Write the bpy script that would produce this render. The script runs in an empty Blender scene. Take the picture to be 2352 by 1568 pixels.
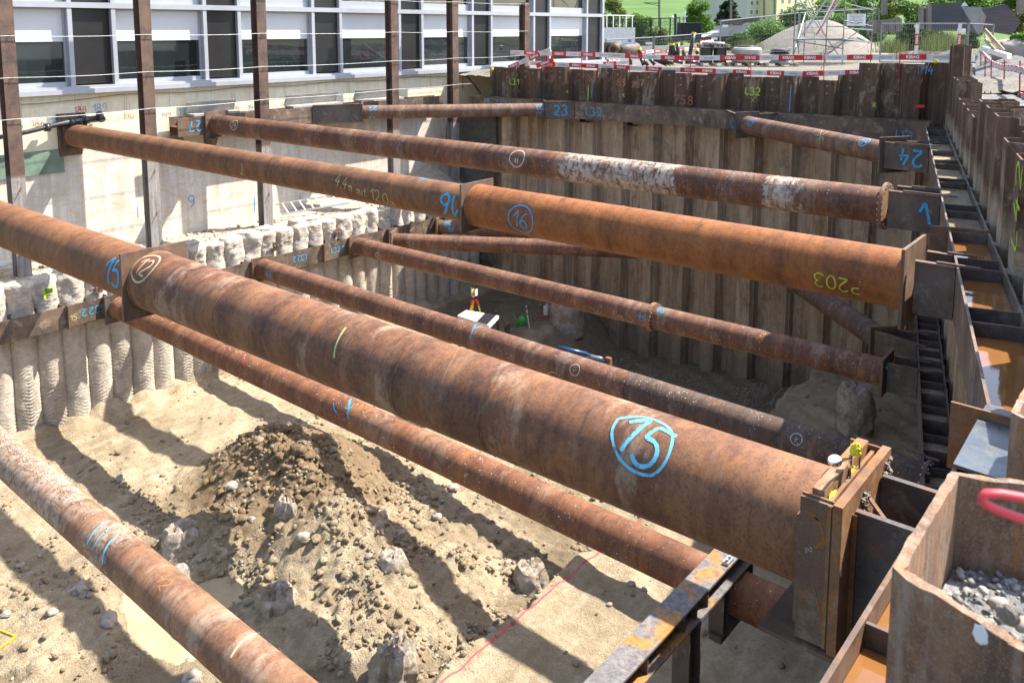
import bpy, math, random
import numpy as np
from mathutils import Vector, Matrix
random.seed(7)
S = bpy.context.scene
C = S.collection
R = math.radians

# ---------------- camera, world, sun, exposure ----------------
PITCH = R(7.2); YAW = R(39.7)
F1 = 1973.0 * math.cos(PITCH)             # focal length in photo pixels (2352 px wide photo)
CX = 1176.0; CY = 65.0 + F1 * math.tan(PITCH)
Hh = Vector((-math.sin(YAW), math.cos(YAW), 0)); Rt = Vector((math.cos(YAW), math.sin(YAW), 0))
Fw = Hh * math.cos(PITCH) - Vector((0, 0, 1)) * math.sin(PITCH)
Up = Hh * math.sin(PITCH) + Vector((0, 0, 1)) * math.cos(PITCH)
cam = bpy.data.objects.new('camera', bpy.data.cameras.new('camera'))
C.objects.link(cam); S.camera = cam
m = Matrix.Identity(4)
for i in range(3):
    m[i][0] = Rt[i]; m[i][1] = Up[i]; m[i][2] = -Fw[i]
cam.matrix_world = m
cam.data.sensor_width = 36.0
cam.data.lens = F1 / 2352 * 36
cam.data.shift_y = (CY - 784) / 2352
cam.data.clip_start = 0.05; cam.data.clip_end = 3000
cam.data.dof.use_dof = True
cam.data.dof.focus_distance = 11.0
cam.data.dof.aperture_fstop = 8.0

SUN = Vector((0.375, 0.62, 1.0)).normalized()   # towards the sun
w = bpy.data.worlds.new('World'); S.world = w; w.use_nodes = True
nt = w.node_tree
sky = nt.nodes.new('ShaderNodeTexSky'); sky.sky_type = 'NISHITA'; sky.sun_disc = False
sky.sun_elevation = math.asin(SUN.z); sky.sun_rotation = math.atan2(SUN.x, SUN.y)
sky.air_density = 1.0; sky.dust_density = 1.5
bg = nt.nodes['Background']; bg.inputs[1].default_value = 0.15
nt.links.new(sky.outputs[0], bg.inputs[0])
sl = bpy.data.lights.new('sun', 'SUN'); sl.energy = 4.9; sl.angle = R(0.53); sl.color = (1, 0.955, 0.88)
so = bpy.data.objects.new('sun', sl); C.objects.link(so)
so.rotation_euler = SUN.to_track_quat('Z', 'Y').to_euler()
S.view_settings.view_transform = 'Standard'; S.view_settings.look = 'None'
S.view_settings.exposure = 1.42; S.view_settings.gamma = 1.0
S.cycles.max_bounces = 6
S.cycles.diffuse_bounces = 4

# ---------------- measuring helpers: real points from sight lines and known planes ----------------
def ray(u, v): return Fw + Rt * ((u - CX) / F1) - Up * ((v - CY) / F1)
def PZ(u, v, z): r = ray(u, v); return r * (z / r.z)
def PX(u, v, x): r = ray(u, v); return r * (x / r.x)
def PY(u, v, y): r = ray(u, v); return r * (y / r.y)
def PL(u, v, n, d): r = ray(u, v); return r * (d / r.dot(Vector(n)))
def PD(u, v, dep): return ray(u, v) * dep

# ---------------- object helpers ----------------
INV = {}
def tag(o, label=None, cat=None, group=None, kind=None):
    if label: o['label'] = label
    if cat: o['category'] = cat
    if group: o['group'] = group
    if kind: o['kind'] = kind
    return o
def thing(name, label, cat, loc=(0, 0, 0), rot=None, group=None):
    o = bpy.data.objects.new(name, None); C.objects.link(o)
    o.empty_display_size = 0.1
    M = Matrix.Translation(Vector(loc))
    if rot is not None:
        M = M @ (rot.to_4x4() if isinstance(rot, Matrix) else Matrix.Rotation(rot, 4, 'Z'))
    o.matrix_world = M; INV[o.name] = M.inverted()
    return tag(o, label, cat, group)
class MB:
    """collects faces in world coordinates"""
    def __init__(s): s.v = []; s.f = []; s.m = []; s.cur = 0
    def add(s, vs, fs):
        b = len(s.v); s.v += [tuple(v) for v in vs]
        s.f += [tuple(i + b for i in f) for f in fs]; s.m += [s.cur] * len(fs); return s
    def box(s, a, b):
        x0, y0, z0 = [min(a[i], b[i]) for i in range(3)]; x1, y1, z1 = [max(a[i], b[i]) for i in range(3)]
        return s.add([(x0,y0,z0),(x1,y0,z0),(x1,y1,z0),(x0,y1,z0),(x0,y0,z1),(x1,y0,z1),(x1,y1,z1),(x0,y1,z1)],
              [(0,3,2,1),(4,5,6,7),(0,1,5,4),(1,2,6,5),(2,3,7,6),(3,0,4,7)])
    def obox(s, o, ax, ay, az):
        """box from a corner o and three edge vectors"""
        o, ax, ay, az = map(Vector, (o, ax, ay, az))
        p = [o, o+ax, o+ax+ay, o+ay]; p += [q + az for q in p]
        f = [(0,3,2,1),(4,5,6,7),(0,1,5,4),(1,2,6,5),(2,3,7,6),(3,0,4,7)]
        if ax.cross(ay).dot(az) < 0: f = [t[::-1] for t in f]
        return s.add(p, f)
    def bar(s, a, b, w, h=None, up=(0, 0, 1)):
        a, b = Vector(a), Vector(b); h = h or w; d = (b - a)
        x = d.normalized(); side = x.cross(Vector(up))
        if side.length < 1e-4: side = x.cross(Vector((1, 0, 0)))
        side.normalize(); u = side.cross(x)
        return s.obox(a - side * w / 2 - u * h / 2, d, side * w, u * h)
    def tube(s, pts, r, n=8, cap=True):
        pts = [Vector(p) for p in pts]; rs = r if isinstance(r, (list, tuple)) else [r] * len(pts)
        vs = []; fs = []; prev = None
        for i, p in enumerate(pts):
            t = (pts[min(i+1, len(pts)-1)] - pts[max(i-1, 0)]).normalized()
            if prev is None:
                a = t.cross(Vector((0, 0, 1)));
                if a.length < 1e-3: a = t.cross(Vector((1, 0, 0)))
            else: a = prev - t * prev.dot(t)
            a.normalize(); prev = a; b = t.cross(a)
            for k in range(n):
                an = 2 * math.pi * k / n
                vs.append(p + (a * math.cos(an) + b * math.sin(an)) * rs[i])
        for i in range(len(pts) - 1):
            for k in range(n):
                k2 = (k + 1) % n
                fs.append((i*n+k, i*n+k2, (i+1)*n+k2, (i+1)*n+k))
        if cap:
            fs.append(tuple(range(n))[::-1]); fs.append(tuple((len(pts)-1)*n + k for k in range(n)))
        return s.add(vs, fs)
    def lathe(s, c, prof, n=16, ax=(0, 0, 1)):
        c = Vector(c); ax = Vector(ax).normalized()
        a = ax.cross(Vector((0, 0, 1)))
        if a.length < 1e-3: a = Vector((1, 0, 0))
        a.normalize(); b = ax.cross(a); vs = []; fs = []
        for (r, h) in prof:
            for k in range(n):
                an = 2 * math.pi * k / n
                vs.append(c + ax * h + (a * math.cos(an) + b * math.sin(an)) * max(r, 1e-4))
        for i in range(len(prof) - 1):
            for k in range(n):
                k2 = (k + 1) % n; fs.append((i*n+k, i*n+k2, (i+1)*n+k2, (i+1)*n+k))
        fs.append(tuple(range(n))[::-1]); fs.append(tuple((len(prof)-1)*n + k for k in range(n)))
        return s.add(vs, fs)
    def prism(s, poly, z0, z1):
        n = len(poly); vs = [(p[0], p[1], z0) for p in poly] + [(p[0], p[1], z1) for p in poly]
        area = sum(poly[i][0]*poly[(i+1) % n][1] - poly[(i+1) % n][0]*poly[i][1] for i in range(n))
        fs = [tuple(range(n))[::-1], tuple(range(n, 2*n))] + [(i, (i+1) % n, n+(i+1) % n, n+i) for i in range(n)]
        if area < 0: fs = [f[::-1] for f in fs]
        return s.add(vs, fs)
    def sweep(s, prof, z0, z1, t):
        """upright folded sheet of thickness t along the 2-D polyline prof"""
        n = len(prof); P = [Vector((p[0], p[1])) for p in prof]; L = []; Rr = []
        for i in range(n):
            d = (P[min(i+1, n-1)] - P[max(i-1, 0)]).normalized(); q = Vector((-d.y, d.x))
            if 0 < i < n-1:
                d1 = (P[i] - P[i-1]).normalized(); c = max(0.5, q.dot(Vector((-d1.y, d1.x)))); k = t / 2 / c
            else: k = t / 2
            L.append(P[i] + q * k); Rr.append(P[i] - q * k)
        return s._sw(L, Rr, z0, z1)
    def _sw(s, L, Rr, z0, z1):
        n = len(L); vs = []
        for z in (z0, z1): vs += [(p.x, p.y, z) for p in L] + [(p.x, p.y, z) for p in Rr]
        fs = []
        for i in range(n - 1):
            a, b, c, d = i, i+1, n+i, n+i+1; o = 2*n
            fs += [(a, a+o, b+o, b), (c, d, d+o, c+o), (a+o, c+o, d+o, b+o), (a, b, d, c)]
        o = 2*n; fs += [(0, n, n+o, o), (n-1, n-1+o, 2*n-1+o, 2*n-1)]
        return s.add(vs, fs)
    def build(s, name, mats, parent=None, smooth=False, label=None):
        me = bpy.data.meshes.new(name); vs = s.v
        if parent is not None:
            top = parent
            while top.parent: top = top.parent
            Mi = INV[top.name]; vs = [tuple(Mi @ Vector(v)) for v in vs]
        me.from_pydata(vs, [], s.f)
        mats = mats if isinstance(mats, (list, tuple)) else [mats]
        for mt in mats: me.materials.append(mt)
        if len(mats) > 1: me.polygons.foreach_set('material_index', s.m)
        if smooth: me.polygons.foreach_set('use_smooth', [True] * len(me.polygons))
        me.update()
        o = bpy.data.objects.new(name, me); C.objects.link(o)
        if parent is not None: o.parent = parent
        if label: o['label'] = label
        return o
def solo(name, mb, mats, label, cat, group=None, smooth=False):
    """a thing that is a single mesh, its origin moved to its base"""
    a = np.array(mb.v); c = Vector(((a[:,0].min()+a[:,0].max())/2, (a[:,1].min()+a[:,1].max())/2, a[:,2].min()))
    mb.v = [(v[0]-c.x, v[1]-c.y, v[2]-c.z) for v in mb.v]
    o = mb.build(name, mats, None, smooth); o.location = c
    return tag(o, label, cat, group)
def autosmooth(o, ang=35):
    me = o.data; me.polygons.foreach_set('use_smooth', [True] * len(me.polygons))
    me.set_sharp_from_angle(angle=R(ang)); return o

# ---------------- numpy noise ----------------
rng = np.random.default_rng(3)
TAB = rng.random((257, 257)); TAB[256] = TAB[0]; TAB[:, 256] = TAB[:, 0]
def vn(x, y):
    xi = np.floor(x).astype(int); yi = np.floor(y).astype(int); fx = x - xi; fy = y - yi
    fx = fx*fx*(3-2*fx); fy = fy*fy*(3-2*fy); xi &= 255; yi &= 255
    return (TAB[xi, yi]*(1-fx) + TAB[xi+1, yi]*fx)*(1-fy) + (TAB[xi, yi+1]*(1-fx) + TAB[xi+1, yi+1]*fx)*fy
def fbm(x, y, o=4, g=0.5):
    s = 0; a = 1; t = 0
    for i in range(o):
        s = s + a * vn(x * 2**i + 17.3*i, y * 2**i + 5.1*i); t += a; a *= g
    return s / t - 0.5
def sstep(a, b, x):
    t = np.clip((x - a) / (b - a), 0, 1); return t*t*(3-2*t)
def sheet(name, X, Y, Z, mats, kind=None, parent=None):
    ny, nx = X.shape; me = bpy.data.meshes.new(name)
    co = np.stack([X, Y, Z], -1).reshape(-1, 3).astype(np.float32)
    i = np.arange((ny-1)*(nx-1)); r = i // (nx-1); c = i % (nx-1); a = r*nx + c
    f = np.stack([a, a+1, a+nx+1, a+nx], -1).astype(np.int32)
    me.vertices.add(len(co)); me.vertices.foreach_set('co', co.ravel())
    me.loops.add(f.size); me.loops.foreach_set('vertex_index', f.ravel())
    me.polygons.add(len(f)); me.polygons.foreach_set('loop_start', np.arange(len(f), dtype=np.int32)*4)
    me.polygons.foreach_set('loop_total', np.full(len(f), 4, dtype=np.int32))
    me.polygons.foreach_set('use_smooth', np.ones(len(f), dtype=bool))
    for mt in (mats if isinstance(mats, list) else [mats]): me.materials.append(mt)
    me.update(calc_edges=True); me.validate()
    o = bpy.data.objects.new(name, me); C.objects.link(o)
    if kind: o['kind'] = kind
    if parent: o.parent = parent
    return o
def rocks(name, P, Sz, mat, kind=None, flat=0.7, seed=1, jit=0.28, sub=1):
    """many angular lumps in one mesh"""
    import bmesh
    bm = bmesh.new(); bmesh.ops.create_icosphere(bm, subdivisions=sub, radius=1)
    bv = np.array([v.co[:] for v in bm.verts]); bf = np.array([[v.index for v in f.verts] for f in bm.faces]); bm.free()
    rg = np.random.default_rng(seed); n = len(P); nv = len(bv)
    V = bv[None] * (1 + rg.normal(0, jit, (n, nv, 1)))
    A = rg.normal(0, 1, (n, 3, 3)); Q, _ = np.linalg.qr(A)
    sc = np.stack([rg.uniform(.7, 1.3, n), rg.uniform(.7, 1.3, n), rg.uniform(.5, 1, n)], -1)
    V = np.einsum('nij,nvj->nvi', Q, V * sc[:, None]) * np.array([1, 1, flat])
    V = V * np.array(Sz)[:, None, None] + np.array(P)[:, None]
    F = (bf[None] + (np.arange(n) * nv)[:, None, None]).reshape(-1, 3).astype(np.int32)
    me = bpy.data.meshes.new(name); me.vertices.add(n*nv); me.vertices.foreach_set('co', V.astype(np.float32).ravel())
    me.loops.add(F.size); me.loops.foreach_set('vertex_index', F.ravel())
    me.polygons.add(len(F)); me.polygons.foreach_set('loop_start', np.arange(len(F), dtype=np.int32)*3)
    me.polygons.foreach_set('loop_total', np.full(len(F), 3, dtype=np.int32))
    me.materials.append(mat); me.update(calc_edges=True)
    o = bpy.data.objects.new(name, me); C.objects.link(o)
    if kind: o['kind'] = kind
    return o

# ---------------- materials ----------------
class NT:
    def __init__(s, name, rough=0.8, metallic=0.0, spec=0.3):
        s.mat = bpy.data.materials.new(name); s.mat.use_nodes = True; s.t = s.mat.node_tree
        s.b = s.t.nodes['Principled BSDF']; s.b.inputs['Roughness'].default_value = rough
        s.b.inputs['Metallic'].default_value = metallic; s.b.inputs['Specular IOR Level'].default_value = spec
        s.geo = None
    def n(s, typ, **k):
        x = s.t.nodes.new(typ)
        for a, b in k.items(): setattr(x, a, b)
        return x
    def ln(s, a, b): s.t.links.new(a, b)
    def pos(s, obj=False, rand=False):
        if obj:
            tc = s.n('ShaderNodeTexCoord'); o = tc.outputs['Object']
            if rand:
                oi = s.n('ShaderNodeObjectInfo'); mm = s.n('ShaderNodeVectorMath', operation='SCALE')
                cb = s.n('ShaderNodeCombineXYZ'); s.ln(oi.outputs['Random'], cb.inputs[0]); s.ln(oi.outputs['Random'], cb.inputs[1])
                s.ln(cb.outputs[0], mm.inputs[0]); mm.inputs['Scale'].default_value = 40
                ad = s.n('ShaderNodeVectorMath', operation='ADD'); s.ln(o, ad.inputs[0]); s.ln(mm.outputs[0], ad.inputs[1]); o = ad.outputs[0]
            return o
        return s.n('ShaderNodeNewGeometry').outputs['Position']
    def map(s, v, sc=(1, 1, 1), loc=(0, 0, 0)):
        x = s.n('ShaderNodeMapping'); x.inputs['Scale'].default_value = sc; x.inputs['Location'].default_value = loc
        s.ln(v, x.inputs[0]); return x.outputs[0]
    def noise(s, v, scale, det=4, rough=0.6, dist=0.0):
        x = s.n('ShaderNodeTexNoise'); x.inputs['Scale'].default_value = scale; x.inputs['Detail'].default_value = det
        x.inputs['Roughness'].default_value = rough; x.inputs['Distortion'].default_value = dist
        s.ln(v, x.inputs['Vector']); return x.outputs[0]
    def voro(s, v, scale, out='Distance', feat='F1'):
        x = s.n('ShaderNodeTexVoronoi'); x.feature = feat; x.inputs['Scale'].default_value = scale; s.ln(v, x.inputs['Vector']); return x.outputs[out]
    def ramp(s, f, stops):
        x = s.n('ShaderNodeValToRGB'); e = x.color_ramp.elements
        while len(e) < len(stops): e.new(0.5)
        for i, (p, c) in enumerate(stops):
            e[i].position = p; e[i].color = (c, c, c, 1) if not isinstance(c, (tuple, list)) else (*c, 1)
        s.ln(f, x.inputs[0]); return x.outputs[0]
    def mask(s, f, a, b): return s.ramp(f, [(a, 0.0), (b, 1.0)]) if a < b else s.ramp(f, [(b, 1.0), (a, 0.0)])
    def mix(s, f, a, b, mode='MIX'):
        x = s.n('ShaderNodeMix', data_type='RGBA', blend_type=mode)
        for sock, val in ((x.inputs[0], f), (x.inputs[6], a), (x.inputs[7], b)):
            if isinstance(val, (int, float)): sock.default_value = val if sock is x.inputs[0] else (val, val, val, 1)
            elif isinstance(val, (tuple, list)): sock.default_value = (*val, 1)
            else: s.ln(val, sock)
        return x.outputs[2]
    def math(s, op, a, b=0.0, clamp=False):
        x = s.n('ShaderNodeMath', operation=op); x.use_clamp = clamp
        for i, val in enumerate((a, b)):
            if isinstance(val, (int, float)): x.inputs[i].default_value = val
            else: s.ln(val, x.inputs[i])
        return x.outputs[0]
    def sep(s, v): x = s.n('ShaderNodeSeparateXYZ'); s.ln(v, x.inputs[0]); return x.outputs
    def bump(s, h, st=0.3, dist=0.02):
        x = s.n('ShaderNodeBump'); x.inputs['Strength'].default_value = st; x.inputs['Distance'].default_value = dist
        s.ln(h, x.inputs['Height']); s.ln(x.outputs[0], s.b.inputs['Normal'])
    def col(s, c):
        if isinstance(c, (tuple, list)): s.b.inputs['Base Color'].default_value = (*c, 1)
        else: s.ln(c, s.b.inputs['Base Color'])
        return s.mat
def plain(name, c, rough=0.6, metallic=0.0, var=0.12, sc=6, spec=0.4):
    n = NT(name, rough, metallic, spec); v = n.pos()
    f = n.noise(v, sc, 4); return n.col(n.mix(n.mask(f, 0.3, 0.7), tuple(x*(1-var) for x in c), tuple(min(1, x*(1+var)) for x in c)))

def rust_pipe(name, dark, mid, hi, pale=0.5, palec=(.42, .33, .25), spots=0.0, coat=(), seed=0.0, patch=0.0, low_pale=0.0):
    n = NT(name, 0.72, 0.0, 0.35); v = n.pos(True, True) if False else n.pos(True); v = n.map(v, (1, 1, 1), (seed, seed*.7, 0))
    band = n.noise(n.map(v, (1.7, .35, .35)), 1.6, 5, .62)
    fine = n.noise(v, 11, 6, .7); mic = n.noise(v, 60, 4, .7)
    streak = n.noise(n.map(v, (9, .8, .8)), 2.2, 4, .6)
    sp = n.sep(v)
    c = n.ramp(band, [(.33, dark), (.5, mid), (.66, hi)])
    c = n.mix(n.math('MULTIPLY', n.mask(streak, .45, .7), .4), c, tuple(x*.62 for x in mid))
    c = n.mix(n.math('MULTIPLY', n.mask(fine, .42, .74), .5), c, hi); c = n.mix(n.math('MULTIPLY', n.mask(fine, .5, .32), .45), c, tuple(x*.6 for x in dark))
    c = n.mix(n.math('MULTIPLY', n.mask(mic, .5, .66), .55), c, tuple(x*.45 for x in dark)); c = n.mix(n.math('MULTIPLY', n.mask(n.noise(v, 34, 7, .8), .56, .66), .4), c, tuple(min(1, x*1.5) for x in hi))
    # scraped orange patches, drips around the girth and dark scale
    org = n.noise(n.map(v, (2.6, 1.1, 1.1), (9, 2, 0)), 2.3, 6, .7, .6)
    c = n.mix(n.math('MULTIPLY', n.mask(org, .56, .66), .55), c, (.33, .13, .035))
    scale = n.noise(n.map(v, (3.0, .9, .9), (2, 7, 3)), 2.0, 5, .72, .3)
    c = n.mix(n.math('MULTIPLY', n.mask(scale, .6, .68), .6), c, tuple(x*.38 for x in dark))
    c = n.mix(n.math('MULTIPLY', n.mask(n.noise(v, 2.6, 8, .8, .8), .52, .60), .35), c, tuple(x*.5 for x in mid)); pl = n.noise(n.map(v, (2.4, .8, .8), (3, 1, 0)), 1.5, 7, .75)
    g = n.math('MULTIPLY', n.mask(pl, .53, .7), pale)
    c = n.mix(n.math('MULTIPLY', g, n.mask(mic, .35, .6)), c, palec)
    if patch:
        pk = n.noise(n.map(v, (1.5, .55, .55), (11, 4, 1)), 1.25, 7, .72)
        c = n.mix(n.math('MULTIPLY', n.math('MULTIPLY', n.mask(pk, .54, .60), n.mask(fine, .30, .52)), patch), c, palec)
    # mill scratches running round the pipe
    sc = n.noise(n.map(v, (22, 1.0, 1.0)), 2.0, 3, .6, .3)
    c = n.mix(n.math('MULTIPLY', n.mask(sc, .66, .72), .35), c, tuple(x*.4 for x in dark))
    if low_pale:  # paler streaks towards the underside of the pipe
        dn = n.noise(n.map(v, (5, .7, .7), (5, 0, 2)), 1.7, 6, .7)
        zz = n.math('ADD', n.math('MULTIPLY', n.sep(n.pos(True))[2], -1.7), n.math('MULTIPLY', dn, .45))
        c = n.mix(n.math('MULTIPLY', n.mask(zz, .5, .72), low_pale), c, palec)
    for (x0, x1, am) in coat:          # leftover plaster
        xs = n.sep(n.pos(True))[0]
        wv = n.math('ADD', xs, n.math('MULTIPLY', n.math('SUBTRACT', n.noise(v, 4, 6, .7), .5), 1.1))
        mk = n.math('MULTIPLY', n.mask(n.math('MULTIPLY', n.math('SUBTRACT', wv, x0), 4.0, True), .3, .6), n.mask(n.math('MULTIPLY', n.math('SUBTRACT', x1, wv), 4.0, True), .3, .6))
        mk = n.math('MULTIPLY', mk, n.mask(n.noise(n.map(v, (3.5, 2, 2)), 3.2, 8, .78, .5), .41, .55)); mk = n.math('MULTIPLY', mk, n.mask(n.noise(n.map(v, (.8, 5, 5)), 2.2, 5, .7, 1.0), .36, .44))
        c = n.mix(n.math('MULTIPLY', mk, am), c, n.mix(n.mask(fine, .35, .65), (.36, .29, .22), (.52, .45, .36)))
    if spots:
        for scl, th in ((14, .12), (26, .11)):
            vd = n.voro(v, scl); rg = n.noise(v, 1.1, 3, .6)
            cl = n.sep(n.voro(v, scl, 'Color'))[0]
            mk = n.math('MULTIPLY', n.mask(vd, th+.03, th-.03), n.math('MULTIPLY', n.mask(rg, .42, .6), n.mask(cl, .6-.25*spots, .65-.25*spots)))
            c = n.mix(mk, c, (.72, .69, .63))
    n.bump(n.math('ADD', n.math('MULTIPLY', fine, .7), n.math('MULTIPLY', mic, .3)), .3, .008)
    n.ln(n.ramp(fine, [(.3, .62), (.7, .88)]), n.b.inputs['Roughness'])
    return n.col(c)

def steel(name, a, b, org=(.24, .10, .035), amt=0.45, rough=.62, pale=0.25):
    n = NT(name, rough, 0, .45); v = n.pos()
    big = n.noise(v, 1.6, 5, .6); f = n.noise(v, 9, 6, .7); s = n.noise(n.map(v, (5, 5, 1.6)), 1.4, 6, .7); mic = n.noise(v, 70, 3, .6)
    c = n.mix(n.mask(big, .35, .65), a, b)
    c = n.mix(n.math('MULTIPLY', n.mask(f, .48, .7), amt), c, org)
    c = n.mix(n.math('MULTIPLY', n.mask(s, .5, .68), pale*.5), c, (.30, .24, .18)); c = n.mix(n.math('MULTIPLY', n.mask(n.noise(v, 3.3, 8, .78, .4), .54, .62), pale), c, (.36, .29, .21))
    c = n.mix(n.math('MULTIPLY', n.mask(mic, .5, .7), .35), c, tuple(x*.5 for x in a))
    m2 = n.noise(v, 190, 4, .7); sc = n.noise(n.map(v, (3, 40, 5)), 2.4, 4, .7, .4); m3 = n.noise(v, 26, 7, .8, .3)
    c = n.mix(n.math('MULTIPLY', n.mask(m3, .55, .66), amt*.9), c, tuple(x*.8 for x in org)); c = n.mix(n.math('MULTIPLY', n.mask(m2, .55, .7), .3), c, tuple(min(1, x*1.9+.03) for x in b))
    c = n.mix(n.math('MULTIPLY', n.mask(sc, .64, .7), .3), c, (.30, .25, .20))
    n.bump(n.math('ADD', f, n.math('MULTIPLY', m3, .4)), .3, .006)
    n.ln(n.ramp(f, [(.3, rough-.12), (.7, rough+.2)]), n.b.inputs['Roughness'])
    return n.col(c)

def sheetpile(name, upper):
    n = NT(name, .8, 0, .3); v = n.pos(); z = n.sep(v)[2]
    s = n.noise(n.map(v, (6, 6, .35)), 1.3, 6, .65); f = n.noise(v, 7, 7, .72); big = n.noise(v, 1.1, 4, .6); mic = n.noise(v, 45, 4, .7)
    st2 = n.noise(n.map(v, (2.2, 2.2, .16)), 1.5, 5, .7)
    up = n.ramp(s, [(.32, (.060, .033, .021)), (.5, (.11, .064, .040)), (.68, (.17, .108, .070))])
    up = n.mix(n.math('MULTIPLY', n.mask(f, .52, .68), .45), up, (.19, .085, .035))
    up = n.mix(n.math('MULTIPLY', n.mask(n.noise(n.map(v, (2, 2, 1.2)), 2.1, 7, .75), .58, .68), .5), up, (.26, .21, .16))
    lo = n.ramp(st2, [(.3, (.21, .135, .075)), (.5, (.38, .285, .185)), (.7, (.52, .425, .30))])
    lo = n.mix(n.math('MULTIPLY', n.mask(s, .52, .66), .45), lo, (.20, .15, .10))
    lo = n.mix(n.math('MULTIPLY', n.mask(n.noise(n.map(v, (3, 3, .3)), 1.3, 6, .7, .2), .6, .66), .8), lo, (.25, .10, .03))
    lo = n.mix(n.math('MULTIPLY', n.mask(f, .55, .66), .35), lo, (.50, .43, .34))
    zz = n.math('ADD', z, n.math('MULTIPLY', n.math('SUBTRACT', s, .5), .7))
    k = n.mask(n.math('MULTIPLY', n.math('SUBTRACT', zz, upper), 1.0), 0.0, 0.25)
    c = n.mix(k, lo, up)
    pt = n.noise(n.map(v, (1.3, 1.3, .8), (5, 2, 1)), 1.6, 8, .78, .5)
    c = n.mix(n.math('MULTIPLY', n.mask(pt, .52, .60), .5), c, (.13, .085, .052)); c = n.mix(n.math('MULTIPLY', n.mask(pt, .46, .38), .4), c, (.44, .36, .26))
    # earth line with dark damp mud low down
    dm = n.math('ADD', z, n.math('MULTIPLY', f, 1.6))
    c = n.mix(n.math('MULTIPLY', n.mask(n.math('MULTIPLY', n.math('ADD', dm, 10.0), .5), .9, .4), .5), c, (.10, .078, .055))
    c = n.mix(n.math('MULTIPLY', n.mask(mic, .5, .7), .3), c, (.05, .035, .025))
    n.bump(n.math('ADD', f, n.math('MULTIPLY', mic, .4)), .35, .01)
    return n.col(c)

M = {}
M['p15'] = rust_pipe('rust_pipe_big', (.075, .034, .020), (.17, .072, .036), (.27, .125, .058), .4, (.40, .29, .20), .0, (), 2.0, .5, .3)
M['p15s'] = rust_pipe('rust_pipe_smooth', (.12, .052, .025), (.20, .085, .036), (.27, .122, .046), .2, (.36, .25, .16), .0, (), 5.0, 0, .35)
M['p16'] = rust_pipe('rust_pipe_orange', (.12, .044, .017), (.255, .085, .024), (.34, .125, .034), .12, (.48, .30, .16), .0, (), 9.0, 0, .2)
M['p16s'] = rust_pipe('rust_pipe_tan', (.09, .042, .024), (.17, .076, .036), (.25, .118, .052), .2, (.38, .26, .16), .0, (), 13.0, .1, .45)
M['p22'] = rust_pipe('rust_pipe_plastered', (.07, .034, .022), (.14, .062, .036), (.21, .098, .050), .25, (.44, .35, .27), .1, ((11.75, 14.35, 1.0), (15.75, 16.5, 1.0)), 17.0, .2, .3)
M['p23'] = rust_pipe('rust_pipe_brown', (.09, .050, .034), (.155, .082, .052), (.22, .125, .082), .3, (.46, .37, .29), .2, (), 21.0, .2, .3)
M['plow'] = rust_pipe('rust_pipe_spotted', (.08, .037, .024), (.15, .066, .038), (.22, .108, .062), .4, (.42, .33, .26), .75, (), 25.0, .25, .5)
M['pred'] = rust_pipe('rust_pipe_reddish', (.10, .038, .021), (.18, .070, .032), (.25, .108, .050), .3, (.42, .32, .23), .8, (), 29.0, .2, .35)
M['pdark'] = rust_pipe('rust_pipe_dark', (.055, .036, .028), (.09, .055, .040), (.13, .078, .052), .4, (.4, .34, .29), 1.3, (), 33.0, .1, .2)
M['pdust'] = rust_pipe('rust_pipe_dusty', (.12, .058, .032), (.21, .105, .058), (.30, .165, .095), .8, (.44, .34, .25), .0, ((-1.0, 8.3, .55), (8.9, 9.7, .5)), 37.0, .35, .4)
M['steel'] = steel('dark_steel', (.040, .034, .032), (.105, .082, .068))
M['steel2'] = steel('brown_steel', (.060, .036, .025), (.15, .092, .058), amt=.6)
M['steelo'] = steel('orange_rust_steel', (.10, .045, .020), (.24, .120, .050), (.36, .14, .03), .8, .75, .4)
M['wale'] = steel('wale_steel', (.042, .032, .026), (.15, .105, .072), (.26, .12, .045), .4, .6, .55)
M['post'] = steel('post_steel', (.06, .04, .034), (.125, .08, .062), (.22, .10, .05), .45, .65, .3)
M['plate'] = steel('blue_grey_plate', (.045, .055, .065), (.085, .10, .115), (.20, .16, .12), .3, .3, .15)
def beamtop():
    n = NT('patchy_beam', .6, 0, .4); v = n.pos(); a = n.noise(v, 2.2, 4, .55, .3); f = n.noise(v, 18, 7, .78); m_ = n.noise(v, 90, 4, .7)
    c = n.mix(n.mask(f, .38, .62), (.085, .078, .078), (.21, .19, .18)); o = n.mix(n.mask(f, .4, .6), (.26, .11, .022), (.38, .19, .05))
    c = n.mix(n.mask(n.math('ADD', a, n.math('MULTIPLY', n.math('SUBTRACT', f, .5), .35)), .53, .60), c, o); c = n.mix(n.math('MULTIPLY', n.mask(m_, .54, .68), .4), c, (.06, .045, .04)); n.bump(f, .3, .005); return n.col(c)
M['beamtop'] = beamtop()
def postmat():
    n = NT('post_steel', .65, 0, .4); v = n.pos(); z = n.sep(v)[2]; f = n.noise(v, 9, 7, .75); b_ = n.noise(v, 2.2, 6, .7); s_ = n.noise(n.map(v, (14, 14, .8)), 1.4, 5, .7)
    up = n.mix(n.mask(b_, .38, .62), (.065, .042, .034), (.135, .085, .060)); up = n.mix(n.math('MULTIPLY', n.mask(f, .5, .66), .5), up, (.22, .10, .045))
    lo = n.mix(n.mask(s_, .35, .65), (.17, .15, .135), (.36, .33, .30)); lo = n.mix(n.math('MULTIPLY', n.mask(f, .52, .66), .5), lo, (.12, .085, .065))
    k = n.mask(n.math('ADD', n.math('MULTIPLY', n.math('ADD', z, 3.35), 2.0), n.math('MULTIPLY', b_, .6)), .2, .4)
    n.bump(f, .25, .006); return n.col(n.mix(k, lo, up))
M['post'] = postmat()
M['sp'] = sheetpile('sheet_pile_mud', -2.85)
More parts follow.
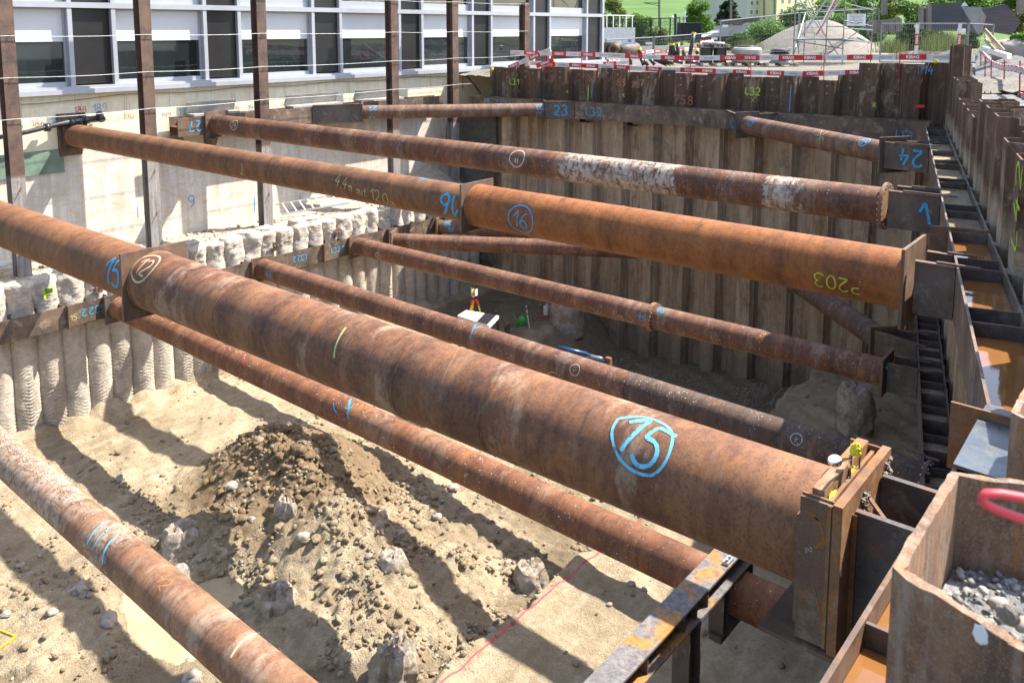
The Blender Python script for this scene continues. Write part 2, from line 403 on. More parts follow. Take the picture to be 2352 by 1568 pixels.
def nearpile():
    n = NT('sheet_pile_near', .78, 0, .35); v = n.pos()
    s = n.noise(n.map(v, (9, 9, 1.3)), 2.2, 7, .72); f = n.noise(v, 22, 8, .78); big = n.noise(n.map(v, (1, 1, .5)), 4.5, 6, .7); mic = n.noise(v, 170, 5, .75); o_ = n.noise(n.map(v, (1, 1, .35)), 14, 6, .75, .4)
    c = n.ramp(big, [(.34, (.085, .048, .030)), (.5, (.175, .098, .055)), (.66, (.27, .165, .095))])
    c = n.mix(n.math('MULTIPLY', n.mask(o_, .52, .64), .75), c, (.30, .125, .04)); c = n.mix(n.math('MULTIPLY', n.mask(s, .5, .64), .5), c, (.34, .28, .215))
    c = n.mix(n.math('MULTIPLY', n.mask(f, .52, .66), .5), c, (.05, .036, .03)); c = n.mix(n.math('MULTIPLY', n.mask(mic, .5, .66), .35), c, (.42, .36, .29))
    n.bump(n.math('ADD', f, n.math('MULTIPLY', mic, .3)), .5, .004); return n.col(c)
M['spn'] = nearpile()
M['spr'] = sheetpile('sheet_pile_right', -2.2)

def soil(name, a=(.33, .245, .145), b=(.56, .455, .305), wet=True):
    n = NT(name, .93, 0, .15); v = n.pos()
    big = n.noise(v, .45, 5, .6); f = n.noise(v, 4.5, 8, .75); mic = n.noise(v, 34, 5, .75); st = n.noise(n.map(v, (3.2, .7, 1)), 1.3, 5, .65)
    c = n.ramp(f, [(.3, a), (.52, tuple((a[i]+b[i])/2 for i in range(3))), (.7, b)])
    c = n.mix(n.math('MULTIPLY', n.mask(big, .42, .62), .55), c, tuple(x*.66 for x in a))
    c = n.mix(n.math('MULTIPLY', n.mask(st, .5, .66), .4), c, (.60, .51, .37))
    peb = n.voro(v, 30); pc = n.sep(n.voro(v, 30, 'Color'))[0]
    c = n.mix(n.math('MULTIPLY', n.mask(peb, .3, .2), n.mask(pc, .72, .78)), c, (.44, .40, .33))
    c = n.mix(n.math('MULTIPLY', n.mask(mic, .48, .66), .4), c, tuple(x*.5 for x in a))
    wz = n.math('ADD', n.math('MULTIPLY', n.math('ADD', n.sep(v)[2], 9.5), 2.0), n.math('MULTIPLY', n.math('SUBTRACT', big, .5), .5))
    if wet:      # freshly dug damp earth of the heap
        dl = n.n('ShaderNodeVectorMath', operation='DISTANCE'); n.ln(n.map(v, (1, 1, 0)), dl.inputs[0]); dl.inputs[1].default_value = (-13.7, 9.6, 0)
        dk = n.math('ADD', n.math('MULTIPLY', dl.outputs['Value'], .25), n.math('MULTIPLY', n.math('SUBTRACT', f, .5), .7))
        c = n.mix(n.math('MULTIPLY', n.mask(dk, .66, .42), .72), c, n.mix(n.mask(mic, .35, .65), (.125, .076, .036), (.235, .150, .078)))
    if wet: c = n.mix(n.math('MULTIPLY', n.mask(wz, .38, .24), .55), c, (.13, .092, .052))
    h = n.math('ADD', n.math('MULTIPLY', f, 1.0), n.math('ADD', n.math('MULTIPLY', mic, .5), n.math('MULTIPLY', n.mask(peb, .35, .1), .15)))
    n.bump(h, 1.0, .08)
    return n.col(c)
M['soil'] = soil('pit_soil')
M['clod'] = soil('soil_clods', (.28, .20, .115), (.48, .38, .25), False)
M['stone'] = plain('pale_stone', (.27, .235, .195), .9, 0, .3, 9)
def concrete(name, a, b, stain=0.5, bmp=.4, sc=1.0, dist=.02):
    n = NT(name, .9, 0, .2); v = n.pos()
    f = n.noise(v, 5*sc, 8, .72); big = n.noise(v, .9*sc, 5, .6); mic = n.noise(v, 38*sc, 5, .75)
    c = n.mix(n.mask(f, .32, .68), a, b)
    c = n.mix(n.math('MULTIPLY', n.mask(big, .5, .66), .4), c, tuple(x*.7 for x in a))
    if stain:
        q = n.noise(n.map(v, (1, 1.3, 2.2)), 1.5, 6, .65, 1.2)
        ring = n.math('MULTIPLY', n.mask(q, .555, .575), n.mask(q, .61, .59))
        c = n.mix(n.math('MULTIPLY', ring, stain), c, (.42, .27, .12))
    c = n.mix(n.math('MULTIPLY', n.mask(mic, .5, .7), .3), c, tuple(x*.6 for x in a))
    n.bump(n.math('ADD', f, n.math('MULTIPLY', mic, .45)), bmp, dist)
    return n.col(c)
M['bore'] = concrete('bored_pile_concrete', (.40, .34, .265), (.62, .545, .45), 0, .9, 1.6, .04)
M['rubble'] = concrete('rubble_concrete', (.38, .31, .22), (.58, .50, .385), 0, 1.0, 1.6, .06)
M['stumpc'] = concrete('stump_concrete', (.33, .275, .225), (.58, .51, .44), .25, 1.0, 2.2, .06)
def stumpmat():
    n = NT('stump_concrete', .92, 0, .15); v = n.pos(); f = n.noise(v, 7, 8, .75); m_ = n.noise(v, 45, 5, .78); d = n.noise(v, 2.6, 6, .7, .4); vr = n.voro(v, 28)
    c = n.mix(n.mask(f, .34, .66), (.31, .255, .20), (.60, .53, .46)); c = n.mix(n.math('MULTIPLY', n.mask(vr, .18, .10), .5), c, (.22, .20, .18)); c = n.mix(n.math('MULTIPLY', n.mask(d, .46, .58), .75), c, (.27, .195, .115))
    c = n.mix(n.math('MULTIPLY', n.mask(m_, .5, .66), .4), c, (.18, .14, .10)); n.bump(n.math('ADD', f, n.math('MULTIPLY', m_, .6)), 1.0, .05); return n.col(c)
M['stumpc'] = stumpmat()
M['board'] = concrete('weathered_board', (.30, .28, .25), (.44, .41, .37), 0, .3, 2, .01)
# ---------------- the retained walls ----------------
def wallmat():
    n = NT('basement_wall', .9, 0, .2); v = n.pos(); sp = n.sep(v)
    f = n.noise(v, 4, 7, .7); mic = n.noise(v, 40, 4, .7); w_ = n.noise(n.map(v, (1, 6, .8)), 1.2, 5, .6)
    low = n.mix(n.mask(w_, .36, .66), (.56, .505, .42), (.74, .685, .59))
    low = n.mix(n.math('MULTIPLY', n.mask(n.noise(v, .8, 4, .6), .5, .66), .4), low, (.40, .37, .34))
    for loc, sc in (((0, 0, 0), 1.15), ((3, 7, 1), 2.0)):
        q = n.noise(n.map(v, (1, .75, 2.0), loc), sc, 6, .62, 1.5)
        ring = n.math('MULTIPLY', n.mask(q, .555, .57), n.mask(q, .605, .59))
        low = n.mix(n.math('MULTIPLY', ring, .4), low, (.50, .36, .19))
    low = n.mix(n.math('MULTIPLY', n.mask(n.noise(n.map(v, (1, 1, 2)), 1.6, 3, .5), .68, .72), .4), low, (.50, .34, .14))
    upb = n.mix(n.mask(f, .35, .65), (.70, .60, .40), (.80, .72, .55))
    upb = n.mix(n.math('MULTIPLY', n.mask(w_, .52, .72), .5), upb, (.54, .44, .28))
    # panel joints
    jy = n.math('ABSOLUTE', n.math('SUBTRACT', n.math('FRACT', n.math('MULTIPLY', sp[1], .8)), .5))
    upb = n.mix(n.math('MULTIPLY', n.mask(n.math('MULTIPLY', jy, 10), .1, .03), .5), upb, (.25, .21, .16))
    jl = n.math('ABSOLUTE', n.math('SUBTRACT', n.math('FRACT', n.math('MULTIPLY', sp[1], 1.9)), .5))
    low = n.mix(n.math('MULTIPLY', n.mask(n.math('MULTIPLY', jl, 10), .12, .03), .22), low, (.30, .27, .24))
    jz = n.math('ABSOLUTE', n.math('SUBTRACT', n.math('FRACT', n.math('MULTIPLY', n.math('ADD', sp[2], n.math('MULTIPLY', f, .15)), 1.35)), .5))
    low = n.mix(n.math('MULTIPLY', n.mask(n.math('MULTIPLY', jz, 10), .16, .04), .28), low, (.33, .29, .25))
    k = n.mask(n.math('ADD', n.math('MULTIPLY', n.math('ADD', sp[2], 3.05), 3), n.math('MULTIPLY', f, .8)), .3, .5)
    c = n.mix(k, low, upb); c = n.mix(n.math('MULTIPLY', n.mask(mic, .5, .7), .2), c, (.3, .27, .22))
    n.bump(n.math('ADD', f, n.math('MULTIPLY', mic, .3)), .3, .015)
    return n.col(c)
M['wall'] = wallmat()
M['green'] = plain('green_membrane', (.15, .22, .16), .7, 0, .3, 3)
wallt = thing('basement_wall', 'tall pale concrete basement wall under the glazed office building', 'wall', (-22, 12, -5.9))
b = MB(); b.box((-22.4, -2, -6.0), (-22.0, 33.1, -1.50)); b.build('wall', M['wall'], wallt)
b = MB(); b.box((-21.998, 6.4, -3.55), (-21.95, 9.0, -3.02)); b.add([(-21.95, 6.4, -3.02), (-21.95, 9.0, -3.02), (-21.999, 9.0, -2.97), (-21.999, 6.4, -2.97)], [(0, 1, 2, 3)])
b.build('membrane', M['green'], wallt)
b = MB(); b.box((-21.996, 11.0, -3.3), (-21.95, 12.2, -2.99)); b.build('membrane', M['green'], wallt)

# ---- office building ----
M['alu'] = plain('pale_aluminium', (.37, .38, .405), .42, .15, .05, 3)
M['blind'] = plain('white_blind', (.62, .62, .62), .85, 0, .03, 2)
M['white'] = plain('white_paint', (.70, .70, .68), .5, 0, .05, 4)
def glass(name, c, r=.03):
    n = NT(name, r, 0, 1.0); v = n.pos(); f = n.noise(v, .7, 3, .5)
    n.bump(f, .02, .05); return n.col(n.mix(n.mask(f, .4, .6), c, tuple(x*1.5 for x in c)))
M['glass'] = glass('window_glass', (.016, .022, .022))
def darkmesh():
    n = NT('dark_mesh_panel', .42, 0, .5); v = n.pos(); f = n.noise(v, 1.5, 4, .6); sp = n.sep(v)
    t = n.noise(n.map(v, (1, 60, 60)), 1, 2, .5)
    c = n.mix(n.mask(f, .35, .65), (.007, .006, .006), (.015, .012, .011)); c = n.mix(n.math('MULTIPLY', n.mask(t, .45, .6), .3), c, (.022, .018, .015))
    return n.col(c)
M['dpanel'] = darkmesh()
bld = thing('office_building', 'glazed office building with white blinds and dark panels above the pit', 'building', (-22.3, 18, -1.5))
XF = -22.0
b = MB(); b.box((-40, -2, -1.5), (-22.42, 33.02, 6)); b.build('wall', M['dpanel'], bld)
b = MB(); b.box((-22.36, -2, -1.62), (-21.80, 33.12, -1.50)); b.box((-22.36, -2, -1.50), (-21.86, 33.14, -1.44)); b.build('sill', M['alu'], bld)
b = MB(); b.box((-22.33, -2, .50), (-21.97, 33.06, .64)); b.build('transom', M['alu'], bld)
b = MB(); b.box((-22.33, -2, 2.45), (-21.97, 33.06, 2.60)); b.build('transom', M['alu'], bld)
ys = [9.32 - 3.67]
k = 0; y = 9.37 - 3.69*3
bays = []
yy = [-1.7, 1.99, 5.68, 9.37, 13.03, 16.74, 20.41, 24.16, 27.93, 31.76]
def pane(a, c_, z0, z1, mt, nm, x=-22.2):
    q = MB(); q.box((x-.02, a, z0), (x, c_, z1)); return q.build(nm, mt, bld)
for i, y0 in enumerate(yy):
    y1 = yy[i+1] if i+1 < len(yy) else 33.02
    d1 = y0 + 1.02 if i+1 < len(yy) else 32.95
    for yc in (y0, y0 + 1.09 if i+1 < len(yy) else None):
        if yc is None: continue
        q = MB(); q.box((-22.33, yc-.055, -1.44), (-21.985, yc+.055, .50)); q.box((-22.33, yc-.055, .64), (-21.985, yc+.055, 2.45))
        q.build('mullion', M['alu'], bld)
    # dark panels
    pane(y0+.06, d1, -1.40, .50, M['dpanel'], 'dark_panel', -22.10); pane(y0+.06, d1, .66, 2.45, M['dpanel'], 'dark_panel', -22.10)
    if i+1 == len(yy):
        q = MB(); q.box((-22.40, 32.93, -1.44), (-21.96, 33.08, .50)); q.box((-22.40, 32.93, .64), (-21.96, 33.08, 2.45)); q.build('mullion', M['alu'], bld); break
    wa, wb = y0+1.15, y1-.06
    for z0, z1, bl in ((-1.44, .50, -.33), (.64, 2.45, 1.2 if i < 5 else None)):
        fr = MB(); t = .05
        fr.box((-22.24, wa, z0), (-22.14, wa+t, z1)); fr.box((-22.24, wb-t, z0), (-22.14, wb, z1))
        fr.box((-22.24, wa+t, z0), (-22.12, wb-t, z0+(.11 if z0 < 0 else .24))); fr.box((-22.24, wa+t, z1-t), (-22.14, wb-t, z1))
        wn = fr.build('window', M['alu'], bld)
        g = MB(); g.box((-22.21, wa+t, z0+.1), (-22.20, wb-t, z1-t)); g.build('pane', M['glass'], wn)
        if bl is not None and z0 < 0:
            g = MB(); g.box((-22.19, wa+.02, bl+.03), (-22.18, wb-.02, z1-.005)); g.box((-22.198, wa+.02, bl), (-22.17, wb-.02, bl+.03)); g.build('blind', M['blind'], wn)
# thin cable hanging under the sill
q = MB(); pts = [(-21.93, 5 + i*.9, -1.73 - .03*math.sin(i*1.7) - (.1*math.exp(-((i-3)/1.5)**2))) for i in range(28)]
q.tube(pts, .012, 5); solo('cable', q, M['alu'] if False else plain('cable_grey', (.25, .22, .17), .7), 'thin dusty cable running under the window sill of the office building', 'cable', smooth=True)

# ---- far sheet pile wall ----
def pile_prof(P0, e, n, k, u=.54, dep=.34, inn=True):
    a = [0, .2, .8, 1] ; d = [dep/2, 0, 0, dep/2] if inn else [dep/2, dep, dep, dep/2]
    a = [0, .13, .87, 1]
    return [tuple((Vector(P0) + Vector(e)*(k + t)*u + Vector(n)*dd)[:2]) for t, dd in zip(a, d)]
def holed_flange(mbk, p0, p1, zt, z0, t, nrm, holes):
    pass
FE = Vector((1, .09, 0)).normalized(); FN = Vector((-.09, 1, 0)).normalized()
def fpt(x): return Vector((x, 24.44 + .09*x, 0))
far = thing('sheet_pile_wall', 'long rusty sheet pile wall across the far end of the pit', 'wall', fpt(-12) + Vector((0, 0, -10.8)))
F0 = fpt(-19.90) ; FU = .5395
hole_m = M['stone']
ztops = {}
for k in range(28):
    inn = (k % 2 == 1)
    c = F0 + FE*(k+.5)*FU
    zt = -1.30 + .05*math.sin(k*1.7) - .004*k
    if k < 2: zt = -1.36
    if k in (22,): zt = -1.28
    if k >= 23: zt = -.93
    if k >= 26: zt = -.90
    q = MB(); q.sweep(pile_prof(F0, FE, FN, k, FU, .34, inn), -11.2, zt, .014)
    ztops[k] = zt
    # lock bead
    l = F0 + FE*k*FU + FN*.17
    q.bar(l + Vector((0, -.012, -11.2)), l + Vector((0, -.012, zt-.01)), .035, .035)
    p = q.build('sheet_pile', M['sp'], far)
    # lifting holes as pale discs, the bright ground behind painted on
    if k < 25:
        h = MB(); d0 = 0 if inn else .34
        for (fx, dz) in [(.5, .16)] + ([(.5, .36)] if k % 4 in (1, 2) else []) + ([(.12, .15), (.88, .15)] if inn and k % 3 else []):
            dd = d0 if .2 < fx < .8 else .085
            cc = F0 + FE*(k+fx)*FU + FN*(dd-.009) + Vector((0, 0, zt-dz))
            h.lathe(cc, [(.026, 0), (.026, .004)], 10, -FN)
        h.build('pale_hole_disc', hole_m, p)

# ---- right sheet pile wall (far stretch) and near stretch ----
RE = Vector((-.262, .965, 0)).normalized(); RN = Vector((.965, .262, 0)).normalized()
R0 = Vector((-.42, 5.72, 0)) - RN*0
rw = thing('sheet_pile_wall', 'rusty sheet pile wall with tall open pile ends along the right side of the pit', 'wall', R0 + RE*9 + Vector((0, 0, -10.5)))
PU = .60
for k in range(32):
    inn = (k % 2 == 0); s_ = k*PU
    zt = {0: -1.30, 1: -1.4, 2: -1.33, 3: -1.3, 4: -1.26, 5: -1.28, 6: -1.24, 7: -1.16, 8: -1.22, 9: -1.14, 10: -1.05, 11: -1.0, 12: -1.05, 13: -1.0, 14: -1.06, 15: -1.1, 16: -1.4, 17: -1.42, 18: -1.4, 19: -1.38, 20: -1.4, 21: -1.42, 22: -1.4, 23: -1.1, 24: -1.08, 25: -1.09}.get(k, -1.1)
    if k >= 28: zt = -.42
    q = MB(); q.sweep(pile_prof(R0, RE, RN, k, PU, .40, inn), -11.2, zt, .016)
    l = R0 + RE*k*PU + RN*.2
    q.bar(l + Vector((0, 0, -11.2)), l + Vector((0, 0, zt-.01)), .04, .04)
    q.build('sheet_pile', M['spr'], rw)
nw = thing('sheet_pile_wall', 'near sheet pile wall with torn open pile heads holding gravel', 'wall', (-.2, 3, -6))
N0 = Vector((-.39, 1.52, 0)); NE = Vector((0, 1, 0)); NN = Vector((1, 0, 0))
def torn(prof, z0, zt, t, seed, thin=.006):
    """pile whose top edge is ragged"""
    rg = random.Random(seed); P = []
    for a, b_ in zip(prof[:-1], prof[1:]):
        a, b_ = Vector(a), Vector(b_); nseg = max(2, int((b_-a).length/.025))
        for i in range(nseg): P.append(a.lerp(b_, i/nseg))
    P.append(Vector(prof[-1])); n = len(P); L = []; Rr = []
    for i in range(n):
        d = (P[min(i+1, n-1)] - P[max(i-1, 0)]).normalized(); q = Vector((-d.y, d.x))
        L.append(P[i] + q*t/2); Rr.append(P[i] - q*t/2)
    zz = [zt + rg.uniform(-thin, thin)*.5 for _ in P]; vs = []
    for arr in (L, Rr): vs += [(p.x, p.y, z0) for p in arr]
    for arr in (L, Rr): vs += [(p.x + rg.uniform(-.0015, .0015), p.y + rg.uniform(-.0015, .0015), zz[i] + rg.uniform(-.002, .002)) for i, p in enumerate(arr)]
    fs = []
    for i in range(n-1):
        a, b_, c_, d_ = i, i+1, n+i, n+i+1; o = 2*n
        fs += [(a, a+o, b_+o, b_), (c_, d_, d_+o, c_+o), (a+o, c_+o, d_+o, b_+o)]
    o = 2*n; fs += [(0, n, n+o, o), (n-1, n-1+o, 2*n-1+o, 2*n-1)]
    return MB().add(vs, fs)
for k in range(-7, 7):
    inn = (k % 2 == 0)
    zt = {0: -1.0, 1: -1.0, -1: -1.0, 2: -1.13, 3: -1.13, 4: -1.3, 5: -1.32, 6: -1.32}.get(k, -1.0)
    torn(pile_prof(N0, NE, NN, k, PU, .40, inn), -9.5, zt, .02 if k < 3 else .016, k+50).build('sheet_pile', M['spn'], nw)
# torch-cut lifting hole on the nearest pile, its sunlit gravel painted as a white disc
def blob(c, ax, ux, r1, r2, th, seed, name, mt, par, lab=None):
    rg = random.Random(seed); c = Vector(c); ax = Vector(ax).normalized(); ux = Vector(ux); vx = ax.cross(ux); N = 18
    vs = [c + ax*th]
    rr = [rg.uniform(.85, 1.1) for _ in range(N)]
    for i in range(N):
        a = 2*math.pi*i/N; vs.append(c + ax*th + ux*math.cos(a)*r1*rr[i]*.8 + vx*math.sin(a)*r2*rr[i]*.8)
    for i in range(N):
        a = 2*math.pi*i/N; vs.append(c + ux*math.cos(a)*r1*rr[i] + vx*math.sin(a)*r2*rr[i])
    fs = [(0, 1+i, 1+(i+1) % N) for i in range(N)] + [(1+i, 1+N+i, 1+N+(i+1) % N, 1+(i+1) % N) for i in range(N)]
    q = MB().add(vs, fs); return q.build(name, mt, par, label=lab)
wd = Vector((.20, -.078, 0)).normalized()      # direction of the web of the nearest pile
wn_ = Vector((-.078, -.20, 0)).normalized()
bp = PL(2252, 1456, wn_, wn_.dot(Vector((-.39, 1.598, 0))) + .0105)
blob(bp, wn_, wd, .014, .019, .0015, 3, 'pale_hole_disc', M['white'], nw, 'white disc for a torn lifting hole, sunlit gravel painted on')
bp = PL(2316, 1412, wn_, wn_.dot(Vector((-.39, 1.598, 0))) + .0105)
blob(bp, wn_, wd, .020, .018, .006, 5, 'weld_lump', M['stumpc'], nw)

# ---- bored pile wall on the left, below the ledge ----
bw = thing('bored_pile_wall', 'secant wall of rough grey bored piles below the office building', 'wall', (-20.2, 12, -9.7))
def head_off(Z_, rk): a = rk.uniform(-.05, .05); return a*sstep(-6.3, -5.9, Z_)
for k in range(-4, 29):
    rk = random.Random(k*7+3); yc = 7.15 + .535*k + rk.uniform(-.02, .02); rr = .335 + rk.uniform(-.015, .015); tk = rk.uniform(-.10, .12); na = 26; zs = np.concatenate([np.linspace(-9.9, -6.2, 224), np.linspace(-6.185, -5.62 + tk, 36)])
    th = np.linspace(-math.pi*.56, math.pi*.56, na); T, Zz = np.meshgrid(th, zs)
    sgn = 1 if k % 2 else -1; ph = k*1.3; fr = 76 + 12*math.sin(k*3.1)
    amp = .011 + .012*max(0, math.sin(k*1.9)*.5+.5)
    lowf = sstep(-7.2, -8.4, Zz)
    rad = rr + amp*(.35+.65*lowf)*np.sin(fr*(Zz + .36*np.abs(T + .5*math.sin(k*2.7))*sgn*(np.floor(Zz*.9+k*.37) % 2*2-1)) + 5*fbm(Zz*1.5+k, T*1.5, 3) + ph) * (vn(Zz*3+k*7, T*2) > .25)
    rad = rad + .035*fbm(Zz*2.1+k*3.3, T*1.5+k, 4)
    head = sstep(-6.35, -6.05, Zz)
    rad = rad + head*(.17*fbm(Zz*1.9+k*9.7, T*1.5+k*2.3, 3, .5) + .055*fbm(Zz*13+k, T*4.5, 4, .65) + .01)
    rad = rad * (1 - .20*sstep(-5.72, -5.56, Zz))
    X = -20.32 + rad*np.cos(T) - head*.03; Y = yc + rad*np.sin(T)
    # close the top
    for f_ in (.8, .5, .15):
        X = np.vstack([X, -20.35 + (X[259] + 20.35)*f_]); Y = np.vstack([Y, yc + (Y[259]-yc)*f_])
        Zz = np.vstack([Zz, Zz[259] + .05*(1-f_) + .05*fbm(th*3+k, th*0+f_*5, 2)])
    Y = Y + head_off(Zz, rk); o = sheet('bored_pile', X, Y, Zz, M['bore']); mx = INV[bw.name]
    o.data.transform(mx); o.parent = bw
# ---- ledge between the two left walls ----
xs = np.arange(-22.05, -20.1, .05); ysv = np.arange(2, 24.6, .05); X, Y = np.meshgrid(xs, ysv)
Z = -5.72 + .10*fbm(X*1.2, Y*1.2, 4) + .05*fbm(X*6, Y*6, 3) + (.25*sstep(-21.2, -21.9, X)*sstep(15.0, 17.0, Y)) + sstep(18.5, 22, Y)*(.5*sstep(-20.4, -21.6, X) + .25*fbm(X*2.5, Y*2.5, 4))
Z = Z - .25*sstep(-20.6, -20.2, X)
sheet('ledge_ground', X, Y, Z, M['rubble'], 'structure')
rg = np.random.default_rng(5); n_ = 900
P = np.stack([rg.uniform(-21.9, -20.5, n_), rg.uniform(4, 24, n_), np.full(n_, -5.72)], -1)
rocks('ledge_rubble', P, .02 + .07*rg.random(n_)**3, M['rubble'], 'stuff', .7, 5)
tag(bpy.data.objects['ledge_rubble'], 'crumbled pale concrete rubble scattered along the ledge', 'rubble')
# dark shotcrete corner between left wall and far sheet piles
M['shot'] = concrete('shotcrete', (.085, .078, .07), (.19, .175, .155), 0, 1.0, 3, .06)
xs = np.linspace(-22.0, -19.6, 60); zs = np.linspace(-9.8, -2.9, 150); X, Zz = np.meshgrid(xs, zs)
Y = 22.72 + .25*fbm(X*3, Zz*3, 5, .6) + .5*sstep(-3.2, -3.0, Zz) - .5*sstep(-4.8, -5.8, Zz)*(.6+fbm(X*2, Zz*2, 4))
cs = sheet('shotcrete_face', X, Y, Zz, M['shot']); tag(cs, 'dark rough sprayed concrete patch in the far left corner of the pit', 'wall')
# ---------------- hand lettering ----------------
def arc(cx, cy, rx, ry, a0, a1, n=10): return [(cx+rx*math.cos(R(a0+(a1-a0)*i/n)), cy+ry*math.sin(R(a0+(a1-a0)*i/n))) for i in range(n+1)]
G = {
 '0': [arc(.3, .5, .28, .5, 90, 450, 16)], '1': [[(.02, .62), (.3, .95), (.36, 1), (.34, .5), (.32, 0)]],
 '2': [arc(.3, .72, .27, .28, 160, -30, 8) + [(.3, .3), (.02, .03), (.3, .04), (.6, .02)]],
 '3': [arc(.28, .75, .26, .25, 150, -80, 8) + arc(.28, .26, .3, .26, 80, -150, 9)],
 '4': [[(.35, 1), (.2, .6), (.02, .35), (.3, .38), (.6, .42)], [(.48, .7), (.42, .3), (.4, -.05)]],
 '5': [[(.62, 1), (.35, .97), (.14, .95), (.1, .58)] + arc(.3, .3, .29, .31, 120, -140, 10)],
 '6': [[(.5, 1), (.25, .75), (.06, .35)] + arc(.3, .25, .25, .25, 180, 520, 12)],
 '7': [[(.02, .93), (.3, .98), (.6, 1), (.4, .5), (.25, 0)], [(.15, .5), (.5, .53)]],
 '8': [arc(.3, .75, .22, .24, -90, 270, 12) + arc(.3, .26, .27, .26, 90, -270, 12)],
 '9': [arc(.32, .72, .25, .27, 0, 360, 12) + [(.57, .4), (.45, .1), (.2, 0)]],
 'L': [[(.12, 1), (.06, .5), (.04, .05), (.5, .08)]], 'x': [[(0, .6), (.5, 0)], [(.5, .65), (.02, 0)]],
 'T': [[(0, 1), (.62, .95)], [(.32, .97), (.3, 0)]], 'P': [[(.08, 0), (.12, 1)], [(.1, .95)] + arc(.3, .75, .28, .24, 80, -100, 8) + [(.12, .48)]],
 'm': [[(0, .45), (.05, 0)], [(.04, .3)] + arc(.16, .3, .1, .16, 150, 0, 5) + [(.27, 0)], [(.27, .3)] + arc(.38, .3, .1, .16, 150, 0, 5) + [(.5, 0)]],
 'i': [[(.08, .45), (.09, .2), (.1, 0)], [(.06, .62), (.10, .66)]], 't': [[(.2, .8), (.15, .1), (.3, 0)], [(0, .5), (.4, .55)]],
 ',': [[(.06, .05), (0, -.18)]], '.': [[(.03, .02), (.09, .05)]], '_': [[(0, .02), (.35, .03)]], '-': [[(0, .4), (.3, .42)]],
 'K': [[(.06, 1), (.04, 0)], [(.5, .95), (.06, .45), (.55, 0)]], 'W': [[(0, 1), (.18, 0), (.36, .7), (.52, 0), (.72, 1)]],
 'O': [arc(.5, .5, .62, .62, 80, 445, 26)], 'H': [[(.05, 1), (.03, 0)], [(.45, 1), (.47, 0)]], '|': [[(.05, 1), (.02, 0)]],
 '>': [[(0, .5), (1, .5)], [(.7, .8), (1, .5), (.7, .2)]], 'n': [[(.05, 0), (.08, .55)], [(.4, 0), (.38, .6)], [(.05, .75), (.1, .85)], [(.38, .78), (.42, .88)]],
 '+': [[(.3, .9), (.28, .1)], [(0, .45), (.62, .5)], [(.1, .2), (.28, .1)]],
}
ADV = {'1': .5, 'm': .66, 'i': .25, 't': .48, ',': .2, '.': .2, '_': .45, 'L': .62, 'W': .85, '|': .25, ' ': .35, '-': .4, 'H': .6}
def layout(txt):
    out = []; x = 0
    for ch in txt:
        if ch in G:
            for st in G[ch]: out.append([(p[0]+x, p[1]) for p in st])
        x += ADV.get(ch, .78)
    return out, x - .12
def smoothp(st):
    for _ in range(2):
        if len(st) < 3: break
        q = [st[0]]
        for a, b_ in zip(st[:-1], st[1:]):
            q += [(a[0]*.75+b_[0]*.25, a[1]*.75+b_[1]*.25), (a[0]*.25+b_[0]*.75, a[1]*.25+b_[1]*.75)]
        st = q + [st[-1]]
    out = []
    for a, b_ in zip(st[:-1], st[1:]):
        d = math.dist(a, b_); k = max(1, int(d/.12)); out += [(a[0]+(b_[0]-a[0])*i/k, a[1]+(b_[1]-a[1])*i/k) for i in range(k)]
    return out + [st[-1]]
def ribbons(strokes, fn, wd, q, seed=0):
    """strokes in metres; fn(a, b) -> world point just proud of the surface"""
    rg = random.Random(seed)
    for st in strokes:
        st = smoothp(st); n = len(st); L = []; Rr = []
        for i in range(n):
            dx = st[min(i+1, n-1)][0] - st[max(i-1, 0)][0]; dy = st[min(i+1, n-1)][1] - st[max(i-1, 0)][1]
            l = math.hypot(dx, dy) or 1; nx, ny = -dy/l, dx/l; w_ = wd/2*(.8+.35*rg.random())*(.6 if i in (0, n-1) else 1)
            L.append(fn(st[i][0]+nx*w_, st[i][1]+ny*w_)); Rr.append(fn(st[i][0]-nx*w_, st[i][1]-ny*w_))
        vs = L + Rr; fs = [(i, n+i, n+i+1, i+1) for i in range(n-1)]
        q.add(vs, fs)
def placed(txt, h, ang=0, mx=1, circle=False, slant=0):
    st, w_ = layout(txt)
    if circle: st += [[((p[0]*1.25-.62)*1.0+w_/2, (p[1]*1.25-.62)*1.0+.5) for p in arc(.5, .5, .72+max(0, w_-1)*.3, .72, 80, 445, 26)]]
    ca, sa = math.cos(R(ang)), math.sin(R(ang)); out = []
    for s_ in st:
        out.append([(((p[0]-w_/2+slant*p[1])*mx*ca - (p[1]-.5)*sa)*h, ((p[0]-w_/2+slant*p[1])*mx*sa + (p[1]-.5)*ca)*h) for p in s_])
    return out
def paint(name, c, al=.9):
    n = NT(name, .7, 0, .3); v = n.pos(); f = n.noise(v, 26, 6, .75)
    n.ln(n.math('MULTIPLY', n.mask(f, .30, .44), al), n.b.inputs['Alpha'])
    return n.col(n.mix(n.mask(f, .35, .7), tuple(x*.75 for x in c), c))
M['blue'] = paint('blue_spray', (.05, .40, .68)); M['lblue'] = paint('light_blue_spray', (.17, .56, .74), .95)
M['yel'] = paint('yellow_chalk', (.60, .58, .06)); M['chalk'] = paint('white_chalk', (.62, .58, .52)); M['lime'] = paint('lime_spray', (.52, .78, .04))
M['redp'] = paint('red_spray', (.72, .07, .07)); M['cream'] = paint('cream_chalk', (.62, .50, .30)); M['palery'] = paint('pale_yellow_chalk', (.55, .53, .22)); M['orp'] = paint('faded_orange_chalk', (.50, .22, .10), .8)

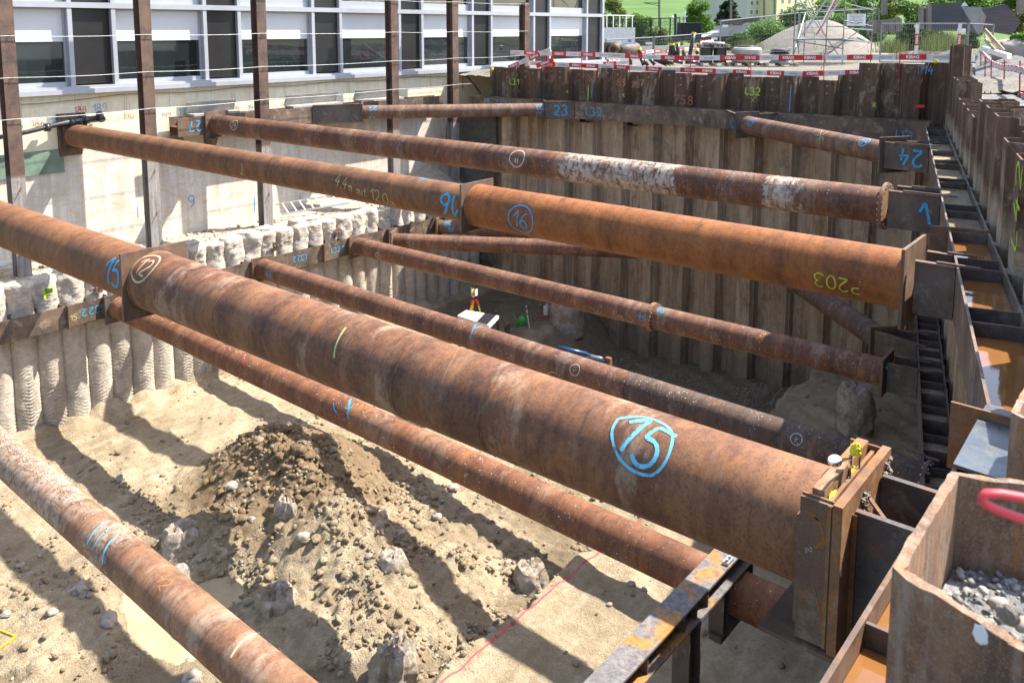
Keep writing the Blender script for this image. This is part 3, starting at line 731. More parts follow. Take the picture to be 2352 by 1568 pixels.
def flat_mark(parent, txt, o, ux, uy, nrm, h, col_, wd=None, lab=None, ang=0, mx=1, circle=False, nm='painted_mark'):
    q = MB(); o, ux, uy, nrm = Vector(o), Vector(ux).normalized(), Vector(uy).normalized(), Vector(nrm).normalized()
    ribbons(placed(txt, h, ang, mx, circle), lambda a, b_: o + ux*a + uy*b_ + nrm*.003, wd or h*.11, q, len(txt))
    return q.build(nm, M[col_], parent, label=lab)

M['bolt'] = plain('galvanised_bolt', (.42, .43, .44), .4, .6)
# ---------------- struts ----------------
class Strut:
    def __init__(s, name, label, P0, P1, segs, mats, group, cat='strut'):
        s.P0, P1 = Vector(P0), Vector(P1); s.d = (P1 - s.P0).normalized(); s.L = (P1 - s.P0).length
        s.y = Vector((0, 0, 1)).cross(s.d).normalized(); s.z = s.d.cross(s.y)
        rot = Matrix((s.d, s.y, s.z)).transposed(); s.segs = segs
        s.t = thing(name, label, cat, s.P0, rot, group)
        for (a, b_, r), mt in zip(segs, mats):
            q = MB(); N = 72; xs = [a + (b_-a)*i/24 for i in range(25)]; vs = []; fs = []
            for x in xs:
                for k in range(N):
                    an = 2*math.pi*k/N; vs.append(s.w(x, an, r))
            for i in range(24):
                for k in range(N):
                    k2 = (k+1) % N; fs.append((i*N+k, (i+1)*N+k, (i+1)*N+k2, i*N+k2))
            fs.append(tuple(range(N))); fs.append(tuple(24*N+k for k in range(N))[::-1])
            q.add(vs, fs); o = q.build('pipe', M[mt], s.t); autosmooth(o)
    def w(s, x, phi, r): # phi 0 faces the camera side, +90 up
        return s.P0 + s.d*x - s.y*(r*math.cos(phi)) + s.z*(r*math.sin(phi))
    def r_at(s, x):
        for a, b_, r in s.segs:
            if a <= x <= b_: return r
        return s.segs[-1][2]
    def hit(s, u, v):
        rr = ray(u, v)
        for a, b_, r in s.segs:
            o = -s.P0; dy, dz = rr.dot(s.y), rr.dot(s.z); oy, oz = o.dot(s.y), o.dot(s.z)
            A = dy*dy+dz*dz; B = 2*(oy*dy+oz*dz); Cc = oy*oy+oz*oz-r*r; D = B*B-4*A*Cc
            if D < 0: D = 0
            t = (-B-math.sqrt(D))/(2*A); p = rr*t + o; x = p.dot(s.d)
            if a-.05 <= x <= b_+.05: return x, math.atan2(p.dot(s.z), -p.dot(s.y)), r
        return x, math.atan2(p.dot(s.z), -p.dot(s.y)), r
    def mark(s, txt, u, v, h, col_, ang=0, mx=1, circle=False, wd=None, lab=None, strokes=None, sy=1):
        x0, f0, r = s.hit(u, v); q = MB()
        st = strokes or placed(txt, h, ang, mx, circle)
        ribbons(st, lambda a, b_: s.w(x0+a, f0+b_*sy/r, r+.003), wd or h*.11, q, int(u))
        o = q.build('painted_mark', M[col_], s.t, smooth=True, label=lab); return o
    def px_line(s, pts, col_, wd, lab=None):
        x0, f0, r = s.hit(*pts[0]); st = []
        for p in pts:
            x, f, _ = s.hit(*p); st.append((x-x0, (f-f0)*r))
        q = MB(); ribbons([st], lambda a, b_: s.w(x0+a, f0+b_/r, r+.003), wd, q, int(pts[0][0]))
        return q.build('painted_mark', M[col_], s.t, smooth=True, label=lab)
    def plate(s, x, half, th, mt='steel2', name='joint_plate', zoff=0, hz=None):
        q = MB(); c = s.P0 + s.d*x; hz = hz or half
        q.obox(c - s.d*th/2 - s.y*half + s.z*(zoff-hz), s.d*th, s.y*2*half, s.z*2*hz)
        return q.build(name, M[mt], s.t)
    def ring(s, x, r0, th, mt='steel2', name='flange', bolts=0):
        q = MB(); q.lathe(s.P0 + s.d*(x-th/2), [(r0, 0), (r0, th)], 48, s.d); o = q.build(name, M[mt], s.t); autosmooth(o)
        if bolts:
            for k in range(bolts):
                an = 2*math.pi*k/bolts; q = MB(); c = s.w(x, an, r0-.035)
                q.lathe(c - s.d*(th/2+.02), [(.014, 0), (.014, th+.04)], 6, s.d); q.build('bolt', M['bolt'], o)
        return o
    def weld(s, x, mt, r=None):
        r = r or s.r_at(x); q = MB(); q.lathe(s.P0 + s.d*(x-.012), [(r-.004, 0), (r+.003, .004), (r+.0055, .012), (r+.003, .02), (r-.004, .024)], 64, s.d)
        o = q.build('weld_seam', M[mt], s.t); autosmooth(o, 60)
        return o
ZU, ZL = -2.65, -6.5
GU, GL = 'upper level steel pipe struts', 'lower level steel pipe struts'
def yline(x, xa, ya, xb, yb): return ya + (x-xa)*(yb-ya)/(xb-xa)

s15 = Strut('pipe_strut', 'largest foreground pipe strut with blue 15 in a rounded outline and pale scaly patches', (-21.9, 4.30, ZU), (-1.44, 4.35, ZU), [(0, 13.38, .287), (13.39, 20.45, .312)], ['p15s', 'p15'], GU)
s15.plate(13.385, .36, .03, 'steel2'); s15.weld(13.415, 'steelo', .312)
for x in (15.0, 17.4): s15.weld(x, 'p15')
s15.weld(8.5, 'p15s')
s16 = Strut('pipe_strut', 'orange rusty pipe strut with circled blue 16 and a square plate at its thickness change', (-21.85, 9.27, ZU), (-2.32, 9.45, ZU), [(0, 13.36, .280), (13.37, 19.5, .318)], ['p16s', 'p16'], GU)
s16.plate(13.365, .365, .03, 'steel2'); s16.weld(13.40, 'steelo', .318); s16.weld(9.6, 'p16s'); s16.weld(15.9, 'p16')
s16.plate(19.515, .42, .035, 'steel2', 'end_plate'); s16.plate(.0, .30, .04, 'steel', 'end_plate')
s22 = Strut('pipe_strut', 'long brown pipe strut with white plaster remains and a bolted flange at its right', (-21.35, 12.88, ZU), (-3.68, 13.27, ZU), [(0, 17.62, .276)], ['p22'], GU)
s22.plate(-.01, .36, .05, 'steel2', 'end_plate'); s22.ring(17.64, .355, .05, 'steelo', 'flange', 22); s22.weld(9.9, 'p22'); s22.weld(15.5, 'p22'); s22.weld(4.2, 'p22')
A = PZ(832, 258, ZU); B = PZ(1251, 252, ZU)
s23 = Strut('pipe_strut', 'short corner pipe strut marked 23 between the left wall and the far sheet piles', A, B, [(0, (B-A).length, .215)], ['p23'], GU)
s23.plate(0, .30, .04, 'steel', 'end_plate'); s23.plate(s23.L, .30, .04, 'steel', 'end_plate')
A = PZ(1716, 287, ZU); B = PZ(2054, 355, ZU)
s24 = Strut('pipe_strut', 'short corner pipe strut with circled blue 24 between far and right walls', A, B, [(0, (B-A).length, .245)], ['p23'], GU)
s24.plate(0, .36, .04, 'steel', 'end_plate'); s24.plate(s24.L, .38, .045, 'steel', 'end_plate')
s1 = Strut('pipe_strut', 'thin spotted pipe strut just below the largest strut to the clamp beam', (-19.45, 9.0, ZL), (-1.5, 8.68, ZL), [(0, 17.9, .255)], ['pred'], GL)
s1.plate(-.02, .33, .05, 'steel', 'end_plate'); s1.weld(5.2, 'pred'); s1.weld(12.3, 'pred'); s1.weld(13.4, 'pred')
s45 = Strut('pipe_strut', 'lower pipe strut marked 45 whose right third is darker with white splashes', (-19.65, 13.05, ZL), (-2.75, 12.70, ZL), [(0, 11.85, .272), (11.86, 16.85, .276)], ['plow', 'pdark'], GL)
s45.plate(-.02, .33, .05, 'steel2', 'end_plate'); s45.ring(16.87, .33, .05, 'steel2', 'flange', 16)
s46 = Strut('pipe_strut', 'lower pipe strut marked 46 joined by a bolted flange near its middle', (-19.55, 16.3, ZL), (-4.42, 16.5, ZL), [(0, 10.05, .262), (10.15, 15.1, .262)], ['plow', 'plow'], GL)
s46.plate(-.02, .33, .05, 'steel2', 'end_plate'); f_ = s46.ring(10.1, .325, .10, 'steelo', 'flange', 20); s46.plate(15.12, .37, .05, 'steel2', 'end_plate')
sbl = Strut('pipe_strut', 'dusty pale topped pipe strut crossing the bottom left corner over the puddle', (-19.5, 4.62, ZL), (-1.5, 4.36, ZL), [(0, 18.0, .262)], ['pdust'], GL)
sbl.weld(8.8, 'pdust'); sbl.weld(11.15, 'pdust')
A = PZ(905, 553, ZL); B = PZ(1400, 573, ZL); dd = (B-A).normalized();
def to_far(P, d_, off=.1):   # walk to the far sheet piles
    t = (24.44 - off - P.y + .09*P.x)/(d_.y - .09*d_.x); return P + d_*t
B2 = to_far(A, dd, .5)
s50 = Strut('pipe_strut', 'near pipe strut of the lower corner pair crossing to the far sheet piles', A, B2, [(0, (B2-A).length, .235)], ['plow'], GL)
s50.plate(0, .33, .05, 'steel2', 'end_plate')
A = PZ(1008, 520, ZL); B2 = to_far(A, (dd + Vector((0, -.04, 0))).normalized(), .5)
s50b = Strut('pipe_strut', 'far pipe strut of the lower corner pair with upside down blue 50', A, B2, [(0, (B2-A).length, .225)], ['p23'], GL)
s50b.plate(0, .33, .05, 'steel2', 'end_plate')
A = PZ(1870, 676, ZL); B = PZ(2035, 787, ZL); dd = (A-B).normalized(); A2 = to_far(B, dd, .5)
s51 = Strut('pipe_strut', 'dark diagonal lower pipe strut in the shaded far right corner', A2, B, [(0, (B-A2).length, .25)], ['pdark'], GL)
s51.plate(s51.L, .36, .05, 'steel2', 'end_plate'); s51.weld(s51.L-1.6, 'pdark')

# painted marks on the struts
s15.mark('15', 1477, 1008, .27, 'lblue', -17, lab='big light blue 15', wd=.026)
ol = [(1420, 962), (1480, 956), (1530, 975), (1548, 1000), (1540, 1040), (1520, 1078), (1492, 1095), (1450, 1080), (1420, 1050), (1406, 1010), (1406, 985), (1420, 962)]
s15.px_line(ol, 'lblue', .019, 'rounded outline round the 15')
s15.mark('15', 258, 624, .30, 'blue', 0, wd=.03, lab='blue 15 beside the square plate')
s15.mark('5', 340, 567, .2, 'lblue', 85, wd=.03)
s15.mark('12', 331, 612, .19, 'cream', -5, circle=True, wd=.022, lab='cream 12 in a circle')
s15.px_line([(795, 752), (780, 775), (770, 800), (768, 822)], 'palery', .022)
s15.px_line([(1055, 800), (1040, 830), (1015, 880)], 'orp', .008)
s16.mark('16', 1030, 472, .34, 'blue', 180, wd=.04, lab='upside down blue 16')
s16.mark('16', 978, 405, .2, 'blue', 0, wd=.025)
s16.mark('16', 1195, 505, .23, 'blue', -6, circle=True, wd=.02, lab='blue 16 in a circle')
s16.mark('4,4m mit 12,0m', 834, 438, .2, 'palery', -9, wd=.014, lab='yellow handwriting 4,4m mit 12,0m')
s16.mark('P203', 1922, 652, .17, 'yel', 178, wd=.018, lab='upside down yellow P203')
s16.px_line([(556, 375), (558, 390), (553, 402), (560, 400)], 'palery', .014)
s22.mark('ii', 1187, 363, .2, 'chalk', 0, wd=.024, circle=True, lab='white circled strokes')
s22.mark('24', 537, 287, .15, 'chalk', 0, circle=True, wd=.015)
s22.px_line([(836, 332), (846, 346), (850, 356), (860, 338)], 'orp', .015); s22.px_line([(847, 326), (849, 340), (850, 356)], 'orp', .012)
s22.px_line([(1995, 510), (2005, 514), (2018, 511), (2030, 515)], 'blue', .03)
s23.mark('23', 857, 248, .17, 'blue', 180, wd=.03); s23.mark('23', 855, 271, .13, 'blue', 180, wd=.03)
s23.mark('23', 1240, 246, .17, 'blue', 180, wd=.03, lab='upside down blue 23'); s23.mark('23', 1238, 262, .13, 'blue', 180, wd=.03)
s24.mark('24', 1726, 279, .15, 'blue', 20, wd=.02, circle=True, lab='blue 24 in a circle')
s24.mark('24', 1985, 325, .13, 'lblue', 20, wd=.022, circle=True)
s24.px_line([(1888, 300), (1885, 315), (1882, 332)], 'palery', .02); s24.px_line([(1872, 310), (1888, 312), (1903, 303)], 'palery', .018); s24.px_line([(1876, 326), (1888, 312), (1892, 325)], 'palery', .014)
s46.mark('46', 1474, 727, .15, 'blue', -5, wd=.022, lab='blue 46 left of the flange'); s46.mark('46', 1518, 712, .15, 'blue', -5, wd=.022, lab='blue 46 right of the flange')
s46.mark('46', 2036, 838, .16, 'blue', -5, wd=.025); s46.mark('+', 1425, 730, .08, 'chalk', 0, circle=True, wd=.01); s46.mark('+', 868, 588, .11, 'chalk', 0, circle=True, wd=.012)
s46.mark('LKW 1', 1318, 692, .12, 'orp', -8, wd=.012, lab='faded LKW 1')
s46.px_line([(1118, 631), (1135, 635), (1150, 640)], 'cream', .01)
s45.mark('45', 617, 630, .16, 'blue', 0, wd=.025, lab='blue 45'); s45.mark('+', 1320, 849, .12, 'chalk', 0, circle=True, wd=.016, lab='white circled mark')
s45.mark('+', 1829, 1008, .10, 'chalk', 0, circle=True, wd=.012); s45.px_line([(1095, 745), (1086, 760), (1080, 779)], 'blue', .03); s45.px_line([(1084, 757), (1096, 752), (1110, 751)], 'blue', .022)
s45.px_line([(1258, 858), (1266, 853), (1276, 856)], 'cream', .015); s45.px_line([(910, 680), (902, 690), (897, 700)], 'redp', .014); s45.px_line([(984, 716), (978, 724), (975, 728)], 'redp', .012)
s45.mark('45', 2000, 1022, .12, 'blue', 0, wd=.02)
s1.px_line([(806, 915), (802, 935), (800, 962)], 'blue', .03); s1.px_line([(792, 936), (803, 940), (812, 930)], 'blue', .022); s1.px_line([(766, 925), (768, 940), (774, 948)], 'blue', .024)
s1.px_line([(562, 816), (558, 830), (562, 842)], 'redp', .02)
s50b.mark('50', 1028, 515, .15, 'blue', 180, wd=.03, lab='upside down blue 50'); s50b.mark('50', 1036, 528, .13, 'blue', 180, wd=.03); s50b.mark('+', 1030, 520, .1, 'redp', 0, wd=.014)
sbl.px_line([(250, 1196), (216, 1222), (200, 1250)], 'lblue', .03); sbl.px_line([(258, 1210), (230, 1232), (214, 1262)], 'lblue', .02); sbl.px_line([(270, 1230), (243, 1258), (236, 1296)], 'lblue', .03)
sbl.px_line([(590, 1455), (548, 1483), (530, 1510)], 'cream', .03); sbl.mark('42', 378, 1334, .15, 'orp', -20, wd=.02)
# grit lying on top of the near left strut
P = []; rgn = np.random.default_rng(8)
for i in range(1500):
    x = rgn.uniform(4.5, 9.3);
    if rgn.random() > .25 + .75*math.exp(-((x-6.6)/1.4)**2) and x > 6.5: continue
    p = sbl.w(x, math.pi/2 + .22*rgn.normal(), .264); P.append(p[:])
g_ = rocks('grit', P, .004 + .012*rgn.random(len(P))**2, M['stone'], 'stuff', .6, 9, sub=1); tag(g_, 'grey grit lying along the top of the dusty bottom left strut', 'grit')

# ---------------- walers ----------------
def waler(name, label, P, d, n, L, z, h=.55, dep=.40, mt='wale', stiff=(), web=True, group=None, cat='waler', t=.022, ends=True, flmt=None):
    """two upright flanges joined by a flat web; n points away from the pit"""
    P, d, n = Vector(P), Vector(d).normalized(), Vector(n).normalized(); P = Vector((P.x, P.y, z))
    T = thing(name, label, cat, P, None, group); up = Vector((0, 0, 1))
    for off in (0, dep):
        q = MB(); q.obox(P + n*off - n*(t/2) - up*h/2, d*L, n*t, up*h); q.build('flange', M[mt], T)
    q = MB(); q.obox(P + n*(t/2+.001) - up*t/2, d*L, n*(dep-t-.002), up*t); q.build('web', M[mt], T)
    for x in stiff:
        q = MB(); q.obox(P + d*(x-.009) + n*(t/2+.002) + up*(t/2+.001), d*.018, n*(dep-t-.004), up*(h/2-t/2-.012)); q.obox(P + d*(x-.009) + n*(t/2+.002) - up*(h/2-.01), d*.018, n*(dep-t-.004), up*(h/2-t/2-.012))
        q.build('stiffener', M['steel'], T)
    return T
GWU, GWL = 'upper level walers', 'lower level walers'
YX = Vector((0, 1, 0)); XM = Vector((-1, 0, 0)); UPV = Vector((0, 0, 1))
# left lower
wl = waler('waler_beam', 'lower waler beam bolted along the bored pile wall on the left', (-19.72, 2.0, 0), YX, XM, 18.2, ZL, .50, .38, 'wale', [2.2, 4.3, 5.9, 6.9, 7.2, 9.2, 10.6, 11.0, 12.9, 13.9, 14.4, 15.6, 16.2, 16.9, 17.6], group=GWL)
for yv in (7.92, 8.75, 12.7, 15.1, 16.05, 17.6):
    q = MB(); q.box((-19.70, yv-.012, ZL-.27), (-19.60, yv+.012, ZL+.27)); q.build('stiffener', M['steel2'], wl)
flat_mark(wl, 'L32.2', (-19.708, 8.5, ZL+.0), (0, 1, 0), (0, 0, 1), (1, 0, 0), .17, 'blue', .022, 'upside down blue L32.2', 180)
flat_mark(wl, 'L32.2', (-19.708, 14.3, ZL+.02), (0, 1, 0), (0, 0, 1), (1, 0, 0), .16, 'blue', .022, 'upside down blue L32.2', 180)
flat_mark(wl, 'L32_1', (-19.708, 15.65, ZL+.0), (0, 1, 0), (0, 0, 1), (1, 0, 0), .16, 'blue', .022, 'blue L32_1')
for (zx, zy) in ((660, 420), (1855, 143), (2270, 52)):
    p = PX(zx*.34178, 516.8+zy*.34178, -19.93); q = MB(); q.box((-19.95, p.y-.10, p.z-.13), (-19.925, p.y+.10, p.z+.12)); an = q.build('anchor_plate', M['steel2'], wl)
    for s_ in (-.04, .05): q = MB(); q.lathe((-19.925, p.y+s_, p.z+.02), [(.02, 0), (.02, .03)], 6, (1, 0, 0)); q.build('bolt', M['bolt'], an)
flat_mark(wl, '15', (-19.708, 8.06, ZL-.05), (0, 1, 0), (0, 0, 1), (1, 0, 0), .13, 'palery', .02)
# left upper (in two runs)
wu1 = waler('waler_beam', 'short upper waler stub beside the left end of the plastered strut', (-21.42, 11.75, 0), YX, XM, 1.5, ZU, .52, .42, 'steel2', [.3, .9], group=GWU)
flat_mark(wu1, '27', (-21.405, 12.25, ZU), (0, 1, 0), (0, 0, 1), (1, 0, 0), .28, 'blue', .035, 'upside down blue 27', 180)
q = MB(); q.box((-21.6, 12.6, -3.5), (-21.4, 12.75, -2.92)); q.add([(-21.4, 12.6, -3.0), (-21.1, 12.6, -3.0), (-21.4, 12.6, -3.5), (-21.4, 12.75, -3.0), (-21.1, 12.75, -3.0), (-21.4, 12.75, -3.5)], [(0, 1, 2), (3, 5, 4), (0, 3, 4, 1), (1, 4, 5, 2), (2, 5, 3, 0)]); q.build('bracket', M['steel2'], wu1)
wu2 = waler('waler_beam', 'upper waler beam on the left wall running towards the far corner', (-21.42, 13.3, 0), YX, XM, 8.6, ZU, .50, .42, 'wale', [.5, 1.6, 3, 4.2, 4.9, 5.4, 6.2, 7.4], group=GWU)
# far upper waler
fd = FE; fn = FN
fpos = lambda x: Vector((x, 23.99 + .09*x, 0))
WF0 = fpos(-20.4); WFL = (-5.62+20.4)/FE.x
wf = waler('waler_beam', 'long upper waler beam with blue L3.2 across the far sheet pile wall', WF0, fd, fn, WFL, ZU, .54, .40, 'wale', [2, 4, 5.2, 6.2, 8, 9.5, 11, 12.5, 14], group=GWU)
def fmk(txt, x, z, h, c_, lab=None, ang=0): flat_mark(wf, txt, fpos(x) - FN*.012 + Vector((0, 0, z)), FE, UPV, -FN, h, c_, h*.13, lab, ang)
fmk('L3.2', -15.35, -2.66, .26, 'blue', 'blue L3.2'); fmk('L3.2', -19.0, -2.56, .2, 'blue', 'upside down blue L3.2', 180); fmk('69', -19.9+.3, -2.5, .14, 'lblue'); fmk('L3.1', -6.2, -2.75, .2, 'blue', 'faded upside down blue L3.1', 180)
fmk('16', -16.15, -2.6, .1, 'lime')
for x in (-15.9, -14.2, -10.2, -9.8+.3):   # brackets under the waler
    q = MB(); a = fpos(x) + Vector((0, 0, -2.925)); q.obox(a + FN*.42 - UPV*.11, FE*.3, -FN*.42, UPV*.012); q.obox(a + FN*.42 - UPV*.10, FE*.012, -FN*.4, UPV*.10); q.build('bracket', M['steel'], wf)
# sides of the wedge boxes that carry strut 23 and 24
def wedge(label, P, mt, marks=(), wdg=None):
    pass
def box_between(label, a0, a1, b0, b1, z0, z1, mark=None, mt='steel', cat='strut seat', side=None):
    """closed steel seat between a strut end (a0-a1) and a waler (b0-b1), plan points"""
    c = (Vector(a0)+Vector(b0))/2; T = thing('strut_seat', label, cat, (c.x, c.y, z0), None, 'steel seats between struts and walers')
    t = .02
    for p, q_, nm in ((a0, b0, 'side_plate'), (a1, b1, 'side_plate')):
        p, q_ = Vector((*p[:2], 0)), Vector((*q_[:2], 0)); d_ = q_-p; n_ = Vector((-d_.y, d_.x, 0)).normalized()
        b = MB(); b.obox(p - n_*t/2 + UPV*z0, d_, n_*t, UPV*(z1-z0)); b.build(nm, M[mt], T)
        b = MB(); b.obox(p - n_*.035 + UPV*z1, d_, n_*.07, UPV*.018); b.build('top_flange', M['steel2'], T)
    b = MB(); zc = (z0+z1)/2; P4 = [(*p[:2],) for p in (a0, b0, b1, a1)]; b.prism(P4, zc-.01, zc+.01); b.build('web', M[mt], T)
    if mark:
        txt, h, ang, c_, fr, lab = mark; p, q_ = Vector((*a0[:2], 0)), Vector((*b0[:2], 0)); ux = (q_-p).normalized(); n_ = Vector((ux.y, -ux.x, 0))
        if n_.y > 0 and side is None: n_ = -n_
        flat_mark(T, txt, p + (q_-p)*fr + UPV*(z0+z1)/2 + n_*.012, ux if ux.x > 0 else -ux, UPV, n_, h, c_, h*.13, lab, ang)
    return T
z0, z1 = ZU-.28, ZU+.28
def perp(s, x, o): v = s.P0 + s.d*x + s.y*o; return (v.x, v.y)
L0 = s23.L
pa = PZ(772, 256, ZU)
box_between('dark steel seat with blue 23 at the left end of the corner strut', perp(s23, -.02, -.26), perp(s23, -.02, .26), (-21.40, perp(s23, -.02, -.26)[1]-1.35), (-21.40, perp(s23, -.02, .26)[1]+.35), z0, z1, ('23', .32, 0, 'blue', .45, 'blue 23'), side=1)
e = perp(s23, L0+.02, -.26); pb = PZ(1318, 254, ZU); pf = fpos(pb.x)
box_between('dark steel seat with blue 23 on the far wall', e, perp(s23, L0+.02, .26), (pf.x, pf.y-.03), (pf.x-1.6, pf.y-.17), z0, z1, ('23', .32, 0, 'blue', .5, 'blue 23'))
pc = PZ(1672, 275, ZU); pf = fpos(pc.x)
box_between('dark steel seat with upside down 24 on the far wall', perp(s24, -.02, -.28), perp(s24, -.02, .28), (pf.x, pf.y-.03), (pf.x+1.5, pf.y+.1), z0, z1, ('24', .3, 180, 'blue', .5, 'upside down blue 24'))
# right walers
RW0 = Vector((-.93, 5.77, 0))
wr = waler('waler_beam', 'upper waler beam of ladder like bays along the right wall', RW0 - RE*.75, RE, RN, 18.4, ZU+.01, .56, .41, 'wale', [2.6, 3.0, 4.35, 4.75, 6.0, 7.3, 7.75, 9.6, 10.0, 11.6, 12.1, 13.4, 15.2, 15.8, 17.2, 17.8], group=GWU)
wrl = waler('waler_beam', 'lower waler beam of ladder like bays along the shaded right wall', Vector((-.93, 5.77, 0)) - RE*.5 - RN*.03, RE, RN, 18.3, ZL+.02, .52, .41, 'steel', [.5+.55*i for i in range(33)], group=GWL)
wn = waler('waler_beam', 'near waler beam with rusty water beside the closest sheet piles', (-.93, .4, 0), YX, Vector((1, 0, 0)), 5.0, ZU+.02, .56, .40, 'steel2', [1.7, 2.93, 3.6, 4.2], group=GWU)
# small packing blocks between right waler and piles
for k, s_ in enumerate([1.2, 2.35, 3.6, 4.8, 6.0, 7.2, 8.4, 9.6, 10.8, 12.0, 13.2, 14.4, 15.6]):
    a = RW0 + RE*s_ + RN*.425; q = MB(); q.obox(a + UPV*(ZU+.12), RE*.22, RN*.085, UPV*.14); q.build('packing_block', M['stumpc'], wr)
    q = MB(); a = a - RN*.03; q.obox(a + UPV*(ZL+.05), RE*.25, RN*.1, UPV*.12); q.build('packing_block', M['steel2'], wrl)
# water standing in the waler troughs, earth lying in the others
def water(name, c, r=.04):
    n = NT(name, r, 0, .6); v = n.pos(); f = n.noise(v, 1.2, 4, .6); g = n.noise(v, 14, 3, .6)
    n.bump(g, .03, .01); return n.col(n.mix(n.mask(f, .35, .65), tuple(x*.75 for x in c), c))
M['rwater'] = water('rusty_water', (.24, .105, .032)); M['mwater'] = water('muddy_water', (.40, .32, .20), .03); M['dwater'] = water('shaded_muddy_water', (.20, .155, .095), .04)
def trough(name, a, b_, T, z, mt, lab, d=None, n=None, P=None, dep=.40):
    q = MB(); q.obox(P + d*a + n*.014 + UPV*(z), d*(b_-a), n*(dep-.028), UPV*.012)
    o = q.build(name, M[mt], None); tag(o, lab, 'water' if 'water' in name else 'soil'); o['kind'] = 'structure' if 'water' in name else 'stuff'
Rb = RW0 - RE*.75
for i, (a, b_) in enumerate([(.05, 2.58), (3.02, 4.33), (4.77, 5.98)]): trough('rusty_water', a, b_, wr, ZU+.15, 'rwater', 'rusty water standing in the upper right waler', RE, RN, Rb, .41)
for i, (a, b_) in enumerate([(6.02, 7.28), (7.77, 9.58), (10.02, 11.58), (12.12, 13.38), (13.42, 15.18)]): trough('waler_dust', a, b_, wr, ZU+.17, 'soil', 'dry earth lying in the upper right waler', RE, RN, Rb, .41)
for (a, b_) in [(.02, 1.68), (1.72, 2.91), (2.95, 3.58), (3.62, 4.18), (4.22, 4.98)]: trough('rusty_water', a, b_, wn, ZU+.18, 'rwater', 'orange rusty water standing in the near waler', YX, Vector((1, 0, 0)), Vector((-.93, .4, 0)), .40)
for i in range(32):
    trough('waler_dust', .52+.55*i, 1.03+.55*i, wrl, ZL+.13, 'soil', 'dry earth lying in the lower right waler', RE, RN, Vector((-.93, 5.77, 0)) - RE*.5 - RN*.03, .41) if i % 2 == 0 or i % 5 == 1 else None
# grey sheet laid over the waler at the kink
pl = thing('cover_plate', 'grey blue steel cover plate lying over the waler at the wall kink', 'plate', (-.7, 5.3, ZU+.3))
q = MB(); q.obox(Vector((-.93, 4.80, ZU+.33)), Vector((.50, 0, -.02)), Vector((-.02, .92, .0)), UPV*.02); q.build('plate', M['plate'], pl)
q = MB(); q.obox(Vector((-1.10, 5.50, ZU-.02)), Vector((.5, -.02, 0)), Vector((0, .02, 0)), UPV*.42); q.build('upright_plate', M['steelo'], pl)
q = MB(); pts = []
rgp = random.Random(4)
for k in range(7):
    a = RW0 + RE*(.35+.13*k) - RN*.014 + UPV*(ZU-.2); pts.append([(0, 0)])
    q2 = [[(.02*math.sin(j*1.7+k)+.01*j, .045*j) for j in range(9)]]
    ribbons(q2, lambda x, y, a=a: a + RE*x + UPV*y, .008, q, k)
q.build('painted_mark', M['blue'], wr, label='blue scribble')
# seats between struts and right walers
def seat(s, xa, xb_pt, half, label, mark=None, rods=True, slope=None):
    T = box_between(label, perp(s, xa, -half), perp(s, xa, half), xb_pt[0], xb_pt[1], s.P0.z-.27, s.P0.z+.27, mark)
    if rods:
        for (p, q_) in ((perp(s, xa, -half), xb_pt[0]), (perp(s, xa, half), xb_pt[1])):
            p, q_ = Vector((*p, s.P0.z+.30)), Vector((*q_, s.P0.z+.30)); d_ = (q_-p).normalized()
            b = MB(); b.bar(p + d_*.2, q_ + d_*.22, .03, .022); b.build('tie_bar', M['steel'], T)
    return T
def on_rw(P, d_, off=0.0):   # meet the front of the right waler
    n_ = RN; t = ((RW0 - Vector(P)).dot(n_) - .016 + off)/Vector(d_).dot(n_); return Vector(P) + Vector(d_)*t
for s, lab, mk in ((s16, 'dark steel seat at the right end of the orange strut 16', None), (s22, 'dark steel seat with a blue tick right of the bolted flange', ('1', .32, 15, 'blue', .72, 'blue tick')), (s46, 'dark steel seat at the right end of strut 46 on the lower waler', None), (s45, 'dark steel seat at the right end of strut 45 on the lower waler', None)):
    hw = .24; off = -.03 if s.P0.z < -5 else 0
    e0 = on_rw(Vector((*perp(s, s.L+.03, -hw), 0)), s.d, off); e1 = on_rw(Vector((*perp(s, s.L+.03, hw), 0)), s.d, off)
    seat(s, s.L+.06, ((e0.x, e0.y), (e1.x, e1.y)), hw, lab, mk)
dirr = Vector((.9, -.1, 0)).normalized()
a0 = perp(s24, s24.L+.04, -.27); a1 = perp(s24, s24.L+.04, .27); e0 = on_rw(Vector((*a0, 0)), dirr); e1 = on_rw(Vector((*a1, 0)), Vector((.95, .05, 0)))
seat(s24, s24.L+.04, ((e0.x, e0.y), (e1.x, e1.y)), .27, 'dark steel seat with big upside down blue 24 near the right wall', ('24', .34, 180, 'blue', .6, 'upside down blue 24'))
a0 = perp(s51, s51.L+.04, -.27); a1 = perp(s51, s51.L+.04, .27); e0 = on_rw(Vector((*a0, 0)), Vector((.95, -.3, 0)), -.03); e1 = on_rw(Vector((*a1, 0)), Vector((1, .05, 0)), -.03)
seat(s51, s51.L+.04, ((e0.x, e0.y), (e1.x, e1.y)), .27, 'dark steel seat of the diagonal strut on the lower waler')
# upright plate where the waler run is stopped beside strut 22
q = MB(); a = RW0 + RE*5.3 - RN*.2; q.obox(a + UPV*(ZU-.28), RN*.62, RE*.02, UPV*.6); q.build('end_plate', M['steel2'], wr)

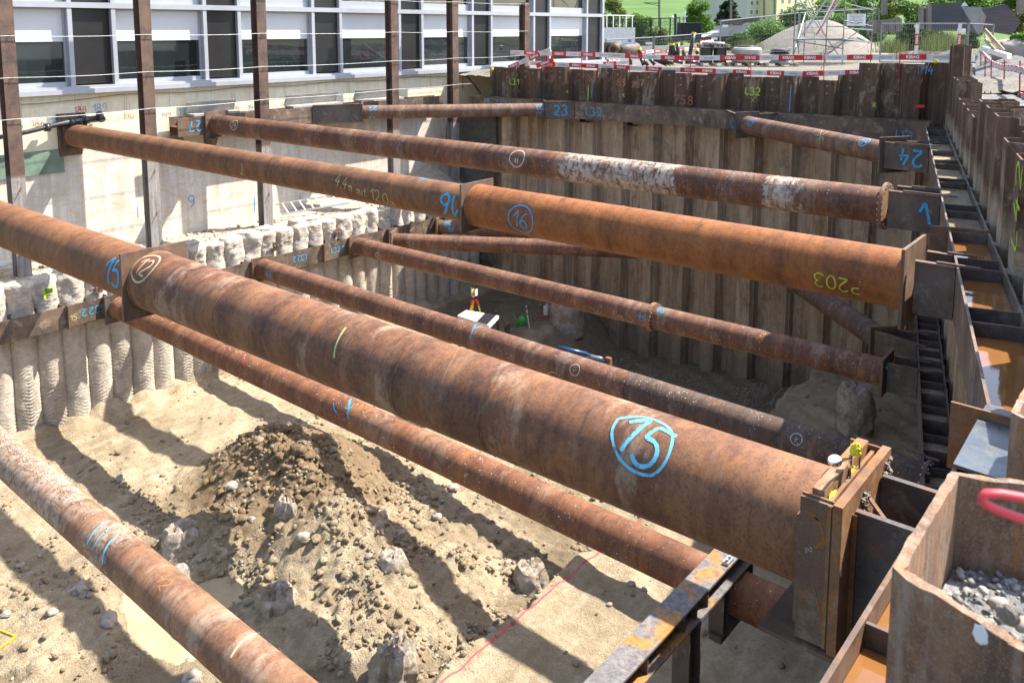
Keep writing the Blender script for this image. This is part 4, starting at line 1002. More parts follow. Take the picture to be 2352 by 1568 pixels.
# ---- press head of strut 15 ----
ph = thing('press_head', 'rusty hydraulic press head box closing the right end of the largest strut', 'press head', (-1.3, 4.3, -3.05))
def phb(name, a, b_, mt, par=ph): q = MB(); q.box(a, b_); return q.build(name, M[mt], par)
YN, YF, ZT, ZB = 3.93, 4.69, -2.275, -3.02
phb('side_plate', (-1.42, YN, ZB), (-1.262, YN+.02, ZT), 'steel2'); phb('side_plate', (-1.42, YF-.02, ZB), (-1.262, YF, ZT), 'steelo')
phb('end_plate', (-1.26, YN-.005, ZB-.02), (-1.215, YF+.005, ZT+.012), 'steelo'); phb('inner_plate', (-1.445, YN+.03, ZB+.05), (-1.425, YF-.03, ZT-.12), 'steel2')
phb('press_beam', (-1.385, YN+.06, -2.6), (-1.325, YF-.03, ZT+.03), 'steelp' if False else 'steelo'); phb('press_beam', (-1.305, YN+.05, -2.6), (-1.285, YF-.05, ZT-.01), 'steelo')
phb('bottom_shelf', (-1.60, YN-.02, ZB-.045), (-1.20, YF, ZB-.022), 'steel2')
q = MB()
for y_ in (YN+.022, YF-.034): q = MB(); q.box((-1.42, y_, ZT-.02), (-1.262, y_+.012, ZT+.012)); q.build('top_flange', M['steelo'], ph)
# grout blobs on the end plate
pr_, sz = [], []
rgn = np.random.default_rng(2)
for (yy_, zz_) in ((4.25, -2.42), (4.62, -2.40)):
    for i in range(70): pr_.append((-1.205, yy_+rgn.normal(0, .03), zz_+rgn.uniform(-.12, .1))); sz.append(rgn.uniform(.006, .016))
for h_ in (0, 70): g_ = rocks('grout', pr_[h_:h_+70], sz[h_:h_+70], M['stumpc'], None, .8, 3+h_); g_.data.transform(INV[ph.name]); g_.parent = ph
M['rustm'] = paint('bright_rust_mark', (.33, .135, .035), .95)
q = MB(); fo = Vector((-1.34, YN-.0015, -2.65)); fx_ = lambda a, b_: fo + Vector((a, 0, b_))
ribbons([[(-.055, .31), (.06, .26)], [(-.02, .32), (.055, .20), (.0, .13)], [(.055, .20), (.02, .10)]], fx_, .014, q, 1)
q.build('rust_mark', M['rustm'], ph); q = MB(); ribbons([[(-.03, -.10), (-.045, -.17), (-.06, -.14)], [(-.045, -.17), (-.02, -.16)], [(.0, -.07), (.045, -.20), (.05, -.30)], [(.05, -.12), (.055, -.24), (.06, -.31)]], fx_, .009, q, 2)
q.build('rust_mark', M['rustm'], ph)
q = MB(); ribbons([[(a*.012 + (.07 if a % 2 else 0), b_*.02) for a, b_ in z_] for z_ in ([(5, 2), (5, 5)],)], fx_, .004, q, 3);
for (t_, a_, b_) in (('P3ss', -.028, .13), ('C0mp', -.045, .13)):
    st, w_ = layout(t_); ribbons([[(a_ + p[1]*.014, b_ - p[0]*.018) for p in s_] for s_ in st], fx_, .0022, q, 5)
q.build('chalk_note', M['chalk'], ph)
q = MB(); q.box((-1.285, YN-.006, ZB), (-1.268, YN-.0005, ZT)); q.build('weld_strip', M['steelo'], ph)
# connectors to the near waler
for y_, nm in ((4.10, 'dark connector beam nearer the camera between press head and waler'), (4.53, 'dark connector beam farther from the camera between press head and waler')):
    T = thing('connector_beam', nm, 'steel beam', (-1.07, y_, -3.0), None, 'connector beams of the press head')
    q = MB(); q.box((-1.212, y_-.01, -3.05), (-.945, y_+.01, -2.36)); q.box((-1.212, y_-.012, -2.72), (-.945, y_+.012, -2.712)); q.build('web', M['steel'], T)
    q = MB(); q.box((-1.205, y_-.018, -2.36), (-.90, y_+.018, -2.345)); q.bar((-.90, y_, -2.352), (-.82, y_-.01, -2.34), .036, .012); q.build('top_flange', M['steel'], T)
q = MB(); q.bar((-1.20, 4.28, -2.36), (-.98, 4.12, -2.46), .02, .012); solo('brace_bar', q, M['steelo'], 'thin rusty diagonal brace bar between the two connector beams', 'brace')
phb('rib', (-1.214, 4.10-.03, -3.02), (-1.19, 4.10-.011, -2.36), 'steelo')
# gauge, rods and yellow rags
M['chrome'] = plain('chrome', (.75, .75, .75), .12, 1.0, .03); M['ragy'] = plain('yellow_rag', (.72, .62, .04), .8, 0, .15, 20)
gz = PZ(*(1548.1+1085*.34178, 1032.4+75*.34178), -2.10)
ga = thing('pressure_gauge', 'round chrome pressure gauge screwed on the press head', 'gauge', gz)
q = MB(); q.lathe(gz + Vector((0, 0, -.012)), [(.030, 0), (.033, .004), (.033, .024), (.031, .028)], 28, Vector((-.15, -.35, 1))); q.build('case', M['chrome'], ga, True)
axg = Vector((-.15, -.35, 1)).normalized()
q = MB(); q.lathe(gz + Vector((0, 0, -.012)) + axg*.0282, [(.027, 0), (.027, .001)], 24, axg); q.build('dial', M['white'], ga)
q = MB(); q.bar(gz + axg*.019, gz + axg*.019 + Vector((.015, .012, 0)), .003, .001); q.build('needle', M['dpanel'], ga)
r0 = Vector((-1.295, 4.27, -2.5)); r1 = Vector((-1.295, 4.27, -2.20));
q = MB(); q.tube([gz + Vector((.02, .0, 0)), (gz + r1)/2 + Vector((0, 0, .01)), r1 + Vector((0, 0, .02))], .008, 10); q.tube([r1 + Vector((0, 0, .04)), r1 + Vector((0, 0, -.03))], .011, 6); q.build('fitting', M['chrome'], ga)
q = MB(); q.tube([r0, r1 + Vector((0, 0, -.03))], .005, 8); q.build('rod', M['steel2'], ga)
q = MB(); q.tube([(-1.29, 4.40, -2.5), (-1.29, 4.40, -2.22)], .005, 8); q.lathe((-1.29, 4.40, -2.22), [(.010, 0), (.010, .02), (.006, .022), (.006, .035), (.009, .036), (.009, .05)], 8); solo('valve_rod', q, M['steel2'], 'thin threaded rod with a nut standing beside the pressure gauge', 'rod')
import bmesh
def crumple(c, r, seed, mt, label, sq=(1, 1, 1)):
    bm = bmesh.new(); bmesh.ops.create_icosphere(bm, subdivisions=4, radius=1); rg = random.Random(seed); vs = []
    from mathutils import noise as mn
    for v in bm.verts:
        k = 1 + .45*mn.noise(v.co*1.7 + Vector((seed, 0, 0))) + .22*mn.noise(v.co*5 + Vector((0, seed, 0)))
        vs.append(Vector(c) + Vector((v.co.x*sq[0], v.co.y*sq[1], v.co.z*sq[2]))*r*k)
    fs = [tuple(v.index for v in f.verts) for f in bm.faces]; bm.free()
    q = MB().add(vs, fs); return solo('rag', q, M[mt], label, 'rag')
crumple(Vector((-1.285, 4.30, -2.14)), .030, 3, 'ragy', 'crumpled bright yellow rag tied on the gauge fitting', (1, .6, 1.1))
crumple(Vector((-1.31, 4.36, -2.29)), .022, 5, 'ragy', 'pale yellow rag stuffed in the press head beside the rod', (.5, 1.6, .9))
crumple(Vector((-1.31, 4.06, -2.29)), .022, 8, 'ragy', 'yellow rag scrap stuffed in the near end of the press head', (.5, 1.8, .7))

# ---- clamp beam under the big strut ----
cb = thing('support_beam', 'rusty and grey support beam on dark posts holding the thin strut', 'support beam', (-3.9, 6.8, -9.2))
q = MB();
for z_ in (-5.93, -6.18): q.box((-4.03, 4.5, z_-.012), (-3.75, 9.1, z_+.012))
q.build('flange', M['beamtop'] if 'beamtop' in M else M['steelo'], cb)
q = MB(); q.box((-3.898, 4.5, -6.167), (-3.882, 9.1, -5.943)); q.build('web', M['steel2'], cb)
for y_ in (5.2, 6.6, 7.35, 7.6, 7.85, 8.9):
    q = MB(); q.box((-4.0, y_-.008, -6.166), (-3.90, y_+.008, -5.944)); q.box((-3.88, y_-.008, -6.166), (-3.78, y_+.008, -5.944)); q.build('stiffener', M['steel2'], cb)
for y_ in (7.62,):
    q = MB(); q.box((-4.0, y_-.13, -9.4), (-3.80, y_-.115, -6.2)); q.box((-4.0, y_+.115, -9.4), (-3.80, y_+.13, -6.2)); q.box((-3.905, y_-.115, -9.4), (-3.89, y_+.115, -6.2)); q.build('post', M['steel'], cb)
for y_ in (8.35, 9.0):
    q = MB(); q.box((-3.98, y_-.06, -6.85), (-3.8, y_-.05, -6.2)); q.box((-3.98, y_+.05, -6.85), (-3.8, y_+.06, -6.2)); q.box((-3.9, y_-.05, -6.85), (-3.888, y_+.05, -6.2)); q.build('hanger', M['steel'], cb)
q = MB(); q.box((-3.95, 8.25, -6.86), (-3.8, 9.1, -6.78)); q.build('hanger_bar', M['steel'], cb)
q = MB(); q.box((-3.83, 8.28, -5.93), (-3.76, 8.42, -5.88))
for y_ in (8.31, 8.38): q.lathe((-3.79, y_, -5.9), [(.018, 0), (.018, .05)], 8)
q.build('clamp', M['bolt'], cb)
# ---------------- pit floor ----------------
def floorz(X, Y):
    # right plateau with a cut edge at the red line, lower trench in the far right
    edge = -8.05 + .10*np.sin(Y*2.1) + .35*fbm(Y*1.3, Y*0+3, 3)
    plat = sstep(0, .22, X - edge)
    base = -9.22 - .22*(1-plat)*sstep(-13.2, -10.5, X)*sstep(13.5, 12.5, Y)
    deep = sstep(-15.6, -13.4, X + .25*(Y-20))*(1-plat)*sstep(15.2, 17.2, Y)
    z = base - 1.35*deep
    z = z - .16*sstep(17.2, 18.5, Y)*sstep(-14.5, -16.5, X)*sstep(-20.2, -19.4, X)
    # heap of dug soil and its tail
    def g(cx, cy, rx, ry, h, a=0, p=1.0):
        dx, dy = X-cx, Y-cy; ca, sa = math.cos(a), math.sin(a); u, v = (dx*ca+dy*sa)/rx, (-dx*sa+dy*ca)/ry
        return h*np.exp(-(u*u+v*v)**p)
    heap = g(-13.9, 9.8, 1.75, 1.35, .80, .3, 1.7) + g(-14.3, 9.5, .6, .5, .18) + g(-13.2, 10.2, .7, .5, .15) + g(-12.7, 9.0, 1.7, 1.15, .62, -.2) + g(-11.0, 8.9, 1.7, 1.2, .48) + g(-9.9, 10.0, 1.3, 1.2, .36) + g(-9.4, 8.3, 1.0, .9, .22) + g(-13.5, 7.6, .8, .6, .35) + g(-10.3, 7.3, .8, .6, .20) + g(-12.0, 11.4, 1.6, .7, .18)
    pud = g(-12.35, 6.1, 1.35, .55, 1, -.15, 2) + g(-12.2, 7.0, .55, .75, 1, 0, 2) + g(-13.6, 6.5, .5, .35, .8, .2, 2)
    heap = heap*(1 + .55*fbm(X*.9+4, Y*.9+2, 3))
    rough = np.clip(heap*1.6 + .35*(1-plat)*sstep(-15, -12.5, X)*sstep(13, 11, Y) + .18 + .3*deep + .55*sstep(5.6, 4.3, Y)*(1-plat) , 0, 1)
    rough = rough*(1-plat*.78)
    z = z + heap
    z = z + rough*(.30*fbm(X*1.3, Y*1.3, 5, .55) + .17*fbm(X*4.2, Y*4.2, 4, .6) + .10*fbm(X*11, Y*11, 3, .7))
    cl = np.clip(vn(X*5+3, Y*5)-.55, 0, 1)*np.clip(vn(X*17, Y*17)-.3, 0, 1)
    z = z + rough*.30*cl - .10*rough*np.abs(fbm(X*2.2+9, Y*2.2, 4, .6))*2
    z = z + .05*fbm(X*2.3, Y*2.3, 4) + .025*fbm(X*9, Y*9, 3) + .03*np.sin((X*.6+Y*.8)*9+2*fbm(X, Y, 2))*sstep(.3, .6, vn(X*.7, Y*.7+5))*(1-rough)
    for (x0, y0, x1, y1) in ((-19, 6.6, -14.5, 5.4), (-19, 8.1, -14.8, 6.9), (-18.6, 12.2, -12.6, 13.6), (-18.6, 13.6, -12.8, 15.0), (-7.2, 6, -5.4, 12.5)):
        L = math.hypot(x1-x0, y1-y0); a = ((X-x0)*(x1-x0)+(Y-y0)*(y1-y0))/L; b = ((X-x0)*-(y1-y0)+(Y-y0)*(x1-x0))/L
        z = z - (.020 + .022*(np.sin(a*30) > .1))*sstep(.24, .16, np.abs(b))*((a > 0) & (a < L))*(1-rough)*sstep(.25, .5, vn(X*1.4, Y*1.4))
    pud = np.clip(pud*1.0 + .55*fbm(X*2.2+7, Y*2.2, 5, .6)*(pud > .05), 0, 1)
    z = z*(1-np.clip(pud, 0, 1)) + (-9.42)*np.clip(pud, 0, 1)
    nearp = (((X+12.5)/2.6)**2 + ((Y-6.4)/2.1)**2) < 1
    z = np.where(nearp & (pud < .5), np.maximum(z, -9.345), z)
    z = z + .45*sstep(-19.4, -20.1, X)*vn(X*3, Y*3)
    p2 = g(-18.1, 20.6, 1.7, 1.5, 1, .3, 2)
    z = z*(1-.9*np.clip(p2, 0, 1)) + (-9.47)*.9*np.clip(p2, 0, 1)
    return z
xs = np.arange(-20.4, -.8, .042); ys_ = np.arange(2.2, 24.6, .042); X, Y = np.meshgrid(xs, ys_)
FZ = floorz(X, Y)
sheet('pit_floor', X, Y, FZ, M['soil'], 'structure')
def fz(x, y): return float(floorz(np.array([[float(x)]]), np.array([[float(y)]]))[0, 0])
# skirt floor outside the fine patch (under the camera side)
q = MB(); q.add([(-24, -6, -9.3), (4, -6, -9.3), (4, 2.3, -9.3), (-24, 2.3, -9.3)], [(0, 1, 2, 3)]); o = q.build('pit_floor_outer', M['soil']); o['kind'] = 'structure'
def pool(nm, cx, cy, rx, ry, z, mt):
    q = MB(); n = 40; q.add([(cx+rx*math.cos(2*math.pi*i/n), cy+ry*math.sin(2*math.pi*i/n), z) for i in range(n)], [tuple(range(n))]); o = q.build(nm, M[mt]); o['kind'] = 'structure'
pool('puddle', -12.5, 6.4, 2.1, 1.6, -9.36, 'mwater'); pool('puddle', -18.1, 20.6, 2.2, 2.0, -9.425, 'dwater')
# loose clods and pebbles
rgn = np.random.default_rng(11); N_ = 150000
px_ = rgn.uniform(-19.6, -3.5, N_); py_ = rgn.uniform(3, 23.3, N_)
w1 = np.exp(-(((px_+12.2)/2.6)**2 + ((py_-9.2)/2.2)**2)) + .5*np.exp(-(((px_+9.6)/1.2)**2 + ((py_-9.4)/2.8)**2)) + .45*np.exp(-(((px_+13)/2)**2 + ((py_-4.6)/1.0)**2)) + .30*((px_ > -14.5) & (px_ < -8) & (py_ > 16)) + .05
w1 = np.where(px_ > -7.9, .035, w1)
pud_ = np.exp(-((((px_+12.25)/1.05)**2 + ((py_-6.2)/.8)**2)**2)); w1 = w1*(1-pud_)*(.12 + 2.2*sstep(.45, .75, vn(px_*1.6+9, py_*1.6))*sstep(.3, .8, vn(px_*.6+2, py_*.6)+.2))
keep = rgn.random(N_) < w1; px_, py_ = px_[keep], py_[keep]
pz_ = floorz(px_[None], py_[None])[0]; sz_ = .008 + .062*rgn.random(len(px_))**5.5
sel = rgn.random(len(px_)) < .16
o = rocks('soil_clods', np.stack([px_, py_, pz_ + sz_*.2], -1)[~sel], sz_[~sel], M['clod'], 'stuff', .8, 21, .22); tag(o, 'brown soil clods strewn over the dug pit floor', 'soil')
o = rocks('pebbles', np.stack([px_, py_, pz_ + sz_*.15], -1)[sel], sz_[sel]*.75, M['stone'], 'stuff', .6, 22); tag(o, 'pale pebbles strewn over the pit floor', 'pebbles')

hn_ = 700; a_ = rgn.uniform(0, 6.28, hn_); r_ = np.abs(rgn.normal(0, 1, hn_)); hx_ = -13.4 + 2.0*r_*np.cos(a_) + .9*r_; hy_ = 9.4 + 1.2*r_*np.sin(a_) - .3*r_
ok_ = (hx_ < -8.1) & (hy_ > 6.9); hx_, hy_ = hx_[ok_], hy_[ok_]; hs_ = .03 + .075*rgn.random(len(hx_))**2.5
o = rocks('heap_clods', np.stack([hx_, hy_, floorz(hx_[None], hy_[None])[0]+hs_*.15], -1), hs_, M['soil'], 'stuff', .75, 27, .2, 2); tag(o, 'coarse damp clods rolling down the dug heap', 'soil')
# ---- pile stumps and boulders (noise shaped, each its own) ----
from mathutils import noise as mn
def boulder(name, c, sz, seed, mt, label, cat, rgh=.35, sub=4, cut=None, group=None, zrot=0):
    bm = bmesh.new(); bmesh.ops.create_icosphere(bm, subdivisions=sub, radius=1); vs = []
    off = Vector((seed*3.1, seed*1.7, seed*.9)); Rz = Matrix.Rotation(zrot, 3, 'Z')
    for v in bm.verts:
        k = v.co.copy(); s_ = 1 + rgh*mn.noise(k*1.3+off) + rgh*.5*mn.noise(k*3.1+off) + rgh*.28*mn.noise(k*8+off)
        p = Vector((k.x*sz[0], k.y*sz[1], k.z*sz[2]))*s_
        if cut is not None and p.z > cut*sz[2]: p.z = cut*sz[2] + (p.z-cut*sz[2])*.25
        vs.append(Vector(c) + Rz @ p)
    fs = [tuple(v.index for v in f.verts) for f in bm.faces]; bm.free()
    return autosmooth(solo(name, MB().add(vs, fs), M[mt], label, cat, group), 40)
def stump(px0, r, h, seed, label, lean=0, cat='pile stump', rough=1.0, par_rebar=0, dz=0):
    """broken-off concrete pile standing out of the floor"""
    x0, y0 = px0.x, px0.y; z0_ = fz(x0, y0) - .3 + dz; n = 44; mrows = 30; vs = []; fs = []
    for j in range(mrows+1):
        t = j/mrows; zz = z0_ + (h+.3)*t
        for i in range(n):
            a = 2*math.pi*i/n; p = Vector((math.cos(a), math.sin(a), zz*1.2)); o_ = Vector((seed*5.1, seed*2.3, 0))
            rr = r*(1 + rough*.20*mn.noise(p*1.3+o_) + rough*.16*mn.noise(p*3.1+o_) + rough*.08*mn.noise(p*9+o_)) * (1 - .30*(max(0, t-.5)/.5)**2*min(1, rough))
            top = .22*rough*h*mn.noise(Vector((math.cos(a)*1.5, math.sin(a)*1.5, seed)))*max(0, t-.6)/.4
            vs.append((x0 + rr*math.cos(a) + lean*t, y0 + rr*math.sin(a), zz + top))
    b0 = mrows*n
    for j in range(mrows):
        for i in range(n):
            i2 = (i+1) % n; fs.append((j*n+i, j*n+i2, (j+1)*n+i2, (j+1)*n+i))
    prev = b0
    for f_ in (.8, .6, .4, .2):
        nb = len(vs)
        for i in range(n):
            a = 2*math.pi*i/n; b_ = vs[b0+i]
            vs.append((x0+lean + (b_[0]-x0-lean)*f_, y0 + (b_[1]-y0)*f_, b_[2]*f_ + (z0_+h+.3)*(1-f_) + .09*rough*mn.noise(Vector((math.cos(a)*f_*4, math.sin(a)*f_*4, seed*7)))+.05*(1-f_)*rough*mn.noise(Vector((a*3, f_*9, seed)))))
        for i in range(n):
            i2 = (i+1) % n; fs.append((prev+i, prev+i2, nb+i2, nb+i))
        prev = nb
    vs.append((x0+lean, y0, z0_+h+.3)); c_ = len(vs)-1
    for i in range(n): fs.append((prev+i, prev+(i+1) % n, c_))
    T = thing('pile_stump', label, cat, (x0, y0, z0_)); o = MB().add(vs, fs).build('stump', M['stumpc'], T); autosmooth(o, 45)
    rgb = random.Random(seed)
    for k in range(par_rebar):
        a = rgb.uniform(0, 6.28); q = MB(); zt = z0_+h+.3
        p = Vector((x0+lean+r*.75*math.cos(a), y0+r*.75*math.sin(a), zt-.15)); q.tube([p, p+Vector((.02*math.cos(a), .02*math.sin(a), .18)), p+Vector((.12*math.cos(a+1), .12*math.sin(a+1), .26))], .006, 6); q.build('rebar', M['steel2'], T)
    return T
stump(PZ(1218, 1325, -9.3), .31, .28, 2, 'white topped concrete pile stump beside the red paint line', .02, par_rebar=1)
stump(PZ(905, 1540, -9.3), .33, .42, 5, 'jagged concrete pile stump with bent wires at the bottom centre', .04, par_rebar=3, rough=1.5)
stump(PZ(632, 1405, -9.35), .34, .24, 8, 'broken concrete pile stump at the edge of the puddle', 0, par_rebar=1, rough=1.4)
stump(PZ(418, 1262, -9.3), .36, .16, 11, 'rounded concrete pile stump half in shade left of the soil heap', .05, rough=1.1)
stump(PZ(668, 1215, -9.0), .25, .12, 14, 'small pinkish stump half buried in the soil heap', .0, rough=1.2)
stump(PZ(1962, 985, -9.25), .42, .98, 17, 'big round concrete pile stump with rebar ends on the shaded plateau', .0, par_rebar=4, rough=.9)
stump(PZ(1300, 800, -10.2), .55, .85, 20, 'wide pale pile head standing in the trench near the far sheet piles', 0, rough=.4, dz=.0)
stump(PZ(905, 1355, -9.3), .26, .10, 23, 'low mud covered stump between heap and red line', .0, rough=.9)
boulder('slab_stone', PZ(708, 1240, -9.1), (.16, .34, .30), 3, 'board', 'leaning brown stone slab with pale scratches on the heap foot', 'stone', .25, 4, zrot=.5)
boulder('boulder', PZ(415, 1310, -9.25), (.16, .14, .12), 5, 'stone', 'smooth round boulder in front of the rounded stump', 'stone', .12)
boulder('boulder', PZ(730, 1200, -8.95), (.10, .09, .08), 6, 'stumpc', 'small boulder beside the leaning slab', 'stone', .3)
boulder('boulder', PZ(250, 1424, -9.25), (.20, .12, .12), 7, 'stone', 'pale oblong boulder at the left edge of the puddle', 'stone', .2, zrot=-.4)
boulder('boulder', PZ(186, 1360, -9.25), (.20, .20, .16), 8, 'stumpc', 'lumpy pinkish boulder under the bottom left strut', 'stone', .5)
for i, (u, v, r_) in enumerate([(60, 1310, .10), (48, 1300, .08), (278, 1104, .11), (284, 1117, .10), (12, 1414, .08), (880, 1240, .13), (922, 1252, .11), (1368, 1245, .14), (868, 1280, .08), (1016, 1200, .10), (1040, 1128, .11), (920, 1285, .1), (768, 1152, .09), (1005, 1195, .1), (700, 1300, .12), (728, 1310, .1), (850, 1340, .07), (1130, 1445, .09), (1170, 1408, .08), (1450, 1350, .07), (440, 1545, .14), (150, 1350, .08), (205, 1370, .07), (120, 1420, .09), (645, 1270, .13), (580, 1250, .08), (535, 1180, .13), (600, 1130, .12), (1480, 1360, .06), (1400, 1395, .05), (1990, 1420, .07), (1815, 1300, .06)]):
    p = PZ(u, v, -9.25); p.z = fz(p.x, p.y) + r_*.25
    boulder('loose_stone', p, (r_, r_*.8, r_*.6), 30+i, 'stone' if i % 3 else 'clod', 'loose stone lying on the muddy pit floor', 'stone', .35, 3, group='loose stones on the pit floor', zrot=i)
# red paint line on the ground
ln = []; q = MB()
for i in range(120):
    y = 6.5 + i*.06; x = -7.80 + .008*math.sin(i*.9); ln.append((x, y))
vs = [(x-.017, y, fz(x-.017, y)+.006) for x, y in ln] + [(x+.017, y, fz(x+.017, y)+.006) for x, y in ln]
q.add(vs, [(i, 120+i, 121+i, i+1) for i in range(119)])
M['redline'] = paint('red_marking_paint', (.75, .10, .12), .85)
tag(q.build('painted_line', M['redline']), 'straight red paint line sprayed along the edge of the flat ground', 'paint line')
# thin red string at the foot of the bored piles
q = MB(); q.tube([(-19.75+.08*math.sin(i), 5+i*.9, fz(-19.7, 5+i*.9)+.05) for i in range(13)], .006, 5)
solo('string', q, plain('red_string', (.35, .12, .08), .8), 'thin reddish string stretched along the foot of the bored piles', 'string')
# rebars
def rebars(cu, cv, z_, n, spread, h, seed, label):
    p = PZ(cu, cv, z_); rg = random.Random(seed)
    for i in range(n):
        a = Vector((p.x+rg.uniform(-spread, spread), p.y+rg.uniform(-spread, spread), 0)); a.z = fz(a.x, a.y)-.05
        q = MB(); q.tube([a, a+Vector((rg.uniform(-.1, .1), rg.uniform(-.1, .1), h*.6)), a+Vector((rg.uniform(-.15, .15), rg.uniform(-.15, .15), h*rg.uniform(.8, 1.1)))], .009, 6)
        solo('reinforcing_bar', q, M['bolt'] if False else M['post'], label, 'rebar', 'rusty bars sticking out of the trench floor')
rebars(1500, 875, -10.5, 5, .35, .6, 1, 'thin bar sticking up from the trench floor by the far sheet piles'); rebars(1745, 935, -10.5, 7, .4, .65, 2, 'thin bar sticking up beside the edge of the shaded plateau')

# ---------------- posts with cables ----------------
GP = 'steel posts standing on the ledge'
plabs = ['leftmost dark steel post, cut by the left edge of the photo', 'second steel post from the left, in front of the second wide window', 'third steel post from the left, ending on the ledge beside the ladder', 'fourth steel post from the left, behind the corner strut 23', 'fifth steel post from the left, just before the far sheet piles', 'shorter steel post at the far right end of the cables']
for i, (y_, zb, zt) in enumerate([(7.53, -5.75, 1.9), (10.72, -5.8, 1.9), (14.1, -5.85, 1.9), (19.12, -5.5, 1.9), (22.0, -5.4, 1.9), (26.05, -1.75, .98)]):
    T = thing('steel_post', plabs[i], 'post', (-21.0, y_, zb), None, GP); hw, fl = .15, .019
    q = MB(); q.box((-20.85-fl, y_-hw, zb), (-20.85, y_+hw, zt)); q.build('flange', M['post'], T)
    q = MB(); q.box((-21.15, y_-hw, zb), (-21.15+fl, y_+hw, zt)); q.build('flange', M['post'], T)
    q = MB(); q.box((-21.15+fl, y_-.006, zb), (-20.85-fl, y_+.006, zt)); q.build('web', M['post'], T)
    for z_ in ((-.17, -1.10, -2.03) if i < 5 else (.8, -.1)):
        q = MB(); q.tube([(-20.85, y_+.02, z_-.02), (-20.80, y_+.03, z_-.03), (-20.80, y_+.03, z_+.03), (-20.84, y_+.0, z_+.04)], .008, 6); q.build('hook', M['steel2'], T)
    if i < 3:
        for z_ in (-3.6, -4.7): q = MB(); q.tube([(-20.85, y_+.05, z_), (-20.78, y_, z_-.1)], .012, 6); q.build('pin', M['steel2'], T)
M['cable'] = plain('galvanised_cable', (.45, .45, .44), .45, .3)
for j, (z_, lab) in enumerate([(.86, 'topmost'), (-.17, 'second from the top'), (-1.10, 'third from the top'), (-2.03, 'lowest')]):
    q = MB(); pts = []
    P_ = [(7.53-4), 7.53, 10.72, 14.1, 19.12, 22.0, 26.05 if j < 3 else 26.0]
    for a, b_ in zip(P_[:-1], P_[1:]):
        for t in range(8): y_ = a + (b_-a)*t/8; pts.append((-20.80, y_, z_ - .03*math.sin(math.pi*t/8) + .0035*(y_-7.5)))
    pts.append((-20.80, P_[-1], z_+.06)); q.tube(pts, .0065, 6); solo('steel_cable', q, M['cable'], 'thin pale steel cable strung between the posts, the %s of four' % lab, 'cable', 'cables between the posts', True)
# slanted concrete boards behind the upper waler
for i, (ya, yb) in enumerate([(12.25, 13.75), (15.5, 17.45), (18.2, 20.1)]):
    q = MB(); q.obox((-21.93, ya, -2.33), (0, yb-ya, 0), (.05, 0, -.0), (.14, 0, .30)); q.obox((-21.93, ya+.03, -2.40), (0, yb-ya-.06, 0), (.45, 0, 0), (0, 0, .06))
    solo('backing_slab', q, M['board'], ['short', 'long middle', 'long rightmost'][i] + ' slanted grey slab cast behind the upper waler on the left wall', 'slab', 'slabs behind the upper waler')
# wall plate behind strut 16
q = MB(); q.box((-21.99, 8.90, -3.15), (-21.92, 9.45, -2.1)); solo('wall_plate', q, M['steel2'], 'dark steel plate on the basement wall behind the left end of strut 16', 'plate')
# wall numbers
def wnum(t, u, v, h, c_, ang=0):
    p = PX(u, v, -21.99); h = h*.72; q = MB(); ribbons(placed(t, h, ang), lambda a, b_: Vector((-21.994, p.y+a, p.z+b_)), h*.09, q, int(u)); q.build('painted_mark', M[c_], wallt)
for t, u, v, h, c_ in [('189', 230, 247, .26, 'blue'), ('188', 185, 252, .22, 'redp'), ('x', 185, 245, .3, 'redp'), ('187', 133, 275, .24, 'blue'), ('186', 88, 283, .24, 'orp'), ('190', 295, 266, .22, 'orp'), ('192', 382, 266, .2, 'orp'), ('193', 424, 256, .25, 'blue'), ('194', 463, 243, .18, 'orp'), ('195', 503, 240, .2, 'blue'), ('196', 540, 245, .2, 'orp'), ('H', 294, 243, .25, 'redp'), ('H', 536, 223, .3, 'redp'), ('197', 580, 246, .22, 'blue'), ('185', 36, 290, .24, 'blue'), ('|', 318, 487, .45, 'blue'), ('9', 440, 462, .45, 'blue'), ('|', 586, 470, .7, 'blue'), ('|', 1064, 190, .8, 'redp'), ('|', 690, 455, .5, 'blue'), ('-', 880, 286, .3, 'redp')]: wnum(t, u, v, h, c_)
# marks on the far sheet piles
def fmark(t, u, v, h, c_, ang=0, wd=None, lab=None):
    p = PL(u, v, (-.09, 1, 0), 24.44-.010); q = MB(); ribbons(placed(t, h, ang), lambda a, b_: p + FE*a + UPV*b_ - FN*.006, wd or h*.11, q, int(u)); q.build('painted_mark', M[c_], far, label=lab)
for t, u, v, h, c_, lab in [('L3.1', 1181, 188, .20, 'lime', 'lime L3.1'), ('L32', 1729, 210, .22, 'lime', 'lime L32'), ('x', 1731, 227, .2, 'lime', None), ('x', 1304, 209, .14, 'lime', None), ('x', 1433, 217, .16, 'lime', None), ('x', 2009, 238, .18, 'lime', None), ('|', 1361, 205, .6, 'blue', None), ('|', 1352, 215, .55, 'lime', None), ('|', 1817, 226, .8, 'blue', None), ('85', 1427, 190, .22, 'orp', 'faded 85'), ('20', 1460, 194, .2, 'orp', 'faded 20'), ('7', 1475, 191, .2, 'palery', None), ('75.8', 1570, 230, .26, 'orp', 'faded red 75'), ('16', 1358, 183, .2, 'orp', None), ('T14', 2124, 161, .22, 'blue', 'blue T14'), ('-', 2112, 238, .8, 'redp', None)]:
    fmark(t, u, v, h, c_, lab=lab, wd=.028 if t in 'x|L32L3.1' else None)
p = Vector((0, 0, 0))
